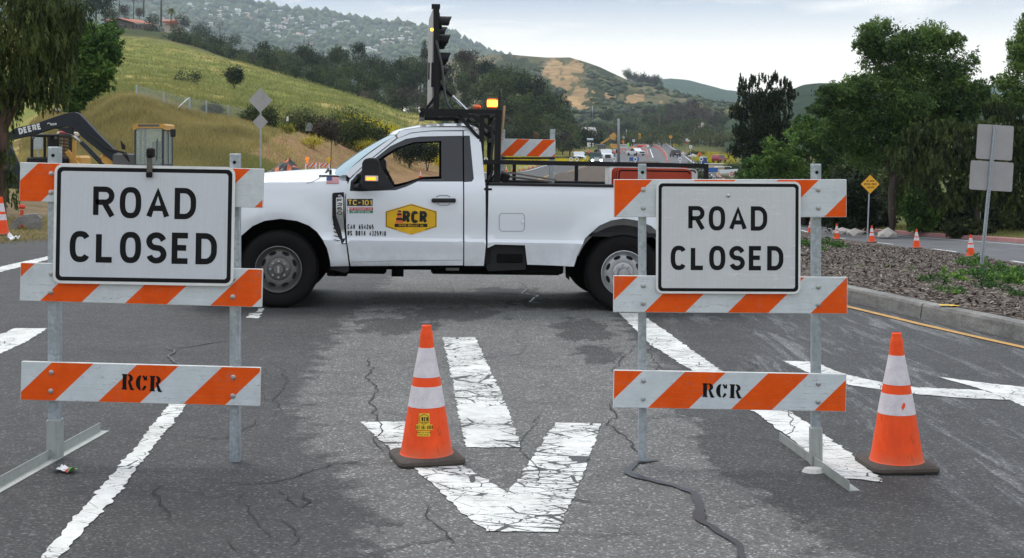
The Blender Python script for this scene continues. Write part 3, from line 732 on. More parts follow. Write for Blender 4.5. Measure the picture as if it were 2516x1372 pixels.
def fplane(d,slope=0.0,yaw=0.0,px0=0,py0=0):
    """barricade frame helper: converts photo px (on the barricade's front plane) to local coords relative to origin point"""
    O=W(px0,py0,d)
    M=Matrix.Translation(O)@Matrix.Rotation(yaw,4,'Z')@Matrix.Rotation(slope,4,'Y'); Mi=M.inverted()
    cam0=Mi@Vector((0,0,HC))
    def q(px,py,y=0):
        r=(Mi.to_3x3()@Vector(((px-CX)/F,1,-(py-CY)/F))); t=(y-cam0.y)/r.y; return cam0+r*t
    return M,q
def barricade(name,label,d,origin,roll,posts,boards,sign,ftxt,rcr,foot):
    M,q=fplane(d,roll,0,*origin)
    root=thing(name,label,'barricade'); root.matrix_world=M
    ztop=[];
    for k,(pa,pb,ptop,pbot) in enumerate(posts):
        a=q(pa,ptop,.03);b=q(pb,ptop,.03); xc=(a.x+b.x)/2; w=b.x-a.x
        zt=a.z; zb=q(pa,pbot,.045).z
        mb=MB(); mb.box((xc,.045,(zt+zb)/2),(w,w,zt-zb),bev=.003)
        mb.box((xc+w*.36,.045-w/2-.001,(zt+zb)/2),(.003,.003,(zt-zb)*.985))
        p=mb.build('post',M_galv,root)
        h=MB(); h.cyl((xc,.045-w/2-.002,zt-.045),(xc,.045-w/2+.01,zt-.045),.009,n=14); h.build('bolt_hole',M_blk,p)
        h=MB(); 
        ztop.append((xc,w,zt,zb))
    th=.022; bl=[]
    for (L,T,Rr,B,s0,P,slope) in boards:
        a=q(L,T);b=q(Rr,B); x0,x1,zt,zb=a.x,b.x,a.z,b.z; hgt=zt-zb; per=q(L+P,T).x-x0; ph=(q(s0,T).x-x0)
        mb=MB(); n=20
        bm=MB(); bm.box(((x0+x1)/2,0,(zt+zb)/2),(x1-x0,th,hgt),bev=.0025)
        o=bm.build('rail_board',[M_bedge,M_board],root); me=o.data
        if slope: 
            o.rotation_euler=(0,slope,0); c=Vector(((x0+x1)/2,0,(zt+zb)/2)); Rm=Matrix.Rotation(slope,3,'Y'); o.location=c-Rm@c
        uvl=me.uv_layers.new(name='UVMap')
        for pl in me.polygons:
            if pl.normal.y<-.9: pl.material_index=1
            for li in pl.loop_indices:
                v=me.vertices[me.loops[li].vertex_index].co; uvl.data[li].uv=(((v.x-x0)+(zt-v.z)-ph)/per,(v.z-zb))
        for (xc,w,_,_) in ztop:
            for fz in(.27,.75):
                bb=MB(); z=zt-hgt*fz; bb.lathe([(0,-.012),(.006,-.0115),(.0085,-.008),(.009,-.004),(.013,-.003),(.0135,0)],14,(xc,-th/2-.0005,z),axis='y'); x=bb.build('bolt',M_steel,o,smooth=True,sharp=40)
        bl.append((o,x0,x1,zt,zb,th))
    # RCR stencil
    (x0,zc,hh)=(q(rcr[0],rcr[1]).x,q(rcr[0],rcr[1]).z,q(0,rcr[1]-rcr[2]/2).z-q(0,rcr[1]+rcr[2]/2).z)
    mb=MB(); wd=(q(rcr[3],rcr[1]).x-x0)/(2.78*hh); sl=rcr[4]
    stencil(mb,lambda x,z,l:(x,-th/2-.0015-l,z-(x-x0)*sl),x0,zc,hh,wd); mb.build('stencilled_lettering',M_stencil,bl[2][0])
    # sign panel
    L,T,Rr,B,mf,s=sign
    a=q(L,T,-.03);b=q(Rr,B,-.03); x0,x1,zt,zb=a.x,b.x,a.z,b.z; rad=(x1-x0)*.045
    def rr(i,r,n=6):
        o=[]
        for cx,cz_,a0 in((x1-i-r,zt-i-r,90),(x0+i+r,zt-i-r,180),(x0+i+r,zb+i+r,270),(x1-i-r,zb+i+r,360)):
            o+= [(cx+r*math.cos(R(a0-90+90*k/n)),cz_+r*math.sin(R(a0-90+90*k/n))) for k in range(n+1)]
        return o
    mb=MB(); mb.prism(rr(0,rad)[::-1],lambda p,k:(p[0],-.032 if k==0 else -.0295,p[1]))
    Rm=Matrix.Rotation(s,3,'Y'); c=Vector(((x0+x1)/2,0,(zt+zb)/2))
    sg=mb.build('sign_panel',M_signrim,root); sg.rotation_euler=(0,s,0); sg.location=c-Rm@c
    e=(x1-x0)*.0155; bw=(x1-x0)*.022
    def flat(name,outer,inner,y,m):
        mb=MB(); n=len(outer)
        if inner: mb.add([(p[0],y,p[1]) for p in outer]+[(p[0],y,p[1]) for p in inner],[(i,(i+1)%n,n+(i+1)%n,n+i) for i in range(n)][:])
        else: mb.add([(p[0],y,p[1]) for p in outer],[tuple(range(n))])
        o=mb.build(name,m,sg); 
        return o
    flat('face_sheet',rr(e+bw,rad-e-bw*.6),None,-.0328,mf); flat('border',rr(e,rad-e),rr(e+bw,rad-e-bw*.6),-.0331,M_blk)
    tb=MB()
    for txt,pc,zl,H_,wl,t in ftxt:
        P1=q(pc-wl/2,zl,-.033);P2=q(pc+wl/2,zl,-.033); hh=q(0,zl-H_/2,-.033).z-q(0,zl+H_/2,-.033).z
        lettering(tb,txt,lambda x,z,l:(x,-.0334-l,z),(P1.x+P2.x)/2,P1.z,hh,hh*t,width=P2.x-P1.x)
    tb.build('lettering',M_blk,sg)
    # sleeve and foot
    k=foot['post']; xc,w,zt,zb=ztop[k]
    mb=MB(); zs=q(0,foot['sleeve_top'],.045).z; g=q(0,foot['ground'],.045).z
    mb.box((xc,.045,(zs+g)/2),(w+.012,w+.012,zs-g),bev=.002); mb.box((xc+.3*w,.045-w/2-.0075,(zs+g)/2),(.002,.002,(zs-g)*.98)); slv=mb.build('sleeve',M_galvdirt,root)
    return root,M,q,ztop,sg
def angle_foot(root,M,p0,p1,side,m=M_galvdirt,h=.05,w=.055):
    """L-profile foot between two ground points"""
    Mi=M.inverted(); a=Mi@p0; b=Mi@p1; t=(b-a).normalized(); up=(Mi.to_3x3()@Vector((0,0,1))).normalized(); sd=t.cross(up).normalized()*side
    prof=[(0,0),(w,0),(w,.004),(.004,.004),(.004,h),(0,h)]; mb=MB(); vs=[]
    for P in(a,b): vs+=[P+sd*x+up*z for x,z in prof]
    k=6; mb.add(vs,[(i,(i+1)%k,k+(i+1)%k,k+i) for i in range(k)]+[(5,4,3,0),(3,2,1,0),(k,k+3,k+4,k+5),(k,k+1,k+2,k+3)])
    return mb.build('foot',m,root)

for args,ft in (((6.7,(350,1130),0,
   [(119,146,361,1128),(565,589,378,1138)],
   [(50,407,648,503,96,209,R(1.56)),(51,653,645,747,-15,209,R(1.56)),(53,895,640,990,129,209,R(1.5))],
   (132,407,576,700,M_sign1,R(1.0)),
   [('ROAD',354.5,499,77,253,.175),('CLOSED',353,609,77,362,.185)],(301,938,38,400,.04),dict(post=0,sleeve_top=1030,ground=1130)),
   ((-70,1235),(245,1060),1)),
   ((6.85,(1793,1140),0,
   [(1569,1588,403,1140),(1995,2017,403,1152)],
   [(1508,441,2079,534,1504,204,0),(1507,679,2081,769,1468,204,R(.4)),(1507,914,2078,1006,1479,204,R(1.0))],
   (1612,446,1967,722,M_sign2,R(.25)),
   [('ROAD',1788,537,60,194,.175),('CLOSED',1786.5,634.5,60,277,.185)],(1725,959,34,1822,.02),dict(post=1,sleeve_top=1050,ground=1152)),
   ((1915,1084),(2086,1208),-1))):
    lab=('striped barricade carrying the wider, cleaner ROAD CLOSED sign with a clip on top' if ft[2]==1 else 'orange and white striped barricade whose narrower ROAD CLOSED sign is scratched and greyer')
    root,M,q,zt,sg=barricade('road_barricade',lab,*args)
    angle_foot(root,M,G(*ft[0]),G(*ft[1]),ft[2])
    sg.name='sign_panel'
    if ft[2]==1:   # clip lamp bracket on the sign's top edge
        a=q(367,435,-.045); mb=MB(); zt_=q(367,405,-.04).z
        mb.box((a.x,-.042,(q(0,432,-.04).z+zt_)/2+.02),(.028,.008,.10),bev=.002); mb.box((a.x+.004,-.01,zt_+.045),(.03,.05,.01),bev=.002)
        cl=mb.build('clip_bracket',worn('grimy_grey_metal',(.13,.12,.11,1),.5,.4),root)
        mb=MB(); mb.box((a.x+.004,-.035,zt_+.06),(.036,.05,.05),bev=.008); mb.cyl((a.x+.004,-.062,zt_+.06),(a.x+.004,-.068,zt_+.06),.014,n=14); mb.build('clip_head',M_rub,cl)
        mb=MB(); mb.box((a.x,-.048,q(0,430,-.04).z),(.032,.012,.028),bev=.004); mb.build('clip_pad',M_rub,cl)
    else:
        for px,py in((1789,481),):
            b=q(px,py,-.035); mb=MB(); mb.lathe([(0,-.008),(.008,-.006),(.011,0)],14,(b.x,-.034,b.z),axis='y'); mb.build('bolt',M_steel,sg,smooth=True)
# ------------------------------------------------------------------ cones
def f(n,b):
    c=n.coord('Object'); m=n.noise(c,7,5,.7); s=n.noise(n.coord('Object',scale=(1,1,.3)),30,3,.7)
    col=n.ramp(m,[(.3,(.88,.075,.012,1)),(.7,(.98,.105,.018,1))]); col=n.mix(.35,col,n.ramp(s,[(.3,.75),(.6,1.05)]),'MULTIPLY')
    z=n.node('ShaderNodeSeparateXYZ'); n.link(c,z.inputs[0]); k=n.math('MULTIPLY',n.ramp(z.outputs['Z'],[(.03,.75),(.1,0)]),n.ramp(m,[(.4,.3),(.7,1)]))
    scf=n.ramp(n.noise(n.coord('Object',scale=(1,1,.5)),11,6,.85),[(.60,0),(.66,.7)]); col=n.mix(scf,col,(.22,.06,.03,1)); n.link(n.mix(k,col,(.40,.15,.09,1)),b.inputs['Base Color']); n.link(n.ramp(s,[(.3,.35),(.7,.55)]),b.inputs['Roughness'])
M_cone=mat('cone_orange',rough=.45,spec=.25,fn=f)
def f(n,b):
    c=n.coord('Object'); m=n.noise(c,14,6,.75); g=n.noise(c,120,2,.6); st=n.noise(n.coord('Object',scale=(1,1,.4)),16,6,.8)
    col=n.ramp(m,[(.3,(.60,.53,.56,1)),(.65,(.76,.70,.73,1))]); col=n.mix(.4,col,n.ramp(g,[(.3,.85),(.7,1.1)]),'MULTIPLY')
    col=n.mix(n.ramp(st,[(.66,0),(.70,.75)]),col,(.30,.22,.2,1)); n.link(col,b.inputs['Base Color'])
M_collar=mat('reflective_collar',rough=.4,fn=f)
M_cbase=worn('rubber_base_dusty',(.068,.053,.043,1),.8,scale=8,bump=.5,dirt=(.15,.12,.095,1))
def make_cone(n=40,simple=False):
    root=thing('traffic_cone','','traffic cone')
    if simple:n=12
    mb=MB(); prof=[(.150,.033),(.142,.036),(.137,.046),(.129,.085),(.097,.285),(.0695,.438),(.040,.590),(.033,.655),(.0325,.672),(.026,.684),(.026,.703),(.021,.706),(.019,.700),(.019,.6)]
    if simple: prof=[prof[i] for i in(0,2,3,4,5,6,9,10)]+[(0,.703)]
    mb.lathe(prof,n); mb.build('cone_body',M_cone,root,smooth=True,sharp=50)
    for z0_,z1 in((.285,.392),(.438,.590)):
        r=lambda z:np.interp(z,[.285,.438,.590],[.097,.0695,.040])+.0012
        mb=MB(); mb.lathe([(r(z0_)-.002,z0_),(r(z0_),z0_+.001),(r(z1),z1-.001),(r(z1)-.002,z1)],n); mb.build('reflective_collar',M_collar,root,smooth=True,sharp=50)
    mb=MB(); vs=[];k=1 if simple else 5; rings=[(0,.172,.03),(.012,.178,.03),(.026,.174,.03),(.036,.160,.03),(.038,.0,.0)]
    for z,h,_ in rings:
        for (cx,cy,a0) in((1,1,0),(-1,1,90),(-1,-1,180),(1,-1,270)):
            for j in range(k+1):
                a=R(a0+90*j/k) if k>1 else R(a0+90*j); rr_=.045 if h>0 else 0; hh=max(h-rr_,0)
                vs.append((cx*hh+rr_*math.cos(a),cy*hh+rr_*math.sin(a),z))
    m=4*(k+1); fs=[(i*m+j,i*m+(j+1)%m,(i+1)*m+(j+1)%m,(i+1)*m+j) for i in range(len(rings)-1) for j in range(m)]
    mb.add(vs,fs); mb.build('base',M_cbase,root,smooth=True,sharp=35)
    return root
c1=make_cone(); c2=dup(c1); p=(1048-CX)*6.84/F
c1.location=(p,6.84,float(z0(p))+.003); c1.rotation_euler=(0,0,R(16)); c1['label']='orange cone with a yellow sticker standing on the painted arrow'
p=(2203-CX)*6.87/F; c2.location=(p,6.87,float(z0(p))+.003); c2.rotation_euler=(0,0,R(5)); c2['label']='orange cone with a torn lower collar beside the scratched sign barricade'
c1['group']=c2['group']='large cones in front of the barricades'
p=GD(3,23.6); c3=dup(c1,p+Vector((0,0,.005)),R(30),'orange cone cut by the left edge in front of the drooping tree'); del c3['group']
# torn patch on second cone, sticker on first
def conept(ang,z,l=.002):
    r=float(np.interp(z,[.046,.085,.285,.438,.59],[.137,.129,.097,.0695,.040]))+l; return (r*math.sin(ang),-r*math.cos(ang),z)
def conepatch(name,m,a0,a1,z0_,z1,par,l=.0022,nn=6):
    mb=MB(); vs=[conept(a0+(a1-a0)*i/nn,z,l) for z in(z0_,z1) for i in range(nn+1)]
    mb.add(vs,[(i,i+1,nn+2+i,nn+1+i) for i in range(nn)]); return mb.build(name,m,par)
M_yel=worn('sticker_yellow',(.80,.50,.02,1),.4,scale=30)
a0=R(-3); A=lambda x:a0+x*9.0-R(16)
st=conepatch('sticker',M_yel,A(-.029),A(.030),.186,.262,c1)
conepatch('phone_strip',M_yel,A(-.042),A(.044),.178,.206,st,.003); conepatch('warning_strip',M_yel,A(-.031),A(.03),.147,.174,st,.003)
mb=MB(); fc=lambda x,z,l:conept(A(x),z,.0038+l)
lettering(mb,'657-304-0008',fc,.001,.192,.019,.0028,width=.076)
lettering(mb,'RCR',fc,.004,.233,.022,.005,width=.034)
lettering(mb,'EQUIPMENT SALES AND RENTALS',fc,0,.166,.006,.001,width=.056); lettering(mb,'TRAFFIC CONTROL',fc,0,.155,.005,.001,width=.05)
hexp=[(0,.026),(.024,.014),(.024,-.014),(0,-.026),(-.024,-.014),(-.024,.014)]
L,Q=ribbon(hexp,.0022,True); mb.add([conept(A(p.x),.233+p.y,.0036) for p in L]+[conept(A(p.x),.233+p.y,.0036) for p in Q],[(i,6+i,6+(i+1)%6,(i+1)%6) for i in range(6)])
lettering(mb,'TRAFFIC',fc,.003,.216,.006,.0012,width=.032)
mb.build('sticker_lettering',M_blk,st)
mb=MB(); zc=.335
pts=[(-.014,-.006),(-.004,.012),(.006,.020),(.014,.010),(.010,-.004),(.002,-.010),(-.006,-.022),(-.010,-.012)]
mb.add([conept(R(6)-R(5)+p[0]*9,zc+p[1],.0028) for p in pts],[tuple(range(len(pts)))]); mb.build('torn_patch',M_cone,c2)
# small litter and road marker
def crumple(name,label,cat,P,size,m,seed,flat=.4,mats=None):
    r=random.Random(seed); mb=MB(); n=7; vs=[]
    for i in range(n):
        for j in range(5): vs.append(((i/(n-1)-.5)*size+r.gauss(0,size*.03),(j/4-.5)*size*.5+r.gauss(0,size*.03),.004+abs(r.gauss(0,size*flat*.35))))
    b=mb.add(vs,[(i*5+j,i*5+j+1,(i+1)*5+j+1,(i+1)*5+j) for i in range(n-1) for j in range(4)])
    for k in range(len(mb.m)): mb.m[k]=0 if not mats else (0 if k<16 else (1 if k<20 else 2))
    o=mb.build(name,[m]+(mats or [])); o.location=P; o.rotation_euler=(0,0,r.random()*6)
    return tag(o,label,cat)
M_pl=worn('crumpled_white',(.72,.72,.72,1),.35,scale=20)
w=crumple('plastic_wrapper','small crumpled plastic wrapper with red and green print on the asphalt','litter',G(160,1160),.12,M_pl,3,.3,[mat('wrapper_red',(.6,.06,.05),.4),mat('wrapper_green',(.15,.4,.12),.4)]); w.rotation_euler=(0,0,R(-20))
crumple('paper_scrap','crumpled white paper lying in the gutter against the kerb','litter',G(2462,818),.16,M_pl,5,.6)
crumple('plastic_bag','dirty white bag on the ground beside the cone at the left edge','litter',GD(30,22.6),.32,M_pl,6,.4)
o=crumple('yellow_scrap','flat yellow scrap lying on top of the kerb','litter',Vector((float(kerbx(13.1))+.12,13.1,Hs(4.3,13.1)+.17)),.2,M_yel,8,.05)
mb=MB(); P=G(1998,1160); mb.prism([(.06*math.cos(a)*1,.045*math.sin(a)) for a in np.linspace(0,6.28,14)[:-1]],lambda p,k:(p[0]*(1.0 if k else .75),p[1]*(1.0 if k else .75),.02 if k==0 else 0)); o=mb.build('pavement_marker',worn('chipped_ceramic',(.62,.60,.56,1),.4,dirt=(.1,.05,.04,1)),smooth=False); o.location=P; tag(o,'dirty white domed pavement marker under the foot of the right barricade','road marker')
# ------------------------------------------------------------------ pickup truck
TM,T0=fplane(13.5,math.atan(SL),R(4),1109,763)
truck=thing('pickup_truck','white single cab work pickup parked across the road with black rack and arrow board','pickup truck'); truck.matrix_world=TM
def T(px,py,y=0): return T0(px,py,y)
def TP(l): return [(lambda v:(v.x,v.z))(T(*p)) for p in l]
WF=T(683,668);WR=T(1534,675); WID=2.03
wf=(WF.x,.40);wr=(WR.x,.40); RT=.40
hh_=[0,.40,.47,.53,.60,.66,.712,.742,.80,1.0,1.20,1.30,1.36,1.9]
yy_=[.09,.07,.022,.020,.014,.0,-.006,.034,.036,.018,.026,.055,.085,.235]
def yb(s,h):
    y=float(np.interp(h,hh_,yy_))
    for c in(wf,wr):
        r=math.hypot(s-c[0],h-c[1]); 
        if h<1.2: y-=.042*math.exp(-((r-.58)/.085)**2)*(1 if h>.35 else 0)
    if s<WF.x-.55: y+= ((WF.x-.55-s)**2)*.55
    return y
def f(n,b):
    p=n.coord('Object'); m=n.noise(p,1.2,4,.6); z=n.node('ShaderNodeSeparateXYZ'); n.link(p,z.inputs[0])
    d=n.math('MULTIPLY',n.ramp(z.outputs['Z'],[(.42,1),(.75,0)]),n.ramp(n.noise(p,5,6,.75),[(.4,.1),(.75,.75)]))
    n.link(n.mix(d,n.ramp(m,[(.3,(.77,.79,.83,1)),(.7,(.80,.82,.85,1))]),(.42,.40,.38,1)),b.inputs['Base Color'])
M_tw=mat('truck_white_paint',(.80,.82,.85),.28,spec=.5,coat=.6,fn=f)
M_td=worn('truck_black_plastic',(.02,.02,.022,1),.55,scale=5,spec=.25); M_tdk=worn('underbody_black',(.008,.008,.008,1),.9,scale=5,spec=.1)
M_gap=mat('panel_gap',(.006,.006,.007),.9)
M_trim=worn('charcoal_pillar_film',(.035,.034,.040,1),.38,scale=4)
def f(n,b):
    b.inputs['Alpha'].default_value=.38
M_glass=mat('truck_glass',(.30,.44,.50),.04,spec=.9,fn=f)
def f(n,b): b.inputs['Alpha'].default_value=.93
M_wsh=mat('windscreen_glass',(.26,.42,.48),.12,spec=.9,coat=.4,fn=f)
M_chr=mat('chrome_trim',(.62,.63,.65),.22,.9)
M_rackb=worn('rack_black_paint',(.010,.010,.012,1),.5,scale=6,spec=.25)
def panel(name,px,m=M_tw,step=.055,off=0,side=0,par=None,thick=.02,pts=None,yf=None,sm=True):
    P=pts or TP(px); Q=[]
    for i in range(len(P)):
        a=Vector(P[i]);b=Vector(P[(i+1)%len(P)]);k=max(1,int((b-a).length/.05))
        Q+= [a.lerp(b,j/k) for j in range(k)]
    nb=len(Q); xs=[p.x for p in Q];zs=[p.y for p in Q]
    extra=[]
    hl=[h for h in hh_+[.56,.9,1.1,1.25,1.33,1.5,1.65,1.8] if min(zs)<h<max(zs)]
    for h in hl:
        x=min(xs)
        while x<max(xs):
            p=Vector((x,h+.0003*math.sin(x*99)))
            if inside(p,Q) and min((p-q_).length for q_ in Q)>.02: extra.append(p)
            x+=step
    V2=Q+extra; out=delaunay_2d_cdt(V2,[(i,(i+1)%nb) for i in range(nb)],[],1,1e-6)
    v2,f2=out[0],[f for f in out[2] if inside(sum((out[0][i] for i in f),Vector((0,0)))/len(f),Q)]
    F_=yf or yb
    fy=(lambda s,h,o:F_(s,h)+off+o) if side==0 else (lambda s,h,o:WID-F_(s,h)-off-o)
    n=len(v2); vs=[(p.x,fy(p.x,p.y,0),p.y) for p in v2]+[(p.x,fy(p.x,p.y,thick),p.y) for p in v2]
    mb=MB(); fs=[]; cnt={}
    for f in f2:
        g=tuple(f)
        a=v2[g[1]]-v2[g[0]];b=v2[g[2]]-v2[g[0]]; ccw=a.x*b.y-a.y*b.x>0
        if not ccw: g=g[::-1]
        # ccw in (x,z) seen from -y: front normal toward -y
        fs.append(g if side==0 else g[::-1]); fs.append(tuple(n+i for i in (g[::-1] if side==0 else g)))
        for i in range(len(g)): cnt[(g[i],g[(i+1)%len(g)])]=1
    for (a,b) in cnt:
        if (b,a) not in cnt: fs.append((b,a,a+n,b+n) if side==0 else (a,b,b+n,a+n))
    mb.add(vs,fs); o=mb.build(name,m,par or truck,smooth=sm,sharp=38)
    return o
fender=[(466,478),(520,462),(560,455),(660,448),(752,448),(800,446),(852,446),(856,462),(848,480),(847,560),(850,597),(857,655),(812,655),(811,640),(804,610),(792,587),(779,570),(760,555),(730,543),(689,538),(650,543),(620,556),(592,580),(574,608),(562,650),(475,650),(466,600)]
door=[(850,482),(851,464),(858,442),(905,397),(975,341),(1010,327),(1060,322),(1138,322),(1138,333),(1034,335),(997,341),(957,360),(905,402),(861,446),(859,470),(888,471),(972,468),(997,460),(1026,447),(1138,447),(1138,653),(861,655),(853,597),(850,560)]
dtrim=[(859,470),(861,446),(905,402),(957,360),(997,341),(1034,335),(1138,333),(1138,447),(1026,447),(997,460),(972,468),(888,471)]
dopen=[(912,405),(940,384),(972,364),(1016,349),(1085,346),(1085,440),(1037,442),(997,455),(968,462),(935,464)]
corner=[(1141,321),(1162,318),(1176,322),(1184,353),(1193,455),(1194,600),(1189,654),(1141,654),(1141,448),(1160,447),(1165,440),(1156,333),(1141,333)]
quarter=[(1141.5,334),(1155.5,334),(1164.5,440),(1159.5,446),(1141.5,446)]
bed=[(1201,457),(1822,457),(1827,480),(1827,600),(1822,652),(1656,652),(1650,620),(1632,585),(1600,556),(1570,543),(1532,537),(1500,542),(1471,555),(1437,586),(1418,628),(1410,655),(1296,651),(1290,603),(1217,601),(1198,610)]
roofside=[(977,339),(974,331),(984,320),(1034,312),(1143,312),(1165,315),(1172,319),(1141,319),(1060,320),(1010,325)]
pillar=[(838,431),(850,431),(858,438),(905,394),(974,338),(968,333),(905,378)]
for sd in(0,1):
    panel('front_fender',fender,side=sd); D=panel('door',door,side=sd); 
    panel('cab_corner',corner,side=sd); panel('bed_side',bed,side=sd); panel('roof_rail',roofside,side=sd,off=.012); panel('windscreen_pillar',pillar,side=sd,off=.01)
    panel('quarter_trim',quarter,M_trim,side=sd,off=-.001)
    if sd==0: door_near=D
    # charcoal frame around the window (ring)
    o=TP(dtrim);i_=TP(dopen); 
    mb=MB(); fy=lambda p,k:(p[0],(yb(*p)+.004+(.05 if k else 0)) if sd==0 else WID-(yb(*p)+.004+(.05 if k else 0)),p[1])
    def dens(P,s=.06):
        out=[]
        for a,b in zip(P,P[1:]+P[:1]):
            a=Vector(a);b=Vector(b);k=max(1,int((b-a).length/s)); out+=[tuple(a.lerp(b,j/k)) for j in range(k)]
        return out
    mb.prism(dens(o),fy,holes=[dens(i_)]); fr=mb.build('window_frame',M_trim,D)
# panel gaps backing, cab inner structure
mb=MB(); bx=lambda p0,p1,y0,y1,m=mb,mi=0:(lambda a,b:m.box(((a.x+b.x)/2,(y0+y1)/2,(a.z+b.z)/2),(abs(b.x-a.x),y1-y0,abs(a.z-b.z)),mi=mi))(T(*p0),T(*p1))
bx((815,470),(1192,650),.11,WID-.11); bx((480,470),(815,535),.11,WID-.11); bx((480,535),(560,640),.16,WID-.16)
bx((1141,330),(1182,470),.25,.29); bx((1141,330),(1182,470),WID-.29,WID-.25)
bx((1203,560),(1405,640),.09,WID-.09); bx((1660,560),(1815,640),.09,WID-.09)
mb.build('inner_body',M_gap,truck)
mb=MB(); a=T(1190,600);
bx((1190,463),(1206,650),.04,.2,mb)
mb.build('cab_gap',M_gap,truck)
# roof skin
top=[(972,330),(980,322),(992,317.5),(1034,311),(1090,308.5),(1143,308.5),(1165,313),(1176,321),(1182,345)]; TPp=TP(top)
mb=MB(); vs=[];nx=len(TPp);ny=13
for (s,h) in TPp:
    y0=yb(s,h)+.012
    for j in range(ny):
        t=j/(ny-1); e=(4*t*(1-t)); vs.append((s-.10*e**.55*max(0,1-(s-TPp[0][0])/.4)+(.03*e if s>TPp[6][0] else 0),y0+(WID-2*y0)*t,h+.045*e**.6*min(1,max(0,(s-TPp[0][0])/.35))))
mb.add(vs,[(i*ny+j,(i+1)*ny+j,(i+1)*ny+j+1,i*ny+j+1) for i in range(nx-1) for j in range(ny-1)]); mb.build('roof',M_tw,truck,smooth=True,sharp=50)
# windscreen
bl=T(838,433);tl=T(972,331); mb=MB(); vs=[];nu=8;nv=15
for i in range(nu+1):
    u=i/nu; s=bl.x+(tl.x-bl.x)*u; h=bl.z+(tl.z-bl.z)*u+.03*math.sin(u*math.pi)
    y0=yb(s,h)+.02
    for j in range(nv):
        t=j/(nv-1); e=1-(2*t-1)**2; vs.append((s-(.20-.10*u)*e**.55,y0+(WID-2*y0)*t,h))
mb.add(vs,[(i*nv+j,i*nv+j+1,(i+1)*nv+j+1,(i+1)*nv+j) for i in range(nu) for j in range(nv-1)]); mb.build('windscreen',M_wsh,truck,smooth=True)
# rear cab wall with window, floor & dash
mb=MB(); mb2=MB()
a=T(1184,450); b=T(1181,345); mb.box((a.x,WID/2,(.6+a.z)/2),(.03,WID-.2,a.z-.6)); 
for y0,y1 in((.24,.5),(WID-.5,WID-.24)): mb.box(((a.x+b.x)/2,(y0+y1)/2,(a.z+b.z)/2+.01),(.03,y1-y0,b.z-a.z))
mb.box((b.x,WID/2,b.z),(.03,WID-.5,.09)); mb.build('cab_back',M_tw,truck)
mb2.box(((a.x+b.x)/2,WID/2,(a.z+b.z)/2),(.008,WID-1.0,b.z-a.z-.06)); mb2.build('rear_window',M_glass,truck)
mb=MB(); s0=T(1060,440).x; mb.box((s0+.28,WID/2,1.02),(.16,WID-.35,.55),rot=(0,R(12),0),bev=.05); mb.box((s0,WID/2,.82),(.55,WID-.35,.16),bev=.05)
for y in(.5,1.53): mb.box((s0+.33,y,1.33),(.09,.26,.09),bev=.03)
mb.build('seat',M_td,truck)
mb=MB(); d0=T(872,470).x; mb.box((d0,WID/2,1.19),(.42,WID-.3,.22),bev=.06); mb.build('dashboard',M_td,truck)
mb=MB(); c=Vector((T(962,420).x,.55,1.29)); ax=Vector((.9,0,.45)).normalized(); u=Vector((0,1,0)); v=ax.cross(u)
mb.tube([c+(u*math.cos(k*math.pi/12)+v*math.sin(k*math.pi/12))*.185 for k in range(25)],.014,8,cap=False); mb.cyl(c,c-ax*.3,.03,n=10); mb.bar(c-u*.17,c+u*.17,.03,.05); mb.build('steering_wheel',M_td,truck)
# hood
mb=MB(); hp=TP([(462,500),(464,478),(472,464),(500,455),(560,446),(650,436),(730,430),(800,427),(850,430)]); vs=[];ny=15
for (s,h) in hp:
    y0=yb(s,min(h,1.3))+.012
    for j in range(ny):
        t=j/(ny-1); e=1-(2*t-1)**4; pw=.035*(math.exp(-((t-.22)/.06)**2)+math.exp(-((t-.78)/.06)**2)); vs.append((s-.02*e,y0+(WID-2*y0)*t,h-.045+.05*e+.04*(1-(2*t-1)**2)+pw*.5-(.09 if j in(0,ny-1) else 0)))
mb.add(vs,[(i*ny+j,(i+1)*ny+j,(i+1)*ny+j+1,i*ny+j+1) for i in range(len(hp)-1) for j in range(ny-1)]); mb.build('hood',M_tw,truck,smooth=True,sharp=50)
mb=MB(); a=T(800,430);
mb.box((a.x+.02,WID/2,a.z-.03),(.22,WID-.35,.05),bev=.015); cw=mb.build('cowl',M_td,truck)
for y0,y1 in((.35,.95),(1.0,1.6)):
    mb=MB(); mb.bar((a.x-.06,y0,a.z+.012),(a.x+.05,y1,a.z+.05),.02,.02); mb.bar((a.x-.02,y0-.08,a.z+.0),(a.x+.0,y0+.06,a.z+.05),.02,.03); mb.build('wiper',M_td,cw)
# front end
fx=T(466,560).x
mb=MB(); mb.box((fx+.02,WID/2,1.02),(.10,1.25,.46),bev=.03); g=mb.build('grille',M_td,truck)
mb=MB()
for z in(.88,.97,1.06,1.15): mb.box((fx-.035,WID/2,z),(.02,1.2,.045),bev=.006)
mb.build('grille_bar',M_chr,g)
for y in(.24,WID-.24):
    mb=MB(); mb.box((fx+.05,y,1.02),(.12,.30,.40),bev=.04); hl=mb.build('headlight',mat('headlamp_lens',(.6,.62,.65),.1,coat=.6),truck)
    mb=MB(); mb.box((fx-.012,y,1.02),(.02,.2,.28),bev=.01); mb.build('lamp_reflector',M_chr,hl)
mb=MB(); mb.box((fx-.10,WID/2,.66),(.20,WID-.02,.22),bev=.06); mb.box((fx-.02,WID/2,.47),(.14,WID-.3,.14),bev=.04); mb.build('front_bumper',M_chr,truck)
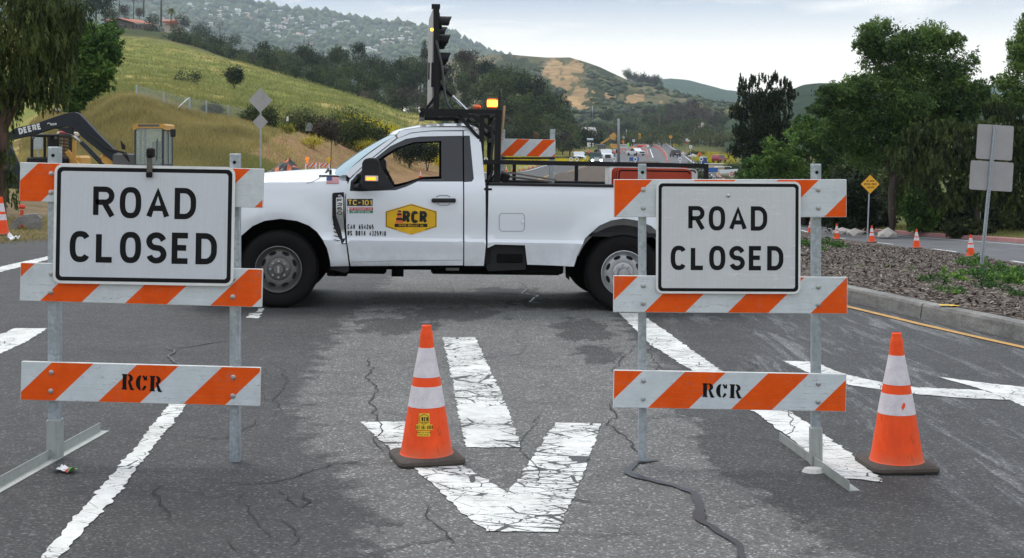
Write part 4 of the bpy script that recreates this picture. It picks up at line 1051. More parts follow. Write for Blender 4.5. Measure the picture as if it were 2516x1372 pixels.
# tailgate, rear bumper, tail lamps
rx=T(1827,560).x
mb=MB(); mb.box((rx-.02,WID/2,.98),(.05,WID-.34,.60),bev=.015); tg=mb.build('tailgate',M_tw,truck); mb=MB(); mb.box((rx+.01,WID/2,1.12),(.02,.22,.07),bev=.005); mb.build('tailgate_handle',M_td,tg)
for y in(.09,WID-.09): mb=MB(); mb.box((rx-.015,y,1.02),(.06,.12,.42),bev=.015); mb.build('tail_lamp',mat('tail_red',(.45,.01,.01),.2,coat=.5),truck)
mb=MB(); mb.box((rx+.12,WID/2,.55),(.2,WID-.05,.2),bev=.04); mb.build('rear_bumper',M_chr,truck)
# bed box: floor, inner walls, rail caps
b0=T(1201,457).x; L=rx-b0
mb=MB(); mb.box((b0+L/2,WID/2,.80),(L-.06,WID-.2,.04)); mb.box((b0+.03,WID/2,1.04),(.03,WID-.2,.46))
for y in(.15,WID-.15): mb.box((b0+L/2,y,1.05),(L-.08,.025,.46))
mb.build('cargo_bed',worn('bed_liner',(.035,.035,.037,1),.8,bump=.4),truck)
for y in(.105,WID-.105):
    mb=MB(); mb.box((b0+L/2,y,T(1300,456).z+.008),(L-.01,.13,.03),bev=.008); mb.build('bed_rail_cap',M_td,truck)
# wheel arch liners
for c,mm in((wf,M_tdk),(wr,M_tdk)):
    for y0,y1 in((.05,.42),(WID-.42,WID-.05)):
        mb=MB(); n=22; vs=[]
        for k in range(n+1):
            a=R(-8+196*k/n); vs+=[(c[0]+.575*math.cos(a),y0,c[1]+.575*math.sin(a)),(c[0]+.575*math.cos(a),y1,c[1]+.575*math.sin(a))]
        yi=y1 if y0<1 else y0
        cc=len(vs); vs+=[(c[0],yi,c[1])]
        mb.add(vs,[(2*k,2*k+1,2*k+3,2*k+2) for k in range(n)]+[(2*k+(1 if y0<1 else 0),2*k+2+(1 if y0<1 else 0),cc) for k in range(n)]); mb.build('wheel_arch',mm,truck,smooth=False)
# white inner lip seen in rear arch
mb=MB(); 
c=wr
for k in range(18):
    a0,a1=R(20+140*k/18),R(20+140*(k+1)/18)
    mb.add([(c[0]+r*math.cos(a),.09+.05*j,c[1]+r*math.sin(a)) for (r,a,j) in((.575,a0,0),(.575,a1,0),(.50,a1,1),(.50,a0,1))],[(0,1,2,3)])
mb.build('arch_lip',worn('dusty_grey_paint',(.34,.34,.35,1),.6),truck)
# sills, steps, frame and running gear
mb=MB(); zb=.16
def B(p0,p1,y0,y1,bev=0,m=None):
    a,b=T(*p0),T(*p1); (m or mb).box(((a.x+b.x)/2,(y0+y1)/2,(a.z+b.z)/2),(abs(b.x-a.x),y1-y0,abs(a.z-b.z)),bev=bev)
for y0,y1 in((.48,.60),(WID-.60,WID-.48)): B((500,640),(1815,668),y0,y1)
B((815,650),(1195,662),.10,.4); B((1060,655),(1385,684),.30,.75,.02); B((1200,640),(1388,678),.14,.45,.02); B((830,655),(945,686),.55,.95,.02); B((960,668),(990,689),.4,.5); B((945,655),(1060,676),.6,1.4); B((800,660),(850,684),.2,.4,.01)
B((1100,640),(1500,664),.9,1.05,.01); mb.build('chassis_frame',M_tdk,truck)
mb=MB(); mb.cyl((wr[0],.2,.38),(wr[0],WID-.2,.38),.06,n=12); mb.lathe([(0,-.17),(.12,-.12),(.17,0),(.12,.12),(0,.17)],14,(wr[0],WID/2,.38),axis='y'); mb.cyl((wf[0],.2,.36),(wf[0],WID-.2,.36),.05,n=12); mb.build('axle',M_tdk,truck)
for y in(.10,WID-.10):
    mb=MB(); P=TP([(1197,612),(1217,602),(1290,604),(1294,652),(1292,664),(1200,668),(1196,660)])
    mb.prism(P[::-1],lambda p,k:(p[0],(y-.04 if k==0 else y+.10),p[1])); st_=mb.build('bed_step',M_td,truck)
    mb=MB(); a,b=T(1222,610),T(1285,648); mb.box(((a.x+b.x)/2,y-.05,(a.z+b.z)/2-.03),(b.x-a.x,.03,.09),bev=.01); mb.build('step_tread',M_tdk,st_)
mb=MB(); P=TP([(812,656),(856,657),(856,668),(848,672),(812,664)]); mb.prism(P[::-1],lambda p,k:(p[0],.05 if k==0 else .2,p[1])); mb.build('mud_guard',M_td,truck)
mb=MB(); a,b=T(1097,659),T(1130,672); mb.box(((a.x+b.x)/2,.295,(a.z+b.z)/2),(b.x-a.x,.01,.05),bev=.003); mb.build('label_plate',worn('dull_aluminium',(.35,.35,.34,1),.5,.5),truck)
# wheels
def tyre_prof(): return [(.235,-.085),(.262,-.105),(.31,-.118),(.355,-.115),(.378,-.10),(.392,-.085),(.398,-.05),(.40,0),(.398,.05),(.392,.085),(.378,.10),(.355,.115),(.31,.118),(.262,.105),(.235,.085)]
M_tyre=worn('tyre_rubber',(.014,.013,.013,1),.85,scale=7,bump=.3,spec=.12)
def wheel(c,y,sgn,mrim):
    mb=MB(); mb.lathe([(r,-sgn*z) for r,z in tyre_prof()] if sgn>0 else tyre_prof(),56,(c[0],y,c[1]),axis='y')
    t=mb.build('wheel',M_tyre,truck,smooth=True,sharp=60)
    mb=MB()
    for k in range(72):
        a=2*math.pi*k/72
        for yy in(-.075,-.03,.03,.075):
            aa=a+(.02 if abs(yy)<.05 else 0)
            mb.box((c[0]+.4015*math.cos(aa),y+yy,c[1]+.4015*math.sin(aa)),(.007,.034,.024),rot=(0,-aa,0))
    mb.build('tread',M_tyre,t)
    o=y-sgn*.0
    F_=lambda r,z:(r,-sgn*z)
    mb=MB(); mb.lathe([F_(*q_) for q_ in[(.240,.095),(.242,.108),(.236,.112),(.228,.104),(.222,.085),(.214,.045),(.205,.035),(.185,.045),(.16,.052),(.12,.050),(.112,.058),(.105,.062),(.06,.062),(.056,.10),(.05,.107),(0,.108)]],56,(c[0],y,c[1]),axis='y'); rm=mb.build('rim',mrim,t,smooth=True,sharp=40)
    for k in range(8):
        a=2*math.pi*(k+.5)/8; mb=MB(); u=Vector((math.cos(a),0,math.sin(a)));v=Vector((-math.sin(a),0,math.cos(a))); cc=Vector((c[0],y-sgn*.0535,c[1]))+u*.172
        ring=[cc+u*.018*math.cos(t_)+v*.040*math.sin(t_)-Vector((0,sgn*(.0+.004),0)) for t_ in np.linspace(0,2*math.pi,17)[:-1]]
        mb.add(ring,[tuple(range(16))]); mb.build('hand_hole',M_gap,rm)
    for k in range(8):
        a=2*math.pi*k/8; mb=MB(); p=Vector((c[0]+.084*math.cos(a),y-sgn*.058,c[1]+.084*math.sin(a))); mb.cyl(p,p-Vector((0,sgn*.035,0)),.014,.011,n=8); mb.build('lug_nut',M_steel,rm,smooth=False)
    mb=MB(); mb.box((c[0],y-sgn*.1085,c[1]),(.02,.003,.07)); mb.build('hub_mark',M_steel,rm)
    return t
M_rimd=worn('dusty_steel_rim',(.17,.165,.16,1),.42,.6,scale=9); M_rims=worn('silver_steel_rim',(.46,.46,.47,1),.35,.7,scale=9)
wheel(wf,.14,1,M_rimd); wheel(wr,.14,1,M_rims); wheel(wf,WID-.14,-1,M_rimd); wheel(wr,WID-.14,-1,M_rims)
# mirror
for sd in(0,1):
    Y=(lambda v:v) if sd==0 else (lambda v:WID-v)
    P=[(lambda v:(v.x,v.z))(T(px,py,-.30)) for px,py in[(890,400),(896,391),(908,388),(925,389),(932,397),(934,455),(930,463),(900,466),(888,458)]]
    mb=MB(); mb.prism(P[::-1],lambda p,k:(p[0],Y(-.36 if k==0 else -.13),p[1])); m_=mb.build('door_mirror',M_td,truck)
    for md in [m_.modifiers.new('bevel','BEVEL')]: md.width=.02; md.segments=2
    a=T(880,432,-.1); mb=MB(); mb.bar((T(872,450).x,Y(.05),T(872,446).z),(a.x+.02,Y(-.16),a.z),.06,.05,bev=.01);mb.bar((T(872,462).x,Y(.05),T(872,460).z),(a.x+.03,Y(-.16),a.z-.09),.05,.04,bev=.01); mb.build('mirror_arm',M_td,m_)
    a,b=T(897,432,-.37),T(929,446,-.37); mb=MB(); mb.box(((a.x+b.x)/2,Y(-.366),(a.z+b.z)/2),(b.x-a.x,.014,a.z-b.z),bev=.004); tl_=mb.build('turn_lamp',mat('clear_lamp',(.75,.65,.55),.15,coat=.5),m_)
    if sd==0:
        mb=MB(); mb.box(((a.x*.55+b.x*.45),Y(-.376),(a.z+b.z)/2-.002),((b.x-a.x)*.7,.006,.028),bev=.002); mb.build('lit_strip',mat('amber_lit',(1,.3,.02),.4,emit=(1,.28,.01),es=2.2),tl_)
# sail trim behind mirror
panel('sail_trim',[(861,468),(862,447),(895,420),(930,400),(940,420),(968,462),(935,467)],M_td,off=-.002,par=door_near)
# door handle, mouldings, decals
def onbody(px,py,l=.003): 
    v=T(px,py); return Vector((v.x,yb(v.x,v.z)-l,v.z))
mb=MB(); a,b=onbody(1061,493,.03),onbody(1120,493,.03); mb.bar(a,b,.025,.045,bev=.01); mb.bar(onbody(1064,493,.0),onbody(1064,493,.035),.03,.03); mb.bar(onbody(1116,493,.0),onbody(1116,493,.035),.03,.03); mb.build('door_handle',M_td,door_near)
M_seam=mat('seam_grey',(.30,.31,.33),.7)
def seam(name,px,w=.006,m=M_seam,par=truck,l=.0025,closed=False):
    P=[]
    pp=px+([px[0]] if closed else [])
    for a,b in zip(pp,pp[1:]):
        k=max(1,int(math.dist(a,b)/8)); P+=[(a[0]+(b[0]-a[0])*j/k,a[1]+(b[1]-a[1])*j/k) for j in range(k)]
    if not closed: P.append(pp[-1])
    P=TP(P); L,Q=ribbon(P,w,closed); n=len(L); mb=MB(); mb.add([(p.x,yb(p.x,p.y)-l,p.y) for p in L]+[(p.x,yb(p.x,p.y)-l,p.y) for p in Q],[(i,n+i,n+(i+1)%n,(i+1)%n) for i in range(n if closed else n-1)]); return mb.build(name,m,par)
seam('fuel_door',[(1232,525),(1284,525),(1289,531),(1289,563),(1284,569),(1232,569),(1227,563),(1227,531)],closed=True)
mb=MB(); v=onbody(1285,546,.004); mb.box(v,(.03,.008,.03),bev=.003); mb.build('fuel_door_latch',M_tw,truck)
seam('hood_seam',[(790,432),(780,441),(765,448),(752,451)],.008)
seam('belt_seam',[(862,645),(1000,641),(1137,640)],.005)
seam('door_recess',[(1072,485),(1080,481),(1100,481),(1106,485)],.01)
seam('door_recess',[(1074,501),(1082,505),(1100,505),(1106,501)],.008)
def decal(name,px,m,l=.003,par=None,order=True):
    P=TP(px); mb=MB(); mb.add([(s,yb(s,h)-l,h) for s,h in P],[tuple(range(len(P)))]); o=mb.build(name,m,par or truck)
    if o.data.polygons[0].normal.y>0: o.data.flip_normals()
    return o
Z1=lambda l:[(560+x/2.744,280+y/2.744) for x,y in l]
M_dy=worn('decal_yellow',(.83,.47,.012,1),.35,scale=8); M_dk=mat('decal_black',(.012,.012,.012),.35); M_dr=mat('decal_red',(.55,.03,.04),.4); M_dg=mat('decal_green',(.02,.22,.12),.4); M_dor=mat('decal_orange',(.85,.16,.05),.4); M_dw=mat('decal_white',(.8,.8,.82),.4); M_dblu=mat('decal_blue',(.04,.06,.22),.4)
hx=Z1([(1237,607),(1408,658),(1408,764),(1237,817),(1062,764),(1062,658)]); hexd=decal('company_badge',hx,M_dy,.003,door_near)
seam('badge_border',Z1([(1237,614),(1402,663),(1402,760),(1237,810),(1068,760),(1068,663)]),.006,M_dk,hexd,.0042,True)
def onfn(zx,zy):   # builds fn from zoom-1 coords plane: x metres from reference
    o=T(560+zx/2.744,280+zy/2.744); 
    return lambda x,z,l,o=o:(o.x+x,yb(o.x+x,o.z+z)-.0045-l,o.z+z)
k_=2.744*(T(1100,500).x-T(1000,500).x)/100/2.744/2.744  # metres per zoom px
def txt(name,s,zx0,zx1,zy0,zy1,t,m,par,l=0,sp=.16):
    H_=(zy1-zy0)*k_; mb=MB(); lettering(mb,s,onfn((zx0+zx1)/2,(zy0+zy1)/2),0,0,H_,H_*t,width=(zx1-zx0)*k_,sp=sp); return mb.build(name,m,par)
txt('badge_lettering','RCR',1178,1343,655,738,.25,M_dk,hexd,sp=.08)
decal('badge_band',Z1([(1124,742),(1345,742),(1345,765),(1124,765)]),M_dk,.0045,hexd); txt('badge_band_lettering','TRAFFIC SPECIALIST INC.',1150,1322,747,761,.17,M_dy,hexd)
bl_=hexd.children[-1]; bl_.location.y-=.0012
decal('badge_cone',Z1([(1128,738),(1150,655),(1163,655),(1182,738)]),M_dor,.0042,hexd)
for y0,y1 in((652,662),(672,684),(702,718)): decal('badge_cone_band',Z1([(1146-(y1-655)*.22,y1),(1146-(y0-655)*.22,y0),(1168+(y0-655)*.16,y0),(1168+(y1-655)*.16,y1)]),M_dk,.005,hexd)
tcd=decal('unit_number_plate',Z1([(803,574),(975,574),(975,622),(803,622)]),M_dk,.003,door_near); txt('unit_number','TC-101',808,970,580,617,.2,mat('decal_gold',(.85,.55,.08),.4),tcd,sp=.12)
d1=decal('extinguisher_strip',Z1([(803,632),(978,632),(978,651),(803,651)]),M_dr,.003,door_near); txt('strip_lettering','FIRE EXTINGUISHER INSIDE',822,970,637,647,.16,M_dw,d1); decal('strip_icon',Z1([(806,634),(818,634),(818,650),(806,650)]),M_dw,.0045,d1)
d2=decal('first_aid_strip',Z1([(803,653),(978,653),(978,670),(803,670)]),M_dg,.003,door_near); txt('strip_lettering','FIRST AID KIT INSIDE',835,958,657,667,.16,M_dw,d2); decal('strip_icon',Z1([(806,655),(818,655),(818,669),(806,669)]),M_dw,.0045,d2)
txt('licence_lettering','CA# 654265',806,981,746,779,.17,M_dk,door_near); txt('licence_lettering','US DOT# 4325918',806,1064,790,824,.17,M_dk,door_near)
fl=decal('flag_sticker',Z1([(661,427),(746,427),(746,471),(661,471)]),M_dw,.0042)
for i in range(0,13,2): decal('flag_stripe',Z1([(661,427+44*i/13),(746,427+44*i/13),(746,427+44*(i+1)/13),(661,427+44*(i+1)/13)]),M_dr,.0052,fl)
decal('flag_canton',Z1([(661,427),(698,427),(698,451),(661,451)]),M_dblu,.0062,fl)
vt=panel('fender_vent',Z1([(703,540),(712,533),(780,529),(784,560),(789,760),(796,878),(768,877),(740,820),(714,762),(703,700)]),M_td,off=-.010,thick=.012)
for y in range(560,850,26): decal('vent_slot',Z1([(708,y),(722,y),(728+max(0,(y-760)*.5),y+9),(709+max(0,(y-760)*.4),y+9)]),M_gap,.0155,vt)
cb=panel('vent_badge',Z1([(729,566),(777,562),(778,676),(782,760),(793,872),(778,872),(760,780),(730,690)]),M_chr,off=-.016,thick=.008,par=vt)
for ch,y in zip('F250',(575,602,632,660)):
    o=T(560+753/2.744,280+(y+9)/2.744); mb=MB(); lettering(mb,ch,lambda x,z,l,o=o:(o.x+x,yb(o.x+x,o.z+z)-.0195-l,o.z+z),0,0,22*k_,5.5*k_,width=36*k_); mb.build('badge_letter',M_dk,cb)
o=T(560+757/2.744,280+552/2.744); mb=MB(); lettering(mb,'XL',lambda x,z,l,o=o:(o.x+x,yb(o.x+x,o.z+z)-.017-l,o.z+z),0,0,13*k_,3.4*k_,width=30*k_); mb.build('badge_letter',M_dw,vt)
# antenna
mb=MB(); a=T(812,430,.12);b=T(817,281,.12); mb.tube([a,b],[.0045,.003],6); mb.cyl(a,a+Vector((0,0,.05)),.014,n=8); mb.build('antenna',M_td,truck)
mb=MB(); a=T(1148,306,1.0); mb.box((a.x,.95,T(1140,311).z+.045),(.24,.3,.03),bev=.012); mb.build('roof_beacon_pad',M_td,truck)
# ---- rack and overhead platform
YN,YF=.22,WID-.28
rack=MB()
def rb(p0,p1,y0,y1,w=.045,h=.045,m=rack): m.bar(T(*p0,y0) if y0 is not None else p0, T(*p1,y1),w,h)
pn0=T(1221,447,YN);pn1=T(1221,278,YN); xf=pn0.x
for y in(YN,YF):
    rack.bar((xf,y,pn0.z-.02),(xf,y,pn1.z),.065,.065,up=(0,1,0)); 
    rack.bar((xf-.17,y,pn0.z-.02),(xf-.17,y,pn1.z-.05),.05,.05,up=(0,1,0))
    rack.bar((xf-.17,y,pn0.z+.2),(xf,y,pn0.z+.2),.04,.04); rack.bar((xf-.02,y,pn1.z-.22),(xf-.28,y,pn1.z-.03),.04,.04,up=(0,1,0)); rack.bar((xf-.17,y,pn1.z-.30),(xf-.42,y,pn1.z-.03),.035,.035,up=(0,1,0))
for z in(pn0.z+.02,pn0.z+.45,pn1.z-.12): rack.bar((xf,YN,z),(xf,YF,z),.045,.045)
rack.build('headache_rack',M_rackb,truck)
pl=MB(); A0=T(1034,272,YN);A1=T(1232,276,YN); zt_=A0.z
for y in(YN,YF): pl.bar((A0.x,y,zt_),(A1.x,y,zt_),.04,.045)
for s in np.linspace(A0.x+.02,A1.x-.02,5): pl.bar((s,YN,zt_-.004),(s,YF,zt_-.004),.05,.04)
pl.bar((A0.x+.01,YN,zt_-.045),(A0.x+.01,YF,zt_-.045),.05,.05)
for y in(YN,YF): pl.bar((A0.x+.04,y,zt_-.04),(A1.x-.35,y,zt_-.04),.035,.04)
pl.build('overhead_platform',M_rackb,truck)
# arrow board edge on
ab=MB(); a=T(1063,258,.45);b=T(1063,38,.45); xb=a.x
P=[(.42,a.z),(1.62,a.z),(1.62,b.z-.02),(1.56,b.z+.07),(.48,b.z+.07),(.42,b.z-.02)]
ab.prism([(y,z) for y,z in P],lambda p,k:(xb-(.012 if k==0 else -.012),p[0],p[1]))
AB=ab.build('arrow_board',worn('board_grey',(.33,.31,.31,1),.5,scale=5),truck)
AB.rotation_euler=(0,0,R(2.0)); _p=Vector((xb,.42,0)); AB.location=_p-Matrix.Rotation(R(2.0),3,'Z')@_p
fr=MB(); c1_=T(1071,18,.40);c0_=T(1071,268,.40)
for y in(.52,1.52): fr.bar((c0_.x+.005,y-.1,c0_.z),(c1_.x+.005,y-.1,c1_.z),.06,.07,up=(0,1,0))
for z in(a.z+.05,a.z+.33,(a.z+b.z)/2+.1,b.z): fr.bar((c0_.x,.42,z),(c0_.x,1.6,z),.05,.05)
fr.bar((xb-.03,.42,b.z+.09),(xb+.06,.42,b.z+.09),.06,.05); fr.box((xb+.03,.44,a.z+.32),(.10,.08,.26)); fr.bar((c0_.x-.1,.42,c0_.z-.0),(c0_.x,.42,c0_.z+.14),.03,.03,up=(0,1,0))
fr.box((xb-.045,.46,a.z+.36),(.015,.05,.18)); fr.bar((c0_.x,.42,a.z+.0),(c0_.x+.01,1.6,a.z),.05,.06)
fr.build('board_frame',M_rackb,AB)
for i,(yy,zz) in enumerate([(.50,55),(.62,97),(.56,143),(.5,180),(.60,217),(1.0,97),(1.0,143),(1.4,97),(1.4,60),(1.4,180),(1.2,143),(.8,143)]):
    z=T(1085,zz,.45).z; mb=MB(); n=14; r=.070 if zz<160 else .05; L_=.11 if zz<160 else .08
    mb.cyl((c0_.x+.02,yy,z),(c0_.x+.05,yy,z),r,n=n); 
    vs=[];
    for k in range(n+1):
        an=R(-20+220*k/n); vs+=[(c0_.x+.05,yy+r*math.cos(an),z+r*math.sin(an)),(c0_.x+.05+L_*(.72+.28*max(0,math.sin(an))),yy+r*math.cos(an),z+r*math.sin(an))]
    mb.add(vs,[(2*k,2*k+1,2*k+3,2*k+2) for k in range(n)]); mb.build('lamp_hood',M_rackb,AB)
M_amb=mat('amber_beacon_lit',(1,.35,.02),.3,emit=(1,.38,.03),es=5.0); M_ambd=mat('amber_lens',(.75,.10,.012),.25,coat=.5)
mb=MB(); v=T(1061,73,.40); mb.box((v.x,.412,v.z),(.03,.02,.03),bev=.006); mb.build('marker_lamp',M_amb,AB)
mb=MB(); a=T(1078,205,.5); b=T(1112,236,.5); c=T(1148,271,.5); mb.tube([a,b],[.022,.022],10); mb.build('strut_sleeve',M_rackb,AB); mb=MB(); mb.tube([b,c],[.016,.016],10); mb.build('strut',M_chr,AB)
mb=MB(); mb.tube([T(*p,.36) for p in[(1071,100),(1077,125),(1085,160),(1090,205),(1094,240),(1100,258),(1108,268)]],.012,8); mb.build('cable',worn('grey_cable',(.05,.05,.055,1),.4),AB)
for (x0,x1,y0,y1,m,nm) in((1162,1182,258,269,M_ambd,'beacon'),(1197,1222,243,265,M_amb,'beacon')):
    a=T(x0,y1,.3);b=T(x1,y0,.3); mb=MB(); mb.box(((a.x+b.x)/2,.3,(a.z+b.z)/2),(b.x-a.x,.1,b.z-a.z),bev=.018); o=mb.build(nm,m,truck)
    if m is M_amb:
        q0=MB(); q0.box(((a.x+b.x)/2,.3,b.z-.008),(b.x-a.x+.006,.106,.02),bev=.008); q0.box(((a.x+b.x)/2,.3,a.z),(b.x-a.x+.01,.11,.02),bev=.008); q0.build('beacon_rim',M_ambd,o)
mb=MB(); a=T(1228,268,.25); mb.tube([a,T(1228,238,.25),T(1228,236,.25),T(1228,222,.25)],[.012,.012,.009,.007],8); mb.build('rack_antenna',M_td,truck)
mb=MB(); mb.tube([T(*p,.2) for p in[(1196,452),(1206,435),(1211,415),(1207,395),(1211,350),(1208,310),(1214,295)]],.012,7); mb.tube([T(*p,.25) for p in[(1200,452),(1208,440),(1214,430)]],.008,6); mb.build('wiring',worn('cable_black',(.012,.012,.012,1),.5),truck)
mb=MB(); v=T(1240,436,.3); mb.box(v,(.09,.12,.10),rot=(.2,.3,.1),bev=.01); mb.build('control_box',M_td,truck)
# lumber rails above the bed with eye bolts
rl=MB(); zr=T(1500,404,.14).z; x0_=T(1188,404,.14).x; x1_=T(1735,404,.14).x
for y in(.14,WID-.14):
    rl.bar((x0_,y,zr),(x1_+.022,y,zr),.045,.045); rl.bar((x1_,y,zr-.022),(x1_,y,T(1500,455).z),.045,.045,up=(0,1,0))
    rl.bar((xf+.3,y,zr),(xf+.3,y,T(1500,455).z),.04,.04,up=(0,1,0)) if y>1 else None
v=T(1416,430,WID-.14); rl.bar((v.x,WID-.14,zr),(v.x,WID-.14,T(1500,455).z),.04,.04,up=(0,1,0))
rl.bar((x1_,.14,zr),(x1_,WID-.14,zr),.045,.045); rl.build('cargo_rail',M_rackb,truck)
for px in(1194,1403,1417,1509,1561,1671,1723):
    v=T(px,392,.14); mb=MB(); mb.tube([(v.x+.017*math.cos(a),.14,v.z+.017*math.sin(a)) for a in np.linspace(0,2*math.pi,13)],.005,6,cap=False); mb.cyl((v.x,.14,v.z-.017),(v.x,.14,zr+.018),.005,n=6); mb.build('eye_bolt',mat('bright_zinc',(.75,.76,.78),.3,.5),truck)
# ------------------------------------------------------------------ load in the bed (things of their own)
def tl(name,label,cat,group=None):
    r=thing(name,label,cat,group=group); r.matrix_world=TM; return r
lb=tl('folded_barricade','small striped barricade board on metal posts standing in the truck bed','barricade')
yb0=.95; a=T(1231,341,yb0);b=T(1364,386,yb0); mb=MB(); mb.box(((a.x+b.x)/2,yb0,(a.z+b.z)/2),(b.x-a.x,.022,a.z-b.z),bev=.002)
o=mb.build('rail_board',[M_bedge,M_board],lb); me=o.data; uvl=me.uv_layers.new(name='UVMap'); per=(T(1295,341,yb0).x-a.x)
for pl_ in me.polygons:
    if abs(pl_.normal.y)>.9: pl_.material_index=1
    for li in pl_.loop_indices:
        v=me.vertices[me.loops[li].vertex_index].co; uvl.data[li].uv=(((v.x-a.x)+(a.z-v.z)-.0)/per+.38,v.z)
for px0,px1,pt in((1230,1241,318),(1352,1364,318)):
    c=T((px0+px1)/2,pt,yb0+.03); w=T(px1,pt,yb0).x-T(px0,pt,yb0).x; mb=MB(); mb.box((c.x,yb0+.04,(c.z+.83)/2),(w,w,c.z-.83),bev=.002); mb.build('post',M_galv,lb)
mb=MB(); mb.bar(T(1232,389,yb0),T(1363,389,yb0),.02,.022); mb.build('lower_rail',M_rackb,lb)
v=T(1317,333,yb0); mb=MB(); mb.box((v.x,yb0+.02,v.z),(.045,.05,.07),bev=.01); mb.build('dark_lamp',worn('smoked_amber',(.12,.05,.02,1),.3),lb)
for i,(x0,x1,y0,yl,m,lab) in enumerate([(1516,1700,413.5,.55,0,'frontmost orange sign of the stack in the truck bed'),(1511,1694,412.5,.60,0,'second orange sign of the stack in the truck bed'),(1507,1690,412,.65,0,'third orange sign from the front in the truck bed'),(1503,1686,412,.70,0,'rearmost orange sign of the stack in the truck bed'),(1530,1714,411.5,.78,1,'white sign with black border behind the orange signs in the truck bed')]):
    r=tl('stacked_sign',lab,'sign','signs stacked in the truck bed'); a=T(x0,y0,yl);b=T(x1,y0,yl); rad=.05; z1=a.z;z0_=.83; x0_,x1_=a.x,b.x
    def rr(i_,rad,n=5):
        o=[]
        for cx,cz_,a0 in((x1_-i_-rad,z1-i_-rad,90),(x0_+i_+rad,z1-i_-rad,180)): o+=[(cx+rad*math.cos(R(a0-90+90*k/n)),cz_+rad*math.sin(R(a0-90+90*k/n))) for k in range(n+1)]
        return o+[(x0_+i_,z0_),(x1_-i_,z0_)]
    mb=MB(); mb.prism(rr(0,rad)[::-1],lambda p,k:(p[0],yl if k==0 else yl+.004,p[1])); mb.build('plate',M_signrim if m else worn('sign_orange_dark',(.50,.055,.02,1),.4,scale=5),r)
    o_,i_=rr(.016,rad-.016),rr(.032,rad-.03); n=len(o_); mb=MB(); mb.add([(p[0],yl-.001,p[1]) for p in o_]+[(p[0],yl-.001,p[1]) for p in i_],[(k,(k+1)%n,n+(k+1)%n,n+k) for k in range(n-1) if k!=n-2]); mb.build('border',M_blk,r)
r=tl('white_crate','white plastic crate behind the stacked signs in the truck bed','crate'); a=T(1496,409,1.25);b=T(1662,409,1.25); mb=MB(); mb.box(((a.x+b.x)/2,1.4,(a.z+.82)/2),(b.x-a.x,.3,a.z-.82),bev=.01); mb.build('crate_body',M_signrim,r)
mb=MB(); mb.box(((a.x+b.x)/2,1.4,a.z+.004),(b.x-a.x+.02,.32,.02),bev=.008); mb.build('lid',M_signrim,r)
cc=dup(c1,None); cc.name='traffic_cone'; 
for ch in list(cc.children):
    if ch.name.startswith('sticker'):
        for g in list(ch.children): bpy.data.objects.remove(g)
        bpy.data.objects.remove(ch)
cc.matrix_world=TM@Matrix.Translation(Vector((T(1681,410,1.1).x,1.1,T(1681,407,1.1).z-.70))); cc['label']='orange cone standing in the truck bed behind the white sign'; del cc['group']
c3k=[ch for ch in c3.children if ch.name.startswith('sticker')]
for ch in c3k:
    for g in list(ch.children): bpy.data.objects.remove(g)
    bpy.data.objects.remove(ch)
M_wood=worn('weathered_timber',(.30,.25,.19,1),.8,scale=6)
for i,(p0,p1,y,lab) in enumerate((((1250,424),(1368,443),.5,'upper weathered plank lying across the front of the truck bed'),((1248,434),(1356,448),.62,'lower weathered plank lying across the front of the truck bed'))):
    mb=MB(); mb.bar(T(*p0,y),T(*p1,y),.09,.02,bev=.002); o=mb.build('plank',worn('grey_plank',(.22,.20,.17,1),.8,scale=6)); o.matrix_world=TM; tag(o,lab,'plank','planks in the truck bed')
mb=MB(); mb.tube([T(1240,260,.6),T(1236,300,.6),T(1230,345,.6),T(1222,455,.6)],[.013,.014,.014,.014],10); o=mb.build('broom_stick',worn('tool_handle_wood',(.42,.30,.17,1),.6,scale=10)); o.matrix_world=TM; tag(o,'wooden tool handle leaning upright behind the truck cab','tool')
# ------------------------------------------------------------------ far hills
def hill(name,ridge,dr,df,yf,colfn,nrow=60,ncol=260,relief=.05,px0=None,px1=None,seed=0,dback=1.15):
    xs=[p[0] for p in ridge]; ys=[p[1] for p in ridge]; a,b=xs[0],xs[-1]
    px=np.linspace(a,b,ncol); t=np.linspace(0,1,nrow); yr=np.interp(px,xs,ys)
    PXX,TT=np.meshgrid(px,t); d=df*(dr/df)**TT
    yf_=np.interp(px,[p[0] for p in yf],[p[1] for p in yf]) if isinstance(yf,list) else np.full(len(px),yf)
    Yp=yf_+(yr-yf_)*(TT**.85)
    X=(PXX-CX)*d/F; Z=HC-(Yp-CY)*d/F
    sc=.0022*(1500/dr)
    nz=np.array([mnoise.fractal((x*sc*1.5,y*sc,seed),1.0,2.0,5) for x,y in zip(X.ravel(),d.ravel())]).reshape(X.shape)
    Z=Z+nz*relief*dr*.25*np.sin(TT*math.pi)*(1-TT**3)+ nz*dr*.0012
    rows=[np.stack([X,d,Z],-1)]; Xb=(px-CX)*dr*dback/F; rows.append(np.stack([Xb,np.full(ncol,dr*dback),Z[-1]*.55],-1)[None]); Vv=np.concatenate(rows,0)
    k=nrow+1; I=np.arange(k*ncol).reshape(k,ncol); Fq=np.stack([I[:-1,:-1],I[:-1,1:],I[1:,1:],I[1:,:-1]],-1).reshape(-1,4)
    P2=np.stack([Vv[...,0]/Vv[...,1]*F+CX, CY-(Vv[...,2]-HC)/Vv[...,1]*F],-1)
    nz2=np.concatenate([nz,nz[-1:]]); Cc=colfn(P2[...,0],P2[...,1],nz2,Vv)
    o=np_mesh(name,Vv.reshape(-1,3),Fq,None or M_hill,smooth=True,attrs={'gcol':('POINT','FLOAT_COLOR',np.concatenate([Cc.reshape(-1,3),np.ones((Cc.size//3,1))],1))})
    tag(o,kind='structure'); return o,(px,t,np.stack([X,d,Z],-1))
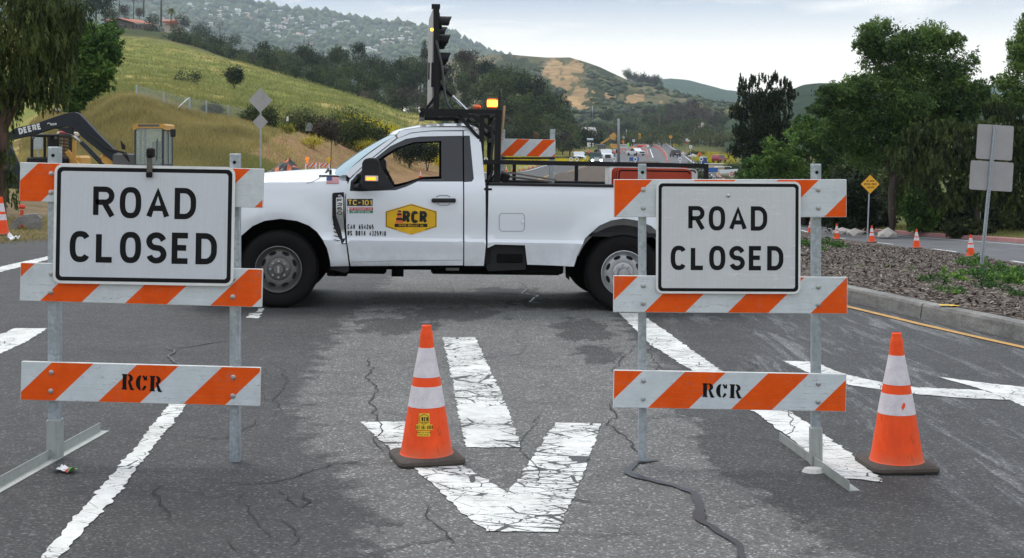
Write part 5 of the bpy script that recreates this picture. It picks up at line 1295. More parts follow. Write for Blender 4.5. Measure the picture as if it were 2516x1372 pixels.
def f(n,b):
    c=n.attr('gcol','Color'); p=n.pos(); s1=n.noise(p,.035,8,.72); s2=n.noise(p,.012,6,.7)
    k=n.mix(1,c,n.ramp(s1,[(.3,(.5,.52,.5,1)),(.5,(.95,.95,.95,1)),(.75,(1.5,1.45,1.3,1))]),'MULTIPLY'); k=n.mix(.8,k,n.ramp(s2,[(.35,.7),(.65,1.2)]),'MULTIPLY')
    n.link(k,b.inputs['Base Color']); n.bump(s1,.8,6)
M_hill=mat('hillside_scrub',rough=.95,spec=.05,fn=f)
def base(col,shape): return np.tile(col,(int(np.prod(shape)),1)).reshape(*shape,3)
def ell(px,py,cx,cy,rx,ry,nz,k=.5): 
    r=np.sqrt(((px-cx)/rx)**2+((py-cy)/ry)**2)+nz*k; return np.clip((1.12-r)/.16,0,1)
def farcol(px,py,nz,V):
    C=base(sR(62,78,58),px.shape); C=blend(C,sm(nz,-.1,.4),sR(88,98,66)); C=blend(C,ell(px,py,1150,110,150,45,nz)*.9,sR(96,106,70))
    C=blend(C,ell(px,py,400,40,60,14,nz)*.8,sR(150,128,116)); C=blend(C,ell(px,py,480,55,60,12,nz)*.7,sR(140,122,110)); return C
far1,FH=hill('far_hill',[(-700,60),(-300,10),(0,-40),(250,-50),(400,-30),(480,-25),(580,-2),(640,14),(702,28),(760,30),(837,40),(900,52),(993,60),(1048,68),(1100,82),(1146,103),(1195,122),(1240,134),(1300,150),(1400,185),(1520,240)],4200,2300,260,farcol,80,300,.04,seed=3)
far2,_=hill('far_hill',[(1560,215),(1610,198),(1650,195),(1700,203),(1740,218),(1780,232),(1830,236),(1900,225),(2000,228),(2200,215),(2500,210),(2900,220)],4000,2500,265,lambda a,b,n,V:base(sR(58,78,60),a.shape),40,120,.03,seed=9)
def midcol(px,py,nz,V):
    fz=np.array([mnoise.fractal((a*.035,b*.05,2),.9,2.0,5) for a,b in zip(px.ravel(),py.ravel())]).reshape(px.shape); nz=nz*.5+fz*1.1
    C=base(sR(118,108,86),px.shape); C=blend(C,sm(nz,0,.5)*.7,sR(98,100,62)); sh=sR(50,60,38); clay=sR(172,142,104)
    for e in((1300,165,34,26),(1425,165,50,18),(1490,180,30,22),(1350,225,40,40),(1475,225,75,38),(1420,260,50,25),(1545,235,40,25),(1560,270,60,25),(1250,190,60,50),(1440,300,120,35),(1590,290,90,25),(1650,300,100,40),(1380,155,14,8)): C=blend(C,ell(px,py,*e,nz,.9)*.88,sh)
    for e in((1385,185,48,32),(1405,168,38,16),(1420,238,32,32),(1400,258,22,18),(1460,228,14,6),(1560,243,34,9),(1625,250,14,5),(1500,238,12,6),(1365,195,18,16)): C=blend(C,ell(px,py,*e,nz,1.1)*.92,clay)
    C=blend(C,ell(px,py,1800,250,60,16,nz)*.9,sR(120,130,78)); return C
mid1,MH=hill('scarred_hill',[(1050,160),(1150,140),(1240,134),(1290,139),(1345,143),(1400,143),(1440,155),(1475,168),(1500,180),(1540,198),(1600,217),(1660,237),(1700,250),(1760,268),(1820,262),(1900,272),(2000,290),(2100,320)],1500,760,345,midcol,130,520,.06,seed=5)
rt1,_=hill('wooded_hill',[(1780,300),(1850,262),(1900,240),(1940,222),(1975,208),(2010,204),(2060,204),(2150,214),(2300,240),(2500,255),(2800,250),(3100,240)],900,420,372,lambda a,b,n,V:blend(base(sR(52,68,52),a.shape),sm(n,0,.5)*.6,sR(84,96,60)),50,160,.05,seed=12)
def surf(HM,px,t):
    pxs,ts,G3=HM; i=np.clip(np.searchsorted(pxs,px),1,len(pxs)-1); j=np.clip(int(t*(len(ts)-1)),0,len(ts)-1); return Vector(G3[j,i])
def surf_at(HM,px,y):
    """surface point whose picture height is nearest to y"""
    pxs,ts,G3=HM; i=np.clip(np.searchsorted(pxs,px),1,len(pxs)-1); c=G3[:,i]; yy=CY-(c[:,2]-HC)/c[:,1]*F; j=int(np.argmin(np.abs(yy-y))); 
    return Vector(c[j])
# ------------------------------------------------------------------ foliage
def folmat(name,c0,c1,c2,trans=.28,rough=.6,objvar=.25):
    m=bpy.data.materials.new(name); m.use_nodes=True; n=NT(m); b=n.n['Principled BSDF']; n.b=b
    t=n.attr('tint'); r=n.rand(); t2=n.math('ADD',t,n.math('MULTIPLY',n.math('SUBTRACT',r,.5),objvar))
    c=n.ramp(t2,[(.1,(*c0,1)),(.5,(*c1,1)),(.92,(*c2,1))]); n.link(c,b.inputs['Base Color']); b.inputs['Roughness'].default_value=rough; b.inputs['Specular IOR Level'].default_value=.25
    tr=n.node('ShaderNodeBsdfTranslucent'); n.link(c,tr.inputs[0]); mx=n.node('ShaderNodeMixShader'); mx.inputs[0].default_value=trans; n.link(b.outputs[0],mx.inputs[1]); n.link(tr.outputs[0],mx.inputs[2])
    n.link(mx.outputs[0],n.n['Material Output'].inputs['Surface']); MATS[name]=m; return m
F_pep=folmat('pepper_leaves',(.022,.038,.012),(.07,.10,.028),(.15,.19,.05),.3)
F_brt=folmat('bright_leaves',(.034,.085,.018),(.10,.20,.04),(.25,.38,.09),.35)
F_big=folmat('tree_leaves',(.03,.066,.02),(.09,.165,.042),(.21,.31,.075),.35)
F_drk=folmat('pine_needles',(.010,.018,.010),(.030,.048,.022),(.08,.10,.045),.2)
F_wood=folmat('woodland_leaves',(.010,.020,.008),(.032,.055,.017),(.095,.125,.038),.2,objvar=.7)
F_brn=folmat('brownish_leaves',(.026,.020,.016),(.082,.062,.045),(.15,.12,.08),.2,objvar=.4)
F_scr=folmat('scrub_leaves',(.020,.032,.012),(.060,.080,.028),(.13,.145,.055),.25,objvar=.5)
F_olv=folmat('olive_leaves',(.03,.045,.015),(.085,.105,.035),(.17,.18,.06),.25,objvar=.4)
F_mus=folmat('mustard_flowers',(.10,.13,.02),(.45,.38,.02),(.75,.62,.03),.3)
F_grs=folmat('dry_grass',(.15,.13,.05),(.36,.30,.115),(.58,.48,.20),.3,objvar=.5)
F_ggr=folmat('green_grass',(.12,.155,.04),(.23,.25,.075),(.37,.34,.13),.3,objvar=.5)
M_bark=worn('bark_brown',(.085,.062,.05,1),.9,scale=5,bump=.5); M_bark2=worn('bark_grey',(.16,.14,.12,1),.9,scale=5)
def leafmesh(name,lobes,n,size,m,parent=None,clump=14,spread=.16,droop=0,seed=0,aspect=.42,shell=.55,tuft=0,link=True,base=None,flat=1,sub=0):
    """lobes: (x,y,z,rx,ry,rz). leaves are rhombi gathered in sprays"""
    r=np.random.RandomState(seed+100); L=np.array(lobes,float)
    if sub:
        o_=[]
        for l in L:
            o_.append((*l[:3],*(l[3:]*.72)))
            for _ in range(sub):
                dv=r.normal(size=3); dv/=np.linalg.norm(dv); q=r.uniform(.26,.48); o_.append((*(l[:3]+dv*l[3:]*r.uniform(.6,.88)),*(l[3:]*q)))
        L=np.array(o_)
    w=(L[:,3]*L[:,5]+L[:,3]*L[:,4]); w/=w.sum(); nc=max(1,n//clump)
    k=r.choice(len(L),nc,p=w); d=r.normal(size=(nc,3)); d/=np.linalg.norm(d,axis=1)[:,None]
    rad=1-shell*r.rand(nc)**2.2; lump=1+.22*np.sin(d[:,0]*5+k*1.7)*np.cos(d[:,2]*6+k)+.12*r.normal(size=nc)
    c=L[k,:3]+d*L[k,3:]*(rad*lump)[:,None]
    ltint=r.rand(len(L)); ct=np.clip(.30+0.58*(ltint[k]-.5)+.26*r.normal(size=nc)*.8+.15,0,1)
    ms=L[k,3:].mean(1)
    cc=np.repeat(np.arange(nc),clump); N=len(cc); u=r.rand(N)
    off=r.normal(size=(N,3))*spread*np.maximum(ms[cc],.3)[:,None]
    if droop: off[:,:2]*=.35; off[:,2]=-u*droop*(.6+.8*r.rand(nc)[cc])+off[:,2]*.3
    if tuft: off=off*.5+np.array([0,0,1])*(u*tuft)[:,None]
    P=c[cc]+off
    ax=r.normal(size=(N,3))+ (d[cc]*1.0); 
    if droop: ax=ax*.35+np.array([0,0,-1.5])
    if tuft: ax=ax*.6+np.array([0,0,1.2])
    ax/=np.linalg.norm(ax,axis=1)[:,None]; b=np.cross(ax,r.normal(size=(N,3))); b/=np.linalg.norm(b,axis=1)[:,None]+1e-9
    s=size*(.6+.8*r.rand(N))[:,None]
    V=np.stack([P-ax*s*.5,P+b*s*aspect*.5,P+ax*s*.5,P-b*s*aspect*.5],1).reshape(-1,3)
    Fq=np.arange(N*4).reshape(-1,4); tint=np.clip(ct[cc]+.12*r.normal(size=N),0,1)
    return np_mesh(name,V,Fq,m,parent,attrs={'tint':('FACE','FLOAT',tint)},link=link)
def trunk(name,segs,parent,m=M_bark,n=8):
    mb=MB()
    for pts,rs in segs: mb.tube(pts,rs,n)
    return mb.build(name,m,parent,smooth=True)
def px_lobes(lst,d,org,dy=1.0,seed=0):
    r=random.Random(seed); out=[]
    for q in lst:
        px,y,rx=q[:3]; ry=q[3] if len(q)>3 else rx; dd=q[4] if len(q)>4 else r.uniform(-.25,.25)*rx*d/F
        p=W(px,y,d+dd)-org; out.append((p.x,p.y,p.z,rx*d/F,max(rx,ry)*d/F*dy,ry*d/F))
    return out
def bigtree(name,label,cat,d,bpx,lobes,n,size,m,limbs=(),tm=M_bark,group=None,seed=0,**kw):
    B=GD(bpx,d); root=thing(name,label,cat,B,group=group); kw.setdefault('sub',7)
    leafmesh('crown',px_lobes(lobes,d,B,seed=seed),n,size,m,root,seed=seed,**kw)
    segs=[]
    for l in limbs:
        pts=[Vector((0,0,-.1)) if q is None else W(q[0],q[1],d+(q[3] if len(q)>3 else 0))-B for q in l]; rs=[(.1 if q is None else q[2]) for q in l]
        segs.append((pts,rs))
    if segs: trunk('trunk',segs,root,tm)
    return root
bigtree('pepper_tree','large drooping pepper tree at the left edge hanging over the excavator arm','tree',29,15,
  [(60,40,130,110),(110,110,75,90),(10,130,110,90),(120,160,62,60),(-90,80,140),(30,-70,150),(-60,240,90,90),(55,185,75,45),(148,60,46,70),(150,150,38,50),(-10,330,40,70),(-60,400,70,90),(-8,430,34,60),(172,212,18,18),(-180,100,140),(95,225,65,32),(20,240,45,45),(5,375,36,60),(0,455,46,55),(150,225,34,28),(-40,520,50,40)],90000,.095,F_pep,
  [[(2,560,.12),(4,470,.11),(8,400,.10),(6,300,.09),(30,180,.06)],[(6,330,.07),(60,220,.04),(100,120,.03)],[(6,350,.07),(-40,220,.05),(-80,60,.03)]],worn('pepper_bark',(.12,.07,.055,1),.9,scale=4,bump=.6),clump=20,spread=.13,droop=.28,seed=1,aspect=.26,shell=.75)
bigtree('broadleaf_tree','dense bright green round tree between the pepper tree and the grass hill','tree',62,190,
  [(215,110,78,75),(170,80,60,60),(255,105,45,50),(230,175,55,50),(180,170,60,60),(140,120,60,80),(255,150,40,40),(120,60,60,50),(215,215,50,25),(195,225,60,30),(180,255,40,28)],52000,.15,F_brt,
  [[None,(188,250,.16),(190,200,.13),(200,130,.06)],[(189,220,.1),(235,150,.05)],[(189,210,.1),(150,140,.05)]],clump=12,spread=.11,seed=2,aspect=.5,shell=.6)
bigtree('spreading_tree','tallest broad tree on the right with a bare forked trunk above the kerb','tree',63,2192,
  [(2260,130,88,80),(2180,105,75,55),(2125,95,40,35),(2330,150,62,75),(2290,95,60,40),(2130,215,75,45),(2210,230,100,70),(2330,255,85,60),(2050,232,55,35),(2392,235,50,42),(2110,290,70,45),(2180,330,80,50),(2020,270,45,25),(2240,330,70,50),(2150,150,50,40),(2090,240,50,30),(2240,190,90,50),(2180,380,90,50),(2080,340,70,40),(2280,400,60,50),(2350,300,70,50),(2330,200,60,40),(2300,330,70,50),(2150,290,80,45)],120000,.16,F_big,
  [[None,(2192,520,.20),(2190,470,.17),(2196,430,.15)],[(2196,440,.13),(2165,360,.10),(2130,270,.06),(2100,220,.03)],[(2196,430,.13),(2225,330,.10),(2250,220,.07),(2260,120,.03)],[(2215,350,.08),(2300,280,.05),(2340,200,.02)],[(2192,470,.08),(2240,400,.05),(2290,350,.03)]],clump=12,spread=.15,seed=3,aspect=.38,shell=.65)
bigtree('dark_pine','dark tufted pine standing apart at the left of the right hand trees','tree',95,1872,
  [(1880,250,60,45),(1835,250,35,50),(1925,250,32,40),(1870,310,75,50),(1835,355,50,40),(1905,370,60,50),(1815,285,26,20),(1930,320,30,45),(1870,400,60,40),(1820,215,9,22),(1848,202,9,20),(1875,196,10,16),(1905,200,10,18),(1935,215,10,22),(1862,210,9,18),(1922,205,8,16),(1892,210,10,16),(1948,240,10,18),(1805,268,12,9)],30000,.24,F_drk,
  [[None,(1872,400,.2),(1875,300,.14),(1880,220,.05)],[(1873,340,.1),(1830,270,.05)],[(1873,330,.1),(1925,250,.05)]],clump=14,spread=.10,seed=4,aspect=.3,tuft=.35,shell=.7)
bigtree('broadleaf_tree','lower bright green tree in front of the dark pine, with yellowish shoots','tree',78,1975,
  [(1985,330,62,40),(1930,385,60,40),(2045,370,62,55),(1870,420,55,35),(1960,430,75,45),(2060,440,60,55),(1900,355,30,20),(2030,310,40,25),(1840,450,45,30),(1990,490,80,45)],50000,.17,F_brt,
  [[None,(1975,470,.12),(1985,380,.08)],[(1975,480,.1),(1920,400,.05)],[(1976,470,.1),(2040,400,.05)]],clump=12,spread=.12,seed=5,aspect=.45)
bigtree('weeping_tree','wide olive green weeping tree behind the two blank sign backs','tree',58,2400,
  [(2265,320,60,40),(2340,315,65,35),(2225,390,45,50),(2310,400,75,75),(2420,350,80,60),(2500,330,70,60),(2400,450,80,60),(2500,440,70,80),(2270,460,45,50),(2560,380,80,90),(2340,490,60,45),(2460,270,60,30)],90000,.15,F_pep,
  [[None,(2400,480,.16),(2390,400,.12),(2350,320,.06)],[(2396,440,.1),(2470,350,.06)],[(2394,430,.1),(2300,370,.05)]],clump=20,spread=.10,droop=.16,seed=6,aspect=.34,shell=.7)
bigtree('broadleaf_tree','tall feathery tree cut by the right edge of the view','tree',66,2540,
  [(2500,110,28,35),(2530,80,40,50),(2470,205,35,30),(2520,190,50,60),(2450,245,35,22),(2550,130,60,80),(2500,250,50,35),(2600,150,70,110)],34000,.16,F_big,
  [[None,(2540,420,.2),(2535,250,.12),(2525,110,.05)],[(2537,300,.1),(2470,220,.04)]],clump=12,spread=.16,seed=7,aspect=.35)
# understorey shrubs on the right bank
def shrub(name,label,px,y,rx,ry,d,m,n,size,seed,group=None,cat='shrub',**kw):
    B=GD(px,d); root=thing(name,label,cat,B,group=group); lob=px_lobes([(px,y,rx,ry),(px-rx*.5,y+ry*.2,rx*.6,ry*.7),(px+rx*.5,y+ry*.15,rx*.6,ry*.75),(px,y+ry*.9,rx*.85,ry*.6)],d,B,seed=seed)
    leafmesh('foliage',lob,n,size,m,root,seed=seed,**kw)
    mb=MB(); r=random.Random(seed)
    for i in range(4):
        a=r.uniform(0,6.3); h=max(.3,lob[0][2]); mb.tube([(0,0,-.1),(math.cos(a)*.15,math.sin(a)*.15,h*.4),(math.cos(a)*.4*lob[0][3],math.sin(a)*.4*lob[0][3],h)],[.035*max(1,d/80),.025*max(1,d/80),.01],5)
    mb.build('stems',M_bark,root); return root
for i,(px,y,rx,ry,d,m,lab) in enumerate([(2090,495,60,60,67,F_wood,'dark shrub behind the yellow speed zone sign'),(2010,520,60,40,80,F_wood,'low dark shrub left of the speed zone sign post'),(2265,500,38,45,62,F_brt,'bright leafy shrub right of the forked trunk'),(2330,525,60,40,64,F_wood,'dark shrub between the forked trunk and the sign backs'),(2440,530,70,45,64,F_drk,'darkest shrub low behind the leaning sign post'),(2540,530,70,50,62,F_wood,'dark shrub at the right edge behind the red kerb'),(2150,520,45,40,72,F_drk,'shaded shrub directly behind the forked trunk'),(2230,440,60,60,70,F_wood,'tall shaded shrub filling the gap under the tallest tree'),(2120,430,70,60,76,F_wood,'tall shrub above the yellow speed zone sign'),(1900,480,80,45,90,F_wood,'broad shrub below the dark pine'),(2380,560,50,14,58,F_scr,'low scrubby plant on the bank behind the leaning sign post')]):
    shrub('shrub',lab,px,y,rx,ry,d,m,7000,.22,20+i,clump=12,spread=.16)
# shrubs on the left banks
for i,(px,y,rx,ry,d,m,lab,n,sz) in enumerate([(640,285,42,30,92,F_wood,'dark bush behind the pair of blank diamond signs',5000,.16),(740,300,45,28,100,F_scr,'grey green bush on the bank right of the diamond signs',5000,.18),(800,318,28,28,98,F_brn,'dry brown bush beside the truck antenna',3500,.18),(850,312,55,38,104,F_wood,'large dark green bush above the windscreen',8000,.18),(912,330,40,30,104,F_wood,'rounded dark bush low above the cab roof',5000,.18),(1005,362,38,24,112,F_wood,'dark bush seen through the cab window, left one',5000,.18),(1050,366,30,20,116,F_wood,'dark bush seen through the cab window, right one',4000,.18),
    (576,182,20,16,205,F_wood,'small dark green bush alone on the grass hill',3000,.3),(462,190,30,16,190,F_scr,'sparse straggly bush in the middle of the grass hill',900,.3),(520,268,24,12,92,F_scr,'low bush behind the wire fence',2500,.15),(700,318,22,14,92,F_mus,'yellow flowering weeds beside the fallen fence panel',1500,.12),(770,345,26,10,88,F_mus,'yellow flowering weeds on the cut bank',1200,.1),(900,352,28,9,100,F_mus,'yellow flowering weeds at the foot of the large bush',1200,.1)]):
    shrub('bush',lab,px,y,rx,ry,d,m,n,sz,50+i,cat='bush',clump=10,spread=.2)
# ------------------------------------------------------------------ woods: shared crown meshes, every tree its own object
def protomesh(name,lobes,n,size,m,**kw): return leafmesh(name,lobes,n,size,m,link=False,**kw)
rr0=random.Random(5)
def blob(k,rz=.8): 
    o=[(0,0,.62,.36,.36,.34*rz)]
    for i in range(k): a=i*2.4; rad=.26+.05*rr0.random(); o.append((math.cos(a)*rad,math.sin(a)*rad,.36+.3*rr0.random()+.05,.24,.24,.22*rz))
    return o
PROTO={'oak':[protomesh('crown',blob(6),1500,.085,F_wood,seed=s,clump=8,spread=.2) for s in(31,32,33)],
 'brown':[protomesh('crown',blob(6),1300,.08,F_brn,seed=s,clump=8,spread=.2) for s in(34,35)],
 'umbrella':[protomesh('crown',[(0,0,.85,.45,.45,.14),(.25,.1,.78,.25,.25,.12),(-.25,0,.75,.25,.25,.14),(0,.2,.6,.25,.25,.2),(0,-.1,.5,.3,.3,.25)],1500,.08,F_wood,seed=36,clump=8,spread=.15)],
 'cypress':[protomesh('crown',[(0,0,.25,.16,.16,.25),(0,0,.5,.14,.14,.25),(0,0,.75,.10,.10,.22)],900,.08,F_drk,seed=37,clump=8,spread=.15)],
 'conifer':[protomesh('crown',[(0,0,.2+.11*i,.30-.035*i,.30-.035*i,.09) for i in range(7)]+[(0,0,.95,.04,.04,.1)],1400,.07,F_drk,seed=38,clump=8,spread=.15)],
 'scrub':[protomesh('crown',[(0,0,.45,.5,.5,.45),(.3,.1,.35,.35,.35,.35),(-.3,-.1,.3,.35,.35,.3)],1200,.09,F_olv,seed=39,clump=8,spread=.2)],
 'bush':[protomesh('crown',[(0,0,.5,.5,.5,.5),(.25,.15,.45,.35,.35,.4),(-.28,-.1,.35,.33,.33,.35)],1500,.085,F_wood,seed=s,clump=8,spread=.18) for s in(41,42)],
 'dead':[protomesh('crown',blob(6),260,.05,F_brn,seed=40,clump=5,spread=.25)]}
tb=MB(); tb.tube([(0,0,-.15),(.01,0,.3),(0,.01,.62)],[.030,.022,.008],5); tb.tube([(0,0,.3),(.15,.05,.55)],[.014,.005],4); tb.tube([(0,0,.35),(-.14,-.06,.6)],[.014,.005],4)
TRK=tb.build('trunk',M_bark,link=False).data
cnt={}
def wood(px,ytop,ybase,rx,d,kind,label,cat='tree',group=None,zbase=None,trk=True):
    """tree with its top at picture height ytop and foot at ybase, half width rx px, at distance d"""
    x=(px-CX)*d/F; zt=HC-(ytop-CY)*d/F; zb=HC-(ybase-CY)*d/F if zbase is None else zbase
    h=zt-zb; me=PROTO[kind]; me=me[cnt.get(kind,0)%len(me)]; cnt[kind]=cnt.get(kind,0)+1
    root=thing({'oak':'oak_tree','brown':'brown_tree','umbrella':'umbrella_pine','cypress':'cypress_tree','conifer':'conifer_tree','scrub':'scrub_bush','bush':'round_bush','dead':'bare_tree'}[kind],label,cat if kind not in('scrub','bush') else 'bush',(x,d,zb),rnd.uniform(0,6.3),group)
    w=rx*d/F/.5; root.scale=(w,w,h)
    o=bpy.data.objects.new('crown',me); COL.objects.link(o); o.parent=root
    if trk: t=bpy.data.objects.new('trunk',TRK); COL.objects.link(t); t.parent=root
    return root
# belt of dark woods behind the grass hill
topx=[430,480,520,560,600,650,690,750,800,880,930,1000,1040,1100,1150,1200,1260,1300,1340,1380,1420,1460]; topy=[70,85,92,110,118,108,118,108,118,112,140,138,135,150,128,150,158,178,210,250,290,318]
botx=[430,520,600,700,800,900,1000,1050,1150,1300,1460]; boty=[105,135,165,195,222,258,288,310,330,345,352]
r=random.Random(3); k=0
for row in range(6):
    t=row/5
    for px in np.arange(440,1462,(30,30,32,34,36,38)[row]):
        px+=r.uniform(-9,9); yt=float(np.interp(px,topx,topy)); ybm=float(np.interp(px,botx,boty)); hgt=ybm-yt
        if hgt<30 and row>1: continue
        if row*22>hgt+15: continue
        top=yt+ (hgt-20)*t*.9+r.uniform(-8,8)+ (0 if row else 2); d=470-150*t+r.uniform(-12,12); rx=r.uniform(19,31)
        kind='oak' if r.random()<.74 else ('brown' if r.random()<.35 else('conifer' if r.random()<.5 else 'umbrella'))
        if kind=='conifer': rx*=.9
        lab={'oak':'dark green tree packed into the wood behind the grass hill','brown':'dull brown tree packed into the wood behind the grass hill','conifer':'pointed dark conifer packed into the wood behind the grass hill','umbrella':'flat topped pine packed into the wood behind the grass hill'}[kind]
        wood(px,top,top+r.uniform(62,80),rx,d,kind,lab,group={'oak':'dark green trees of the wood','brown':'brown trees of the wood','conifer':'conifers of the wood','umbrella':'flat topped pines of the wood'}[kind]); k+=1
# rounded big pine crown right of the beacon
for px,yt,rx,d in((1215,168,42,380),(1262,162,44,375),(1305,185,42,372),(1340,215,40,368),(1370,250,34,365),(1290,225,50,350),(1235,220,50,350),(1335,270,45,350),(1385,290,30,350)): wood(px,yt,yt+95,rx,d,'oak','large rounded dark tree right of the amber beacon',group='rounded trees right of the beacon')
for px,yt,yb_,rx,d,kind,lab in((1043,98,150,20,420,'conifer','spiky conifer rising beside the arrow board'),(1150,118,165,30,440,'brown','brownish round tree on the skyline above the cab'),(755,112,180,26,440,'dead','bare grey tree in the wood left of the arrow board'),(880,108,165,22,480,'umbrella','flat topped pine standing above the wood'),(655,100,170,22,450,'conifer','pointed conifer at the left of the wood'),(577,82,112,13,520,'bush','lone round tree on the skyline left of the wood'),
    (1588,232,268,11,1150,'cypress','dark cypress in front of the scarred hill'),(505,0,0,1,1,'oak',None)):
    if lab: wood(px,yt,yb_,rx,d,kind,lab)
# eucalyptus grove on the scarred hill's ridge
for px,yt,yb_,rx in((1541,166,206,11),(1553,174,210,14),(1568,176,214,15),(1583,178,218,14),(1598,182,222,14),(1611,180,226,13),(1621,186,228,9),(1595,192,224,15),(1575,190,218,15),(1606,196,228,14)): wood(px,yt,yb_,rx,1485,'oak' if px%2 else 'brown','dark gum tree in the grove on the ridge of the scarred hill',group='gum trees on the ridge')
# valley trees
r=random.Random(8)
vt=[1400,1450,1500,1560,1600,1640,1680,1720,1760,1800,1850]; vy=[300,275,268,268,262,250,250,240,268,275,280]
n_v=0
for row in range(7):
    for px in np.arange(1395,1880,21):
        px+=r.uniform(-7,7); top=float(np.interp(px,vt,vy))+row*11+r.uniform(-4,4)
        if top>342: continue
        d=900-62*row+r.uniform(-15,15); big=1635<px<1760 and row<4
        kind='brown' if (big and r.random()<.8) or r.random()<.18 else('oak' if r.random()<.7 else 'scrub')
        lab={'brown':'grey brown tree in the valley beyond the road works','oak':'dark green tree in the valley beyond the road works','scrub':'olive green tree in the valley beyond the road works'}[kind]
        wood(px,top,top+r.uniform(30,42),r.uniform(12,19),d,kind,lab,group={'brown':'brown valley trees','oak':'dark valley trees','scrub':'olive valley trees'}[kind],trk=False); n_v+=1
for i,px in enumerate(range(1430,1860,24)): wood(px+r.uniform(-6,6),r.uniform(308,325) if px>1540 else r.uniform(322,334),356 if px>1540 else 362,r.uniform(16,24),r.uniform(430,520),'scrub','rounded olive bush along the far end of the road',group='bushes along the far road')
for px,yt,yb_,rx,d,kind,lab in((1385,318,362,30,330,'brown','reddish brown bush left of the parked work trucks'),(1400,345,382,40,320,'oak','dark green bush beside the parked work trucks'),(1350,325,380,30,330,'oak','dark bush behind the barricade in the truck bed'),(1540,335,352,24,470,'scrub','low grey bush by the bend of the far road'),(1240,300,360,40,330,'oak','dark tree behind the black rack, left'),(1290,320,370,36,325,'oak','dark tree behind the black rack, right'),(1440,330,350,25,430,'oak','dark green bush below the grey roofed house')): wood(px,yt,yb_,rx,d,kind,lab)
# shrubs at right of far road
r=random.Random(12)
for i in range(34):
    px=r.uniform(1700,1990); d=r.uniform(150,400); yb_=CY+ (HC-Hs((px-CX)*d/F,d))*F/d; wood(px,yb_-r.uniform(.9,2.2)*F/d,yb_+4,r.uniform(1.2,2.4)*F/d,d,'scrub' if r.random()<.6 else 'oak','scrubby bush on the low ground right of the far road',group='scrub right of the far road',trk=False)
# hilltop garden: trees round the houses
for i,(px,yt,yb_,rx,d,kind,lab) in enumerate([(150,-60,84,56,520,'oak','tall dark tree at the top left behind the red roofed house'),(195,-60,74,52,540,'umbrella','tall dark pine above the red roofed house, left'),(235,-60,72,48,545,'oak','tall dark tree above the red roofed house, right'),(270,10,66,20,560,'oak','dark tree touching the left roof end'),(180,20,90,35,500,'brown','brown tree left of the red roofed house'),(305,8,50,14,600,'brown','orange brown tree behind the red roof'),(343,14,48,12,600,'brown','small orange brown tree right of the chimney'),(328,-60,48,22,610,'dead','bare forked tall tree behind the red roof'),
   (380,58,98,21,530,'bush','round dark bush right of the red roofed house'),(375,32,62,14,560,'bush','dark tree between the two houses'),(443,66,106,22,520,'bush','round dark bush below the white gable'),(448,34,70,20,560,'bush','dark rounded tree behind the white gable'),(495,55,95,20,560,'bush','dark tree right of the white gable'),(480,75,112,24,520,'bush','dark bush right of the round bushes'),(520,80,122,24,510,'bush','dark bush on the hillside edge, lower'),(540,45,88,20,560,'dead','pale bare branching tree on the hillside'),(460,98,122,22,480,'scrub','olive bush at the top edge of the grass hill'),(500,104,132,26,470,'bush','dark bush along the top edge of the grass hill'),(330,70,86,24,545,'scrub','light green shrub below the red roofed house'),(285,62,86,20,560,'bush','dark shrub at the left end of the house'),(410,84,100,10,540,'brown','brown shrub between the round bushes'),(550,86,138,26,490,'bush','dark bush left end of the wood'),(360,90,106,16,500,'brown','reddish shrub at the top edge of the grass hill')]): wood(px,yt,yb_,rx,d,kind,lab)
def palm(px,ytop,ybase,d,label,rx=14,n=26,trunk_r=.25):
    x=(px-CX)*d/F; zb=HC-(ybase-CY)*d/F; zt=HC-(ytop-CY)*d/F-rx*.4*d/F; root=thing('palm_tree',label,'palm tree',(x,d,zb)); h=zt-zb
    mb=MB(); mb.tube([(0,0,-1),(.1,0,h*.5),(0,0,h)],[trunk_r*1.2,trunk_r,trunk_r*.9],7); mb.build('trunk',M_bark2,root,smooth=True)
    r=random.Random(int(px)); L=rx*d/F; mb=MB()
    for i in range(n):
        a=r.uniform(0,6.3); e=r.uniform(-.5,1.2); pts=[]
        for k in range(6):
            t=k/5; pts.append(Vector((math.cos(a)*math.cos(e)*L*t,math.sin(a)*math.cos(e)*L*t,h+L*(math.sin(e)*t-.75*t*t))))
        w=L*.16; s=Vector((-math.sin(a),math.cos(a),0)); vs=[]
        for k,p in enumerate(pts): ww=w*math.sin(math.pi*(.15+.85*k/5))+.02; vs+=[p-s*ww-Vector((0,0,ww*.7)),p,p+s*ww-Vector((0,0,ww*.7))]
        mb.add(vs,[q for k in range(5) for q in((3*k,3*k+1,3*k+4,3*k+3),(3*k+1,3*k+2,3*k+5,3*k+4))])
    o=mb.build('crown',F_ggr,root); at=o.data.attributes.new('tint','FLOAT','FACE'); at.data.foreach_set('value',[r.uniform(0,.5) for _ in o.data.polygons])
palm(420,18,70,545,'bushy palm tree standing between the two hilltop houses')
palm(396,-90,60,555,'very tall thin palm trunk running out of the top of the view, right one',12,22,.35); palm(353,-95,36,575,'very tall thin palm trunk running out of the top of the view, left one',12,22,.3)
palm(293,-20,32,600,'slim palm behind the red roofed house',10,18,.22)
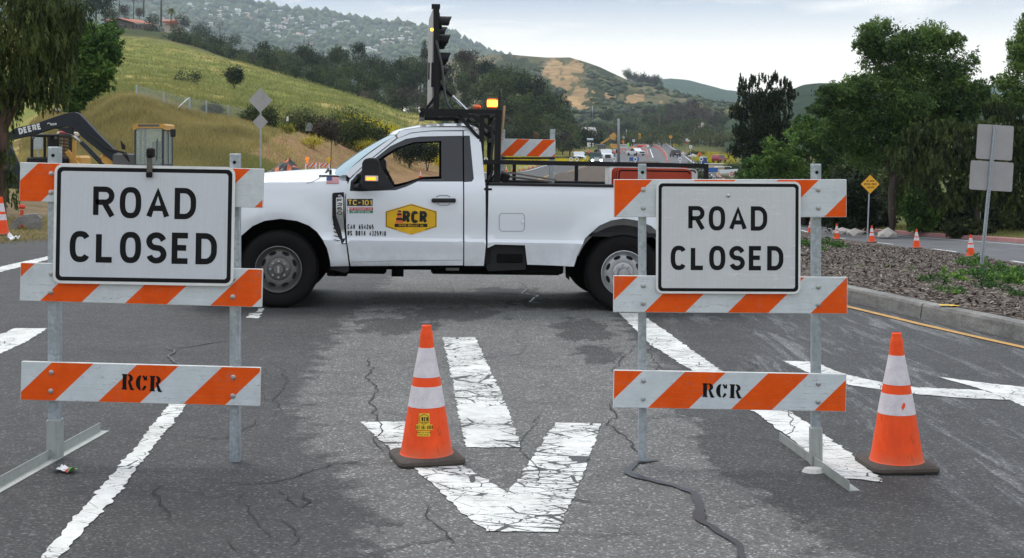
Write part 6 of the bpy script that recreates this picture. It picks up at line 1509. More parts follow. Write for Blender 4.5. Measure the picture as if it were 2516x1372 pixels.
# far hillside: skyline trees and scattered dark scrub (nobody could count)
r=np.random.RandomState(4); mb_v=[];mb_f=[];tn=[]
icv=[(0,0,1),(.9,0,.3),(.28,.85,.3),(-.73,.53,.3),(-.73,-.53,.3),(.28,-.85,.3),(.6,.4,-.3),(-.2,.75,-.3),(-.75,0,-.3),(-.2,-.75,-.3),(.6,-.4,-.3)]
icf=[(0,1,2),(0,2,3),(0,3,4),(0,4,5),(0,5,1),(1,6,2),(2,7,3),(3,8,4),(4,9,5),(5,10,1),(6,7,2),(7,8,3),(8,9,4),(9,10,5),(10,6,1)]
icv=np.array(icv); icf=np.array(icf)
def scatter(HM,n,smin,smax,pxr,tr,ytest=None):
    pxs,ts,G3=HM; out=[]
    for _ in range(n):
        px=r.uniform(*pxr); t=tr[0]+(tr[1]-tr[0])*r.rand(); p=surf(HM,px,t); out.append((p,r.uniform(smin,smax)))
    return out
S=scatter(FH,2600,7,17,(250,1250),(0,1))+scatter(FH,170,9,24,(480,1120),(.985,1.0))
Vv=[];Ff=[];T_=[]
for i,(p,s) in enumerate(S): Vv.append(icv*np.array([s,s,s*r.uniform(.6,1.3)])*(1+.15*r.normal(size=(11,1)))+np.array(p)); Ff.append(icf+11*i); T_+= [r.uniform(.1,.7)]*len(icf)
o=np_mesh('woodland',np.concatenate(Vv),np.concatenate(Ff),F_wood,attrs={'tint':('FACE','FLOAT',T_)}); tag(o,'dark tree clumps dotted over the far hazy hillside','woodland',kind='stuff')
S=[q for q in scatter(MH,1100,2.5,6,(1180,1900),(0,.85)) if not any(((q[0][0]/q[0][1]*F+CX-a)/rx_)**2+((CY-(q[0][2]-HC)/q[0][1]*F-b_)/ry_)**2<1.3 for a,b_,rx_,ry_ in((1390,182,52,34),(1420,238,36,36),(1460,228,20,12),(1560,243,40,14),(1625,250,20,10)))]; Vv=[];Ff=[];T_=[]
for i,(p,s) in enumerate(S):
    Vv.append(icv*np.array([s,s,s*.7])*(1+.2*r.normal(size=(11,1)))+np.array(p)); Ff.append(icf+11*i); T_+=[r.uniform(0,.6)]*len(icf)
o=np_mesh('scrub_cover',np.concatenate(Vv),np.concatenate(Ff),F_wood,attrs={'tint':('FACE','FLOAT',T_)}); tag(o,'scrub dotted over the scarred hill and its foot','scrub',kind='stuff')
# houses on the far hillside
def housemesh(name,wall,roof,w=1.0,dp=.7,h=.34,rh=.16):
    mb=MB(); mb.box((0,0,h/2-.2),(w,dp,h+.4)); e=.06
    vs=[(-w/2-e,-dp/2-e,h),(w/2+e,-dp/2-e,h),(w/2+e,dp/2+e,h),(-w/2-e,dp/2+e,h),(-w/2-e,0,h+rh),(w/2+e,0,h+rh)]
    mb.add(vs,[(0,1,5,4),(2,3,4,5),(0,4,3),(1,2,5),(3,2,1,0)],1); mb.box((w*.3,dp*.3,h*.62-.2),(w*.5,dp*.8,h*.8+.3),mi=0)
    for x in(-.3,-.05,.2): mb.box((x,-dp/2-.005,h*.55),(.12,.01,h*.4),mi=2)
    return mb.build(name,[wall,roof,M_gap],link=False).data
Wt=mat('render_white',(.80,.79,.76),.8); Wb=mat('render_beige',(.62,.54,.44),.8); Rt=worn('terracotta_roof',(.46,.17,.10,1),.8,scale=3); Rg=mat('grey_roof',(.33,.32,.32),.8); Rw=mat('pale_roof',(.66,.64,.62),.8)
HV=[(housemesh('house',Wt,Rg),'white house with grey roof on the far hillside'),(housemesh('house',Wt,Rw,1.3),'long white house with pale roof on the far hillside'),(housemesh('house',Wb,Rt),'beige house with terracotta roof on the far hillside'),(housemesh('house',Wb,Rw,.9,.8,.5),'tall beige house on the far hillside')]
r=random.Random(21)
CL=[(495,22,60,14,14),(560,32,40,14,12),(610,45,40,12,10),(675,75,50,14,26),(735,88,50,12,24),(760,62,60,10,14),(830,58,60,10,12),(870,92,60,14,22),(940,108,50,10,22),(960,75,60,10,12),(1000,95,45,10,14),(1090,118,50,10,10),(700,50,50,8,8),(520,55,50,10,7),(640,28,50,6,7),(910,125,60,8,12),(450,18,40,8,6),(1150,128,40,5,5)]
for cx,cy_,sx_,sy_,n in CL:
    for i in range(n):
        px=cx+r.gauss(0,sx_*.55); y=cy_+r.gauss(0,sy_*.6); yr=np.interp(px,[580,702,837,993,1100,1146,1240],[-2,28,40,60,82,103,134]) if px>580 else -10
        p=surf_at(FH,px,max(y,yr+8)); me,lab=r.choice(HV); o=bpy.data.objects.new('house',me); COL.objects.link(o); s=r.uniform(7.5,13.5); o.location=p; o.scale=(s,s,s*r.uniform(.9,1.2)); o.rotation_euler=(0,0,r.uniform(-.5,.5)); tag(o,lab,'house','far hillside: '+lab.split(' on ')[0]+'s')
# ------------------------------------------------------------------ haze
hz=MB(); hz.box((0,0,340),(9800,9800,760)); m=bpy.data.materials.new('haze_air'); m.use_nodes=True; n=NT(m); n.n.remove(n.n['Principled BSDF']); pv=n.node('ShaderNodeVolumePrincipled'); pv.inputs['Color'].default_value=(.76,.88,1,1); pv.inputs['Density'].default_value=1.0e-4; pv.inputs['Anisotropy'].default_value=.2; n.link(pv.outputs[0],n.n['Material Output'].inputs['Volume'])
o=hz.build('haze',m); tag(o,'pale air haze over the whole place','haze',kind='stuff')
# ------------------------------------------------------------------ machines on the left verge
M_dz=worn('excavator_dark_grey',(.018,.024,.034,1),.5,scale=3,spec=.3); M_yl=worn('machine_yellow',(.62,.33,.07,1),.5,scale=4,dirt=(.25,.16,.07,1)); M_hg=worn('machine_grey',(.10,.105,.11,1),.55,scale=3)
def f(n,b): b.inputs['Alpha'].default_value=.30
M_cg=mat('cab_glass',(.50,.60,.57),.1,spec=.7,fn=f)
D=42; XO=GD(300,D)
ex=thing('excavator','compact excavator with dark grey arm and yellow topped glass cab behind the larger sign','excavator',XO)
def E(px,py,dd=0): return W(px,py,D+dd)-XO
def eprism(name,pts,d0,d1,m,par,dref=0,bev=0):
    mb=MB(); P=[(lambda v:(v.x,v.z))(E(*p,dref)) for p in pts]; mb.prism(P[::-1],lambda p,k:(p[0],d0 if k==0 else d1,p[1])); o=mb.build(name,m,par)
    if bev: q=o.modifiers.new('bevel','BEVEL'); q.width=bev; q.segments=2
    return o
boom=eprism('boom',[(20,330),(42,315),(91,304),(128,291),(161,280),(185,275.5),(197,280),(210,293),(247,333),(285,370),(296,380),(300,390),(287,401),(278,396),(229,357),(203,336),(190,320),(176,313),(161,312),(128,318),(80,333),(24,346)],-.13,.13,M_dz,ex,bev=.015)
eprism('boom_bracket',[(140,316),(176,313),(184,320),(176,330),(168,328)],-.09,.09,M_dz,boom)
mb=MB(); lettering(mb,'DEERE',lambda x,z,l:(E(77,317).x+x*math.cos(R(14))-z*math.sin(R(14)),-.134-l,E(77,317).z+x*math.sin(R(14))+z*math.cos(R(14))),0,0,.20,.05,width=.74,sp=.1); mb.build('arm_lettering',mat('decal_pale',(.72,.73,.74),.5),boom)
mb=MB(); lettering(mb,'RDO',lambda x,z,l:(E(135,306).x+x*math.cos(R(8))-z*math.sin(R(8)),-.134-l,E(135,306).z+x*math.sin(R(8))+z*math.cos(R(8))),0,0,.07,.02,width=.2)
L_,Q_=ribbon(arc(0,0,.05,.04,0,180,8),.02,False); q0=E(124,306); mb.add([(q0.x+p.x,-.134,q0.z+p.y) for p in L_]+[(q0.x+p.x,-.134,q0.z+p.y) for p in Q_],[(i,9+i,10+i,i+1) for i in range(8)]); mb.build('arm_lettering',MATS['decal_pale'],boom)
mb=MB(); mb.cyl(E(189,302,-.15),E(189,302,.15),.07,n=14); mb.build('pivot_pin',M_dz,boom,smooth=False)
mb=MB(); mb.tube([E(176,327),E(205,357)],.045,10); cy_=mb.build('piston_rod',M_chr,ex,smooth=True); mb=MB(); mb.tube([E(200,350),E(250,402),E(262,412)],.075,12); mb.build('cylinder',M_dz,cy_,smooth=True)
eprism('stick',[(-14,332),(16,338),(32,370),(44,400),(51,430),(50,475),(20,485),(14,430),(0,380),(-14,360)],-.11,.11,M_dz,ex,bev=.015)
bk=eprism('bucket',[(18,470),(54,468),(58,500),(44,530),(14,535),(2,505)],-.35,.35,M_dz,ex,bev=.02)
for k in range(3): mb=MB(); mb.tube([E(215+k*6,330+k*3,-.15),E(262+k*4,366,-.2),E(300+k*5,376,-.22),E(318,398,-.2)],.02,6); mb.build('hose',M_td,ex)
# cab
c0=E(330,306,-.55); c1_=E(402,306,-.55); zf=E(330,440,-.55).z; zt_=c0.z; xa,xb_=c0.x,c1_.x; dp=1.15
cab=MB(); cab.box(((xa+xb_)/2,-.55+dp/2,zf+.25),(xb_-xa,dp,.5),bev=.03)
for x in(xa+.03,xb_-.03):
    for y in(-.52,-.52+dp*.5,-.52+dp-.06): cab.box((x,y,(zf+zt_)/2),(.07,.07,zt_-zf),bev=.01)
cb_=cab.build('cab',worn('cab_dark_grey',(.045,.05,.058,1),.5,scale=4),ex)
mb=MB(); mb.prism([(xa-.03,zt_-.20),(xa-.03,zt_-.03),(xa+.03,zt_+.02),(xb_-.0,zt_+.02),(xb_+.05,zt_-.03),(xb_+.05,zt_-.18),(xb_-.06,zt_-.12),(xa+.1,zt_-.12)],lambda p,k:(p[0],-.58 if k==0 else -.55+dp,p[1])); rf=mb.build('cab_roof',M_yl,cb_)
mb=MB(); mb.box(((xa+xb_)/2,-.585,zt_-.035),(.68,.012,.07),bev=.004); mb.build('roof_hatch',M_hg,rf)
mb=MB(); mb.box(((xa+xb_)/2,-.55,(zf+zt_)/2+.1),(xb_-xa-.12,.01,zt_-zf-.4)); mb.box((xb_-.01,-.55+dp*.5,(zf+zt_)/2+.1),(.01,dp-.2,zt_-zf-.4)); mb.box((xa+.01,-.55+dp*.5,(zf+zt_)/2+.1),(.01,dp-.2,zt_-zf-.4)); mb.box(((xa+xb_)/2,-.6+dp,(zf+zt_)/2+.1),(xb_-xa-.12,.01,zt_-zf-.4)); mb.build('cab_glazing',M_cg,cb_)
mb=MB(); mb.box(((xa+xb_)/2+.15,-.1,zf+.85),(.35,.15,.7),bev=.05); mb.box(((xa+xb_)/2+.15,-.25,zf+.55),(.4,.4,.15),bev=.04); mb.build('driver_seat',M_td,cb_)
mb=MB(); mb.tube([(xb_-.22,-.57,zf+.6),(xb_-.2,-.57,zt_-.45)],.012,5); mb.build('cab_wiper',M_td,cb_)
mb=MB(); v=E(425,327,-.6); mb.box(v,(.17,.06,.26),bev=.03); mb.bar((xb_,-.5,zt_-.2),(v.x,v.y,v.z+.08),.025,.025); mb.build('cab_mirror',M_td,cb_)
a=E(246,400); mb=MB(); mb.box((a.x+.15+.1,.5,a.z+.05),(.6,1.1,.5),bev=.12); mb.build('counterweight',M_yl,ex)
a=E(305,392); mb=MB(); mb.box((a.x+.05,.35,a.z-.02),(.75,1.1,.42),bev=.05); mb.build('engine_cover',M_hg,ex)
mb=MB(); mb.prism([(lambda v:(v.x,v.z))(E(*p)) for p in((293,345),(305,358),(306,368),(297,367))][::-1],lambda p,k:(p[0],.1 if k==0 else .14,p[1])); mb.build('exhaust_guard',M_td,ex)
mb=MB(); a=E(330,440); mb.box((a.x+.1,.1,a.z-.08),(1.9,1.5,.3),bev=.05); mb.cyl((a.x+.1,.1,a.z-.3),(a.x+.1,.1,a.z-.1),.4,n=20); mb.build('turntable',M_yl,ex)
for y in(-.6,.8):
    mb=MB(); pts=[(x_,z_) for x_,z_ in [(-1.0,.0),(-1.15,.12),(-1.2,.25),(-1.1,.42),(-.95,.48),(.95,.48),(1.1,.42),(1.2,.25),(1.15,.12),(1.0,0)]]; mb.prism(pts,lambda p,k:(p[0]+a.x+.1,y-.17 if k==0 else y+.17,p[1])); mb.build('track',M_rub,ex)
# skid steer
D=44; XO=GD(140,D); sk=thing('skid_steer','black framed skid steer loader with mesh side and yellow body under the excavator arm','loader',XO)
x0,x1=E(89,335).x,E(158,335).x; zt_=E(100,331).z; mb=MB()
for x in(x0+.04,x1-.04):
    mb.box((x,-.5,(zt_+.5)/2),(.08,.08,zt_-.5),bev=.01); mb.box((x,.7,(zt_+.5)/2),(.08,.08,zt_-.5),bev=.01)
mb.box(((x0+x1)/2,.1,zt_-.04),(x1-x0,1.3,.10),bev=.03); mb.box(((x0+x1)/2+.05,.1,.85),(x1-x0+.3,1.5,.5),bev=.05); mb.box((x0+.62,-.1,zt_-.55),(.1,.9,.95)); fr=mb.build('cab_frame',M_td,sk)
for x in(x0+.1,x1-.1): mb=MB(); mb.cyl((x,-.56,zt_-.12),(x,-.53,zt_-.12),.05,n=12); mb.build('work_lamp',M_hg,fr)
mb=MB()
for k in range(12): mb.bar((x1+.02,-.45+k*.1,.95),(x1+.02,-.40+k*.1,zt_-.1),.012,.02,up=(0,1,0))
for k in range(10): mb.bar((x1+.03,-.5,1.0+k*.11),(x1+.03,.7,1.0+k*.11),.012,.02); mb.bar((x1+.0,-.5,1.0+k*.11),(x1+.45,-.4,.94+k*.11),.012,.02)
mb.build('side_mesh',M_td,fr)
mb=MB(); mb.box((x1+.5,.1,.75),(.4,1.2,.8),bev=.08); mb.build('engine_body',M_yl,sk); mb=MB(); mb.bar((x1+.3,-.6,1.3),(x1+.75,-.6,.7),.12,.14); mb.bar((x1+.55,-.6,1.65),(x1+.52,-.6,.9),.1,.1,up=(0,1,0)); mb.build('lift_arm',M_yl,sk)
for x in(x0+.1,x1+.4):
    for y in(-.62,.72): mb=MB(); mb.lathe([(0,-.13),(.2,-.13),(.36,-.12),(.40,-.06),(.40,.06),(.36,.12),(.2,.13),(0,.13)],22,(x,y,.4),axis='y'); mb.build('wheel',M_rub,sk,smooth=True,sharp=50)
mb=MB(); a=E(108,322);b=E(148,333); mb.box(((a.x+b.x)/2,1.6,(a.z+b.z)/2),(b.x-a.x,.8,a.z-b.z),bev=.04); mb.cyl((a.x+.1,1.6,0),(a.x+.1,1.6,b.z),.05); o=mb.build('beige_roof_canopy',Wb); o.location=XO; tag(o,'beige canopy with its post showing under the excavator arm','canopy')
mb=MB(); a=E(157,328,1.2); mb.box(a,(.25,.3,.2),bev=.05); mb.cyl((a.x,a.y,0),(a.x,a.y,a.z),.03); o=mb.build('red_tank',mat('faded_red',(.42,.06,.05),.5)); o.location=XO; tag(o,'small red tank on a post beside the beige canopy','tank')
mb=MB(); a=E(86,340,1.8);b=E(102,353,1.8); mb.box(((a.x+b.x)/2,1.8,(a.z+b.z)/2),(.30,.1,.62),bev=.01); mb.cyl(((a.x+b.x)/2,1.8,0),((a.x+b.x)/2,1.8,a.z),.03); o=mb.build('grey_panel_post',M_galv); o.location=XO; tag(o,'narrow grey panel on a post left of the beige canopy','panel')
# concrete pipe piece with lamp on the verge, left
P=GD(66,25.5); mb=MB(); n=16; vs=[]
for y in(0,1):
    for k in range(n+1):
        a=R(-15+210*k/n); vs+=[(y*.45+.20*math.cos(a)*.9,-y*.35*0+.2*math.cos(a),.16+.2*math.sin(a))]
# simple curved slab of broken kerb
mb.prism([(-.28,0),(-.22,.17),(-.05,.27),(.16,.28),(.24,.2),(.24,0),(.05,0),(-.02,.09),(-.12,.09),(-.18,0)],lambda p,k:(p[0]*1.1,-.18+.4*k+p[0]*.1,p[1]*1.1)); o=mb.build('concrete_rubble',M_con); o.location=P; o.rotation_euler=(0,0,R(18)); tag(o,'broken hollow concrete chunk with a white edge lying on the dirt verge','concrete chunk')
P2=GD(54,25.9); mb=MB(); mb.lathe([(0,-.04),(.05,-.035),(.07,0),(.06,.04),(0,.06)],14,(0,0,.42)); mb.box((0,0,.18),(.06,.05,.36),bev=.01); o=mb.build('warning_lamp',mat('lamp_red',(.7,.05,.02),.3)); o.location=P2; tag(o,'small red lamp standing behind the broken concrete chunk','lamp')
# side road glimpsed under the excavator arm
mb=MB();vs=[]; pth=[(-260,104),(-80,99),(20,96),(70,92),(130,86),(150,84)]; vs2=[]
for px,d in pth:
    for dd in(0,9): p=GD(px,d+dd); vs.append(p+Vector((0,0,.35)))
    for dd in(5.6,6.4): p=GD(px,d+dd); vs2.append(p+Vector((0,0,.42)))
mb.add(vs,[(2*i,2*i+2,2*i+3,2*i+1) for i in range(len(pth)-1)]); tag(mb.build('side_road',M_as2),kind='structure'); mb=MB(); mb.add(vs2,[(2*i,2*i+2,2*i+3,2*i+1) for i in range(len(pth)-1)]); tag(mb.build('edge_line',M_fw),kind='structure')
# ------------------------------------------------------------------ signs
def diamond(r): return [(0,r),(r*1.0,0),(0,-r),(-r,0)]
def rrect(w,h,rad,n=4,cx=0,cz_=0):
    o=[]
    for x,z,a0 in((w/2-rad,h/2-rad,0),(-w/2+rad,h/2-rad,90),(-w/2+rad,-h/2+rad,180),(w/2-rad,-h/2+rad,270)): o+=[(cx+x+rad*math.cos(R(a0+90*k/n)),cz_+z+rad*math.sin(R(a0+90*k/n))) for k in range(n+1)]
    return o
def plate(name,pts,y,m,par,th=.004,rot=0):
    mb=MB(); mb.prism(pts,lambda p,k:(p[0],y if k==0 else y+th,p[1])); return mb.build(name,m,par)
M_back=worn('sign_back_aluminium',(.40,.385,.385,1),.5,.25,scale=2); M_ys=mat('sign_yellow',(.85,.42,.02),.45); M_os=mat('sign_orange',(.85,.22,.02),.45)
P=GD(640,57); s=thing('diamond_signs','post carrying two blank grey diamond sign backs, larger above smaller, on the left bank','road sign',P)
e=lambda px,py,d=57,P=P:W(px,py,d)-P
mb=MB(); mb.box((0,.03,e(640,216).z/2),(.06,.06,e(640,216).z)); mb.build('post',M_galv,s)
for yc,rp in((247,31),(300,20)): z=e(640,yc).z; r_=rp*57/F; plate('sign_back',[(p[0]*.95,p[1]+z) for p in diamond(r_)],-.03,M_back,s)
P=GD(2412,27.5); s=thing('leaning_sign','leaning perforated post with two blank grey rectangular sign backs on the mulch','road sign',P); e=lambda px,py,d=27.5,P=P:W(px,py,d)-P
mb=MB(); mb.bar(e(2412,650),e(2445,309),.065,.045,up=(0,1,0)); po=mb.build('post',M_galv,s)
mb=MB()
for k in range(60):
    p=e(2412,640).lerp(e(2445,312),k/59); mb.box((p.x,-.036,p.z),(.014,.004,.014))
mb.build('perforation',M_blk,po)
tl_=R(3.5)
for (a,b,nm) in(((2400,306),(2492,394),0),((2383,396),(2492,470),1)):
    c=(e(*a)+e(*b))/2; w=abs(e(*b).x-e(*a).x)*.97; h=abs(e(*a).z-e(*b).z)*.97; pl_=plate('sign_back',rrect(w,h,.04),.0,M_back,s); pl_.location=(c.x,.035,c.z); pl_.rotation_euler=(0,tl_,0)
P=GD(2131,56.5); s=thing('speed_zone_sign','yellow diamond sign reading 35 MPH SPEED ZONE AHEAD on a thin post','road sign',P); e=lambda px,py,d=56.5,P=P:W(px,py,d)-P
c=e(2138,453); r_=25*56.5/F; mb=MB(); mb.tube([(0,.03,-.1),(c.x-.02,.03,c.z)],.032,8); mb.build('post',M_galv,s)
bk_=plate('sign_border',[(c.x+p[0],c.z+p[1]) for p in diamond(r_)],-.0,M_blk,s); plate('sign_face',[(c.x+p[0],c.z+p[1]) for p in diamond(r_*.93)],-.006,M_ys,bk_,.003); mb=MB()
for t,z,w in(('35 MPH',.14,.34),('SPEED ZONE',0,.55),('AHEAD',-.14,.32)): lettering(mb,t,lambda x,zz,l:(c.x+x,-.0075-l,c.z+zz),0,z,.085,.018,width=w)
mb.build('sign_lettering',M_blk,bk_)
P=GD(2407,60); s=thing('red_zone_sign','red sign with black lettering ZONE mostly hidden behind the blank sign back','road sign',P); e=lambda px,py,d=60,P=P:W(px,py,d)-P
mb=MB(); mb.tube([(0,.02,-.1),(e(2410,470).x,.02,e(2410,470).z)],.035,8); mb.build('post',M_galv,s); c=e(2413,455); pl_=plate('sign_face',rrect(.70,.84,.04,cx=c.x,cz_=c.z),-.01,mat('sign_red_orange',(.55,.06,.02),.5),s)
mb=MB(); lettering(mb,'ZONE',lambda x,z,l:(c.x+x,-.012-l,c.z-.30+z),0,0,.15,.03,width=.55); mb.build('sign_lettering',M_blk,pl_)
# cones along the right carriageway and beyond
proto=make_cone(simple=True)
def cone_at(px,d,label,group,first=[True]):
    global proto
    p=GD(px,d); r=proto if first[0] else dup(proto); first[0]=False
    r.location=p+Vector((0,0,.02+.0003*d)); r.rotation_euler=(0,0,rnd.uniform(0,6)); r['label']=label; r['group']=group; return r
for px,d,l in((2385,41,'nearest cone of the row beside the right hand road, left of the leaning post'),(2252,47.5,'second nearest cone of the row beside the right hand road'),(2142,54,'cone beside the right hand road below the yellow diamond sign'),(2056,57.5,'cone beside the right hand road just right of the barricade end'),(1991,66,'farthest cone of the right hand row, half hidden by the barricade post')): cone_at(px,d,l,'cones beside the right hand road')
for i,(px,d) in enumerate(((1244,150),(1259,156),(1277,165),(1287,170),(1300,176),(1309,182),(1320,190),(1330,198),(1033,98))): cone_at(px,d,'small orange cone on the far roadway seen over the truck bed' if i<8 else 'tiny cone seen through the cab window','far cones seen over the truck bed')
# delineators far up the road: tube posts
M_del=mat('delineator_pink_orange',(.85,.20,.13),.5)
dp_=MB(); dp_.lathe([(.0,0),(.20,.0),(.20,.05),(.06,.06),(.05,1.0),(.0,1.02)],8); dpm=dp_.build('delineator',M_del,link=False).data
dq=MB(); dq.lathe([(.055,.6),(.056,.62),(.054,.72),(.053,.74)],8); dq.lathe([(.053,.82),(.054,.84),(.053,.92),(.052,.94)],8); dqm=dq.build('reflective_band',M_signrim,link=False).data
def delin(px,d,lab,grp,s=1.25):
    o=bpy.data.objects.new('delineator_post',dpm); COL.objects.link(o); o.location=GD(px,d)+Vector((0,0,.05)); o.scale=(s*1.3,s*1.3,s); tag(o,lab,'delineator',grp); q=bpy.data.objects.new('reflective_band',dqm); COL.objects.link(q); q.parent=o
for i in range(13): t=i/12; delin(1640-4*t-14*t*t-8*t**4,255+125*t+60*t*t,'pink orange post in the row between the two far lanes','delineators between the far lanes')
for i in range(9): t=i/8; delin(1621-25*t,430+45*t,'pink orange post of the cluster at the road bend','delineators at the bend')
for i in range(9): t=i/8; delin(1592-12*t*t,300+105*t,'pink orange post in the row right of the parked white pickup','delineators by the white pickup')
# ------------------------------------------------------------------ far vehicles
M_vw=mat('vehicle_white',(.75,.77,.80),.35,coat=.4); M_vd=mat('vehicle_dark',(.012,.013,.02),.3,coat=.5); M_vg=mat('vehicle_glass',(.03,.045,.055),.1); M_vgreen=mat('vehicle_dark_green',(.02,.045,.045),.4)
def carbody(name,label,cat,P,rz,prof,w,mbody,wins,wheels,wr_=.36,extra=None,group=None,sc=1):
    root=thing(name,label,cat,P,rz,group); root.scale=(sc,)*3
    mb=MB(); mb.prism(prof,lambda p,k:(p[0],-w/2 if k==0 else w/2,p[1])); b=mb.build('body',mbody,root); q=b.modifiers.new('bevel','BEVEL'); q.width=.06; q.segments=2
    for pts in wins:
        if len(pts)==3:  # front/rear glass: (x,z0),(x,z1), flag
            (xa,za),(xb2,zb2),_=pts; mb=MB(); wv=w*.40; off=.02 if xb2<xa and xa>0 else -.02
            n_=Vector((zb2-za,0,-(xb2-xa))).normalized()*.03*(1 if _ else -1); mb.add([(xa+n_.x,-wv,za+n_.z),(xa+n_.x,wv,za+n_.z),(xb2+n_.x,wv*.9,zb2+n_.z),(xb2+n_.x,-wv*.9,zb2+n_.z)],[(0,1,2,3)]); mb.build('windscreen',M_vg,root)
        else:
            for y in(-w/2-.012,w/2+.012): mb=MB(); mb.add([(p[0],y,p[1]) for p in pts],[tuple(range(len(pts)))]); mb.build('window',M_vg,root)
    for x in wheels:
        for y in(-w/2+.1,w/2-.1): mb=MB(); mb.lathe([(0,-.13),(wr_*.6,-.13),(wr_*.95,-.11),(wr_,0),(wr_*.95,.11),(wr_*.6,.13),(0,.13)],16,(x,y,wr_),axis='y'); mb.build('wheel',M_tyre,root,smooth=True,sharp=50)
    if extra: extra(root)
    return root
suv=[(-2.3,.35),(-2.35,.8),(-2.25,1.15),(-1.95,1.68),(-.2,1.72),(.55,1.62),(1.25,1.12),(2.2,.98),(2.35,.7),(2.3,.35)]
def sx_(root):
    for y in(-.7,.7): mb=MB(); mb.box((-2.33,y,1.0),(.06,.3,.14),bev=.01); mb.build('tail_lamp',MATS['tail_red'],root)
    mb=MB(); mb.box((-2.37,0,.78),(.03,.5,.14)); mb.build('number_plate',M_signrim,root)
carbody('estate_car','dark estate car driving away in the right lane of the far road','car',GD(1659,318)+Vector((0,0,.1)),R(95),suv,1.85,M_vd,[[(-2.27,1.18),(-1.98,1.6),0],[(-1.9,1.15),(-1.75,1.6),(.45,1.55),(1.0,1.15)]],(-1.45,1.45),extra=sx_)
pk=[(-2.9,.5),(-2.9,1.15),(-.9,1.15),(-.85,1.85),(.55,1.88),(1.25,1.28),(2.75,1.15),(2.9,.9),(2.9,.45)]
def px_(root):
    mb=MB(); mb.box((2.93,0,.85),(.06,1.5,.35),bev=.02); mb.build('grille',M_vd,root); 
    for y in(-.8,.8): mb=MB(); mb.box((2.9,y,.95),(.08,.25,.25),bev=.02); mb.build('headlight',M_signrim,root)
    mb=MB(); mb.box((-.6,0,2.02),(.3,1.4,.22),bev=.05); mb.build('roof_lamp_bar',M_os,root)
carbody('white_pickup','white pickup with orange roof lamps parked on the far road beside the row of posts','pickup truck',GD(1562,325)+Vector((0,0,.1)),R(-62),pk,2.0,M_vw,[[(.62,1.82),(1.22,1.32),1],[(-.75,1.2),(-.7,1.75),(.4,1.78),(.95,1.25)]],(-1.8,1.95),.42,extra=px_)
tr=[(-3.6,.7),(-3.6,1.1),(-.5,1.1),(-.5,2.6),(.9,2.65),(1.3,1.75),(2.6,1.6),(2.75,1.2),(2.75,.6)]
def tx_(lit,dark):
    def g(root):
        mb=MB(); mb.box((2.78,0,1.15),(.06,1.2,.75),bev=.03); mb.build('grille',M_vd if not dark else M_chr,root)
        for y in(-.95,.95): mb=MB(); mb.cyl((2.75,y,.95),(2.86,y,.95),.17 if not lit else .24,n=12); mb.build('headlight',mat('headlight_lit',(1,1,1),.3,emit=(.85,1,.93),es=9) if lit else M_signrim,root)
        for y in(-1.35,1.35): mb=MB(); mb.box((1.0,y,1.95),(.1,.2,.45),bev=.03); mb.build('door_mirror',M_vd,root)
        mb=MB(); 
        for y in(-.8,-.4,0,.4,.8): mb.box((.3,y,2.72),(.15,.16,.12),bev=.02)
        mb.build('roof_lamps',M_ys,root)
    return g
tw=[[(.94,2.5),(1.27,1.82),1],[(-.3,1.8),(-.3,2.45),(.75,2.5),(1.1,1.8)]]
carbody('flatbed_truck','white cabbed flatbed truck parked leftmost among the far work trucks','truck',W(1420,403,285),R(-80),tr,2.4,M_vw,tw,(-2.4,1.7),.5,extra=tx_(False,False))
carbody('work_truck','dark work truck with both headlights lit facing the camera on the far road','truck',W(1463,405,280),R(-88),tr,2.4,M_vgreen,tw,(-2.4,1.7),.5,extra=tx_(True,True))
carbody('dump_truck','white cabbed truck parked behind the one with lit headlights','truck',W(1487,398,305),R(-82),tr,2.4,M_vw,tw,(-2.4,1.7),.5,extra=tx_(False,False),sc=1.1)
mb=MB(); p=W(1395,404,275); mb.box((0,0,1.0),(5.5,2.2,1.3),bev=.05); mb.box((.0,0,.35),(4,1.8,.5)); o=mb.build('dark_trailer',M_vd); o.location=p; tag(o,'low black trailer left of the parked work trucks','trailer')
# far crane, light towers
def far(px,d): return GD(px,d)
P=far(1480,345); r=thing('boom_crane','orange telescopic boom crane raised over the parked work trucks','crane',P); e=lambda px,py,d=345,P=P:W(px,py,d)-P
mb=MB(); mb.bar(e(1476,354),e(1507,334),.5,.5,up=(0,1,0)); b_=mb.build('boom',M_yl,r); mb=MB(); mb.bar(e(1500,339),e(1512,331),1.2,1.3,up=(0,1,0)); mb.bar(e(1509,327),e(1511,345),.5,.5,up=(0,1,0)); mb.build('boom_head',M_yl,b_)
mb=MB(); mb.box(e(1478,362),(2.2,2.2,1.6),bev=.2); mb.build('turret',M_hg,r); mb=MB(); mb.box(e(1478,370),(3.2,2.4,.9),bev=.2); mb.build('carrier',M_hg,r)
for x in(-1.6,1.6): mb=MB(); mb.cyl((e(1478,370).x+x,-1.2,.5),(e(1478,370).x+x,-.8,.5),.5,n=12); mb.build('wheel',M_tyre,r)
P=far(1508,350); r=thing('wheel_loader','orange loader seen from the front beneath the crane boom','loader',P); e=lambda px,py,d=350,P=P:W(px,py,d)-P
mb=MB(); 
c=e(1508,356); mb.tube([c+Vector((math.cos(a)*.95,0,-abs(math.sin(a))*.9)) for a in np.linspace(0,math.pi,9)],.28,8); mb.build('bucket',M_yl,r); mb=MB(); mb.box(c+Vector((0,.6,-.3)),(1.5,1.2,1.1),bev=.15); mb.build('body',M_yl,r); mb=MB(); mb.box(c+Vector((0,.6,.8)),(1.1,1.1,1.1),bev=.1); mb.build('cab',M_vg,r)
for x in(-.9,.9): mb=MB(); mb.cyl((c.x+x-.2,.4,.55),(c.x+x+.2,.4,.55),.55,n=14); mb.build('wheel',M_tyre,r)
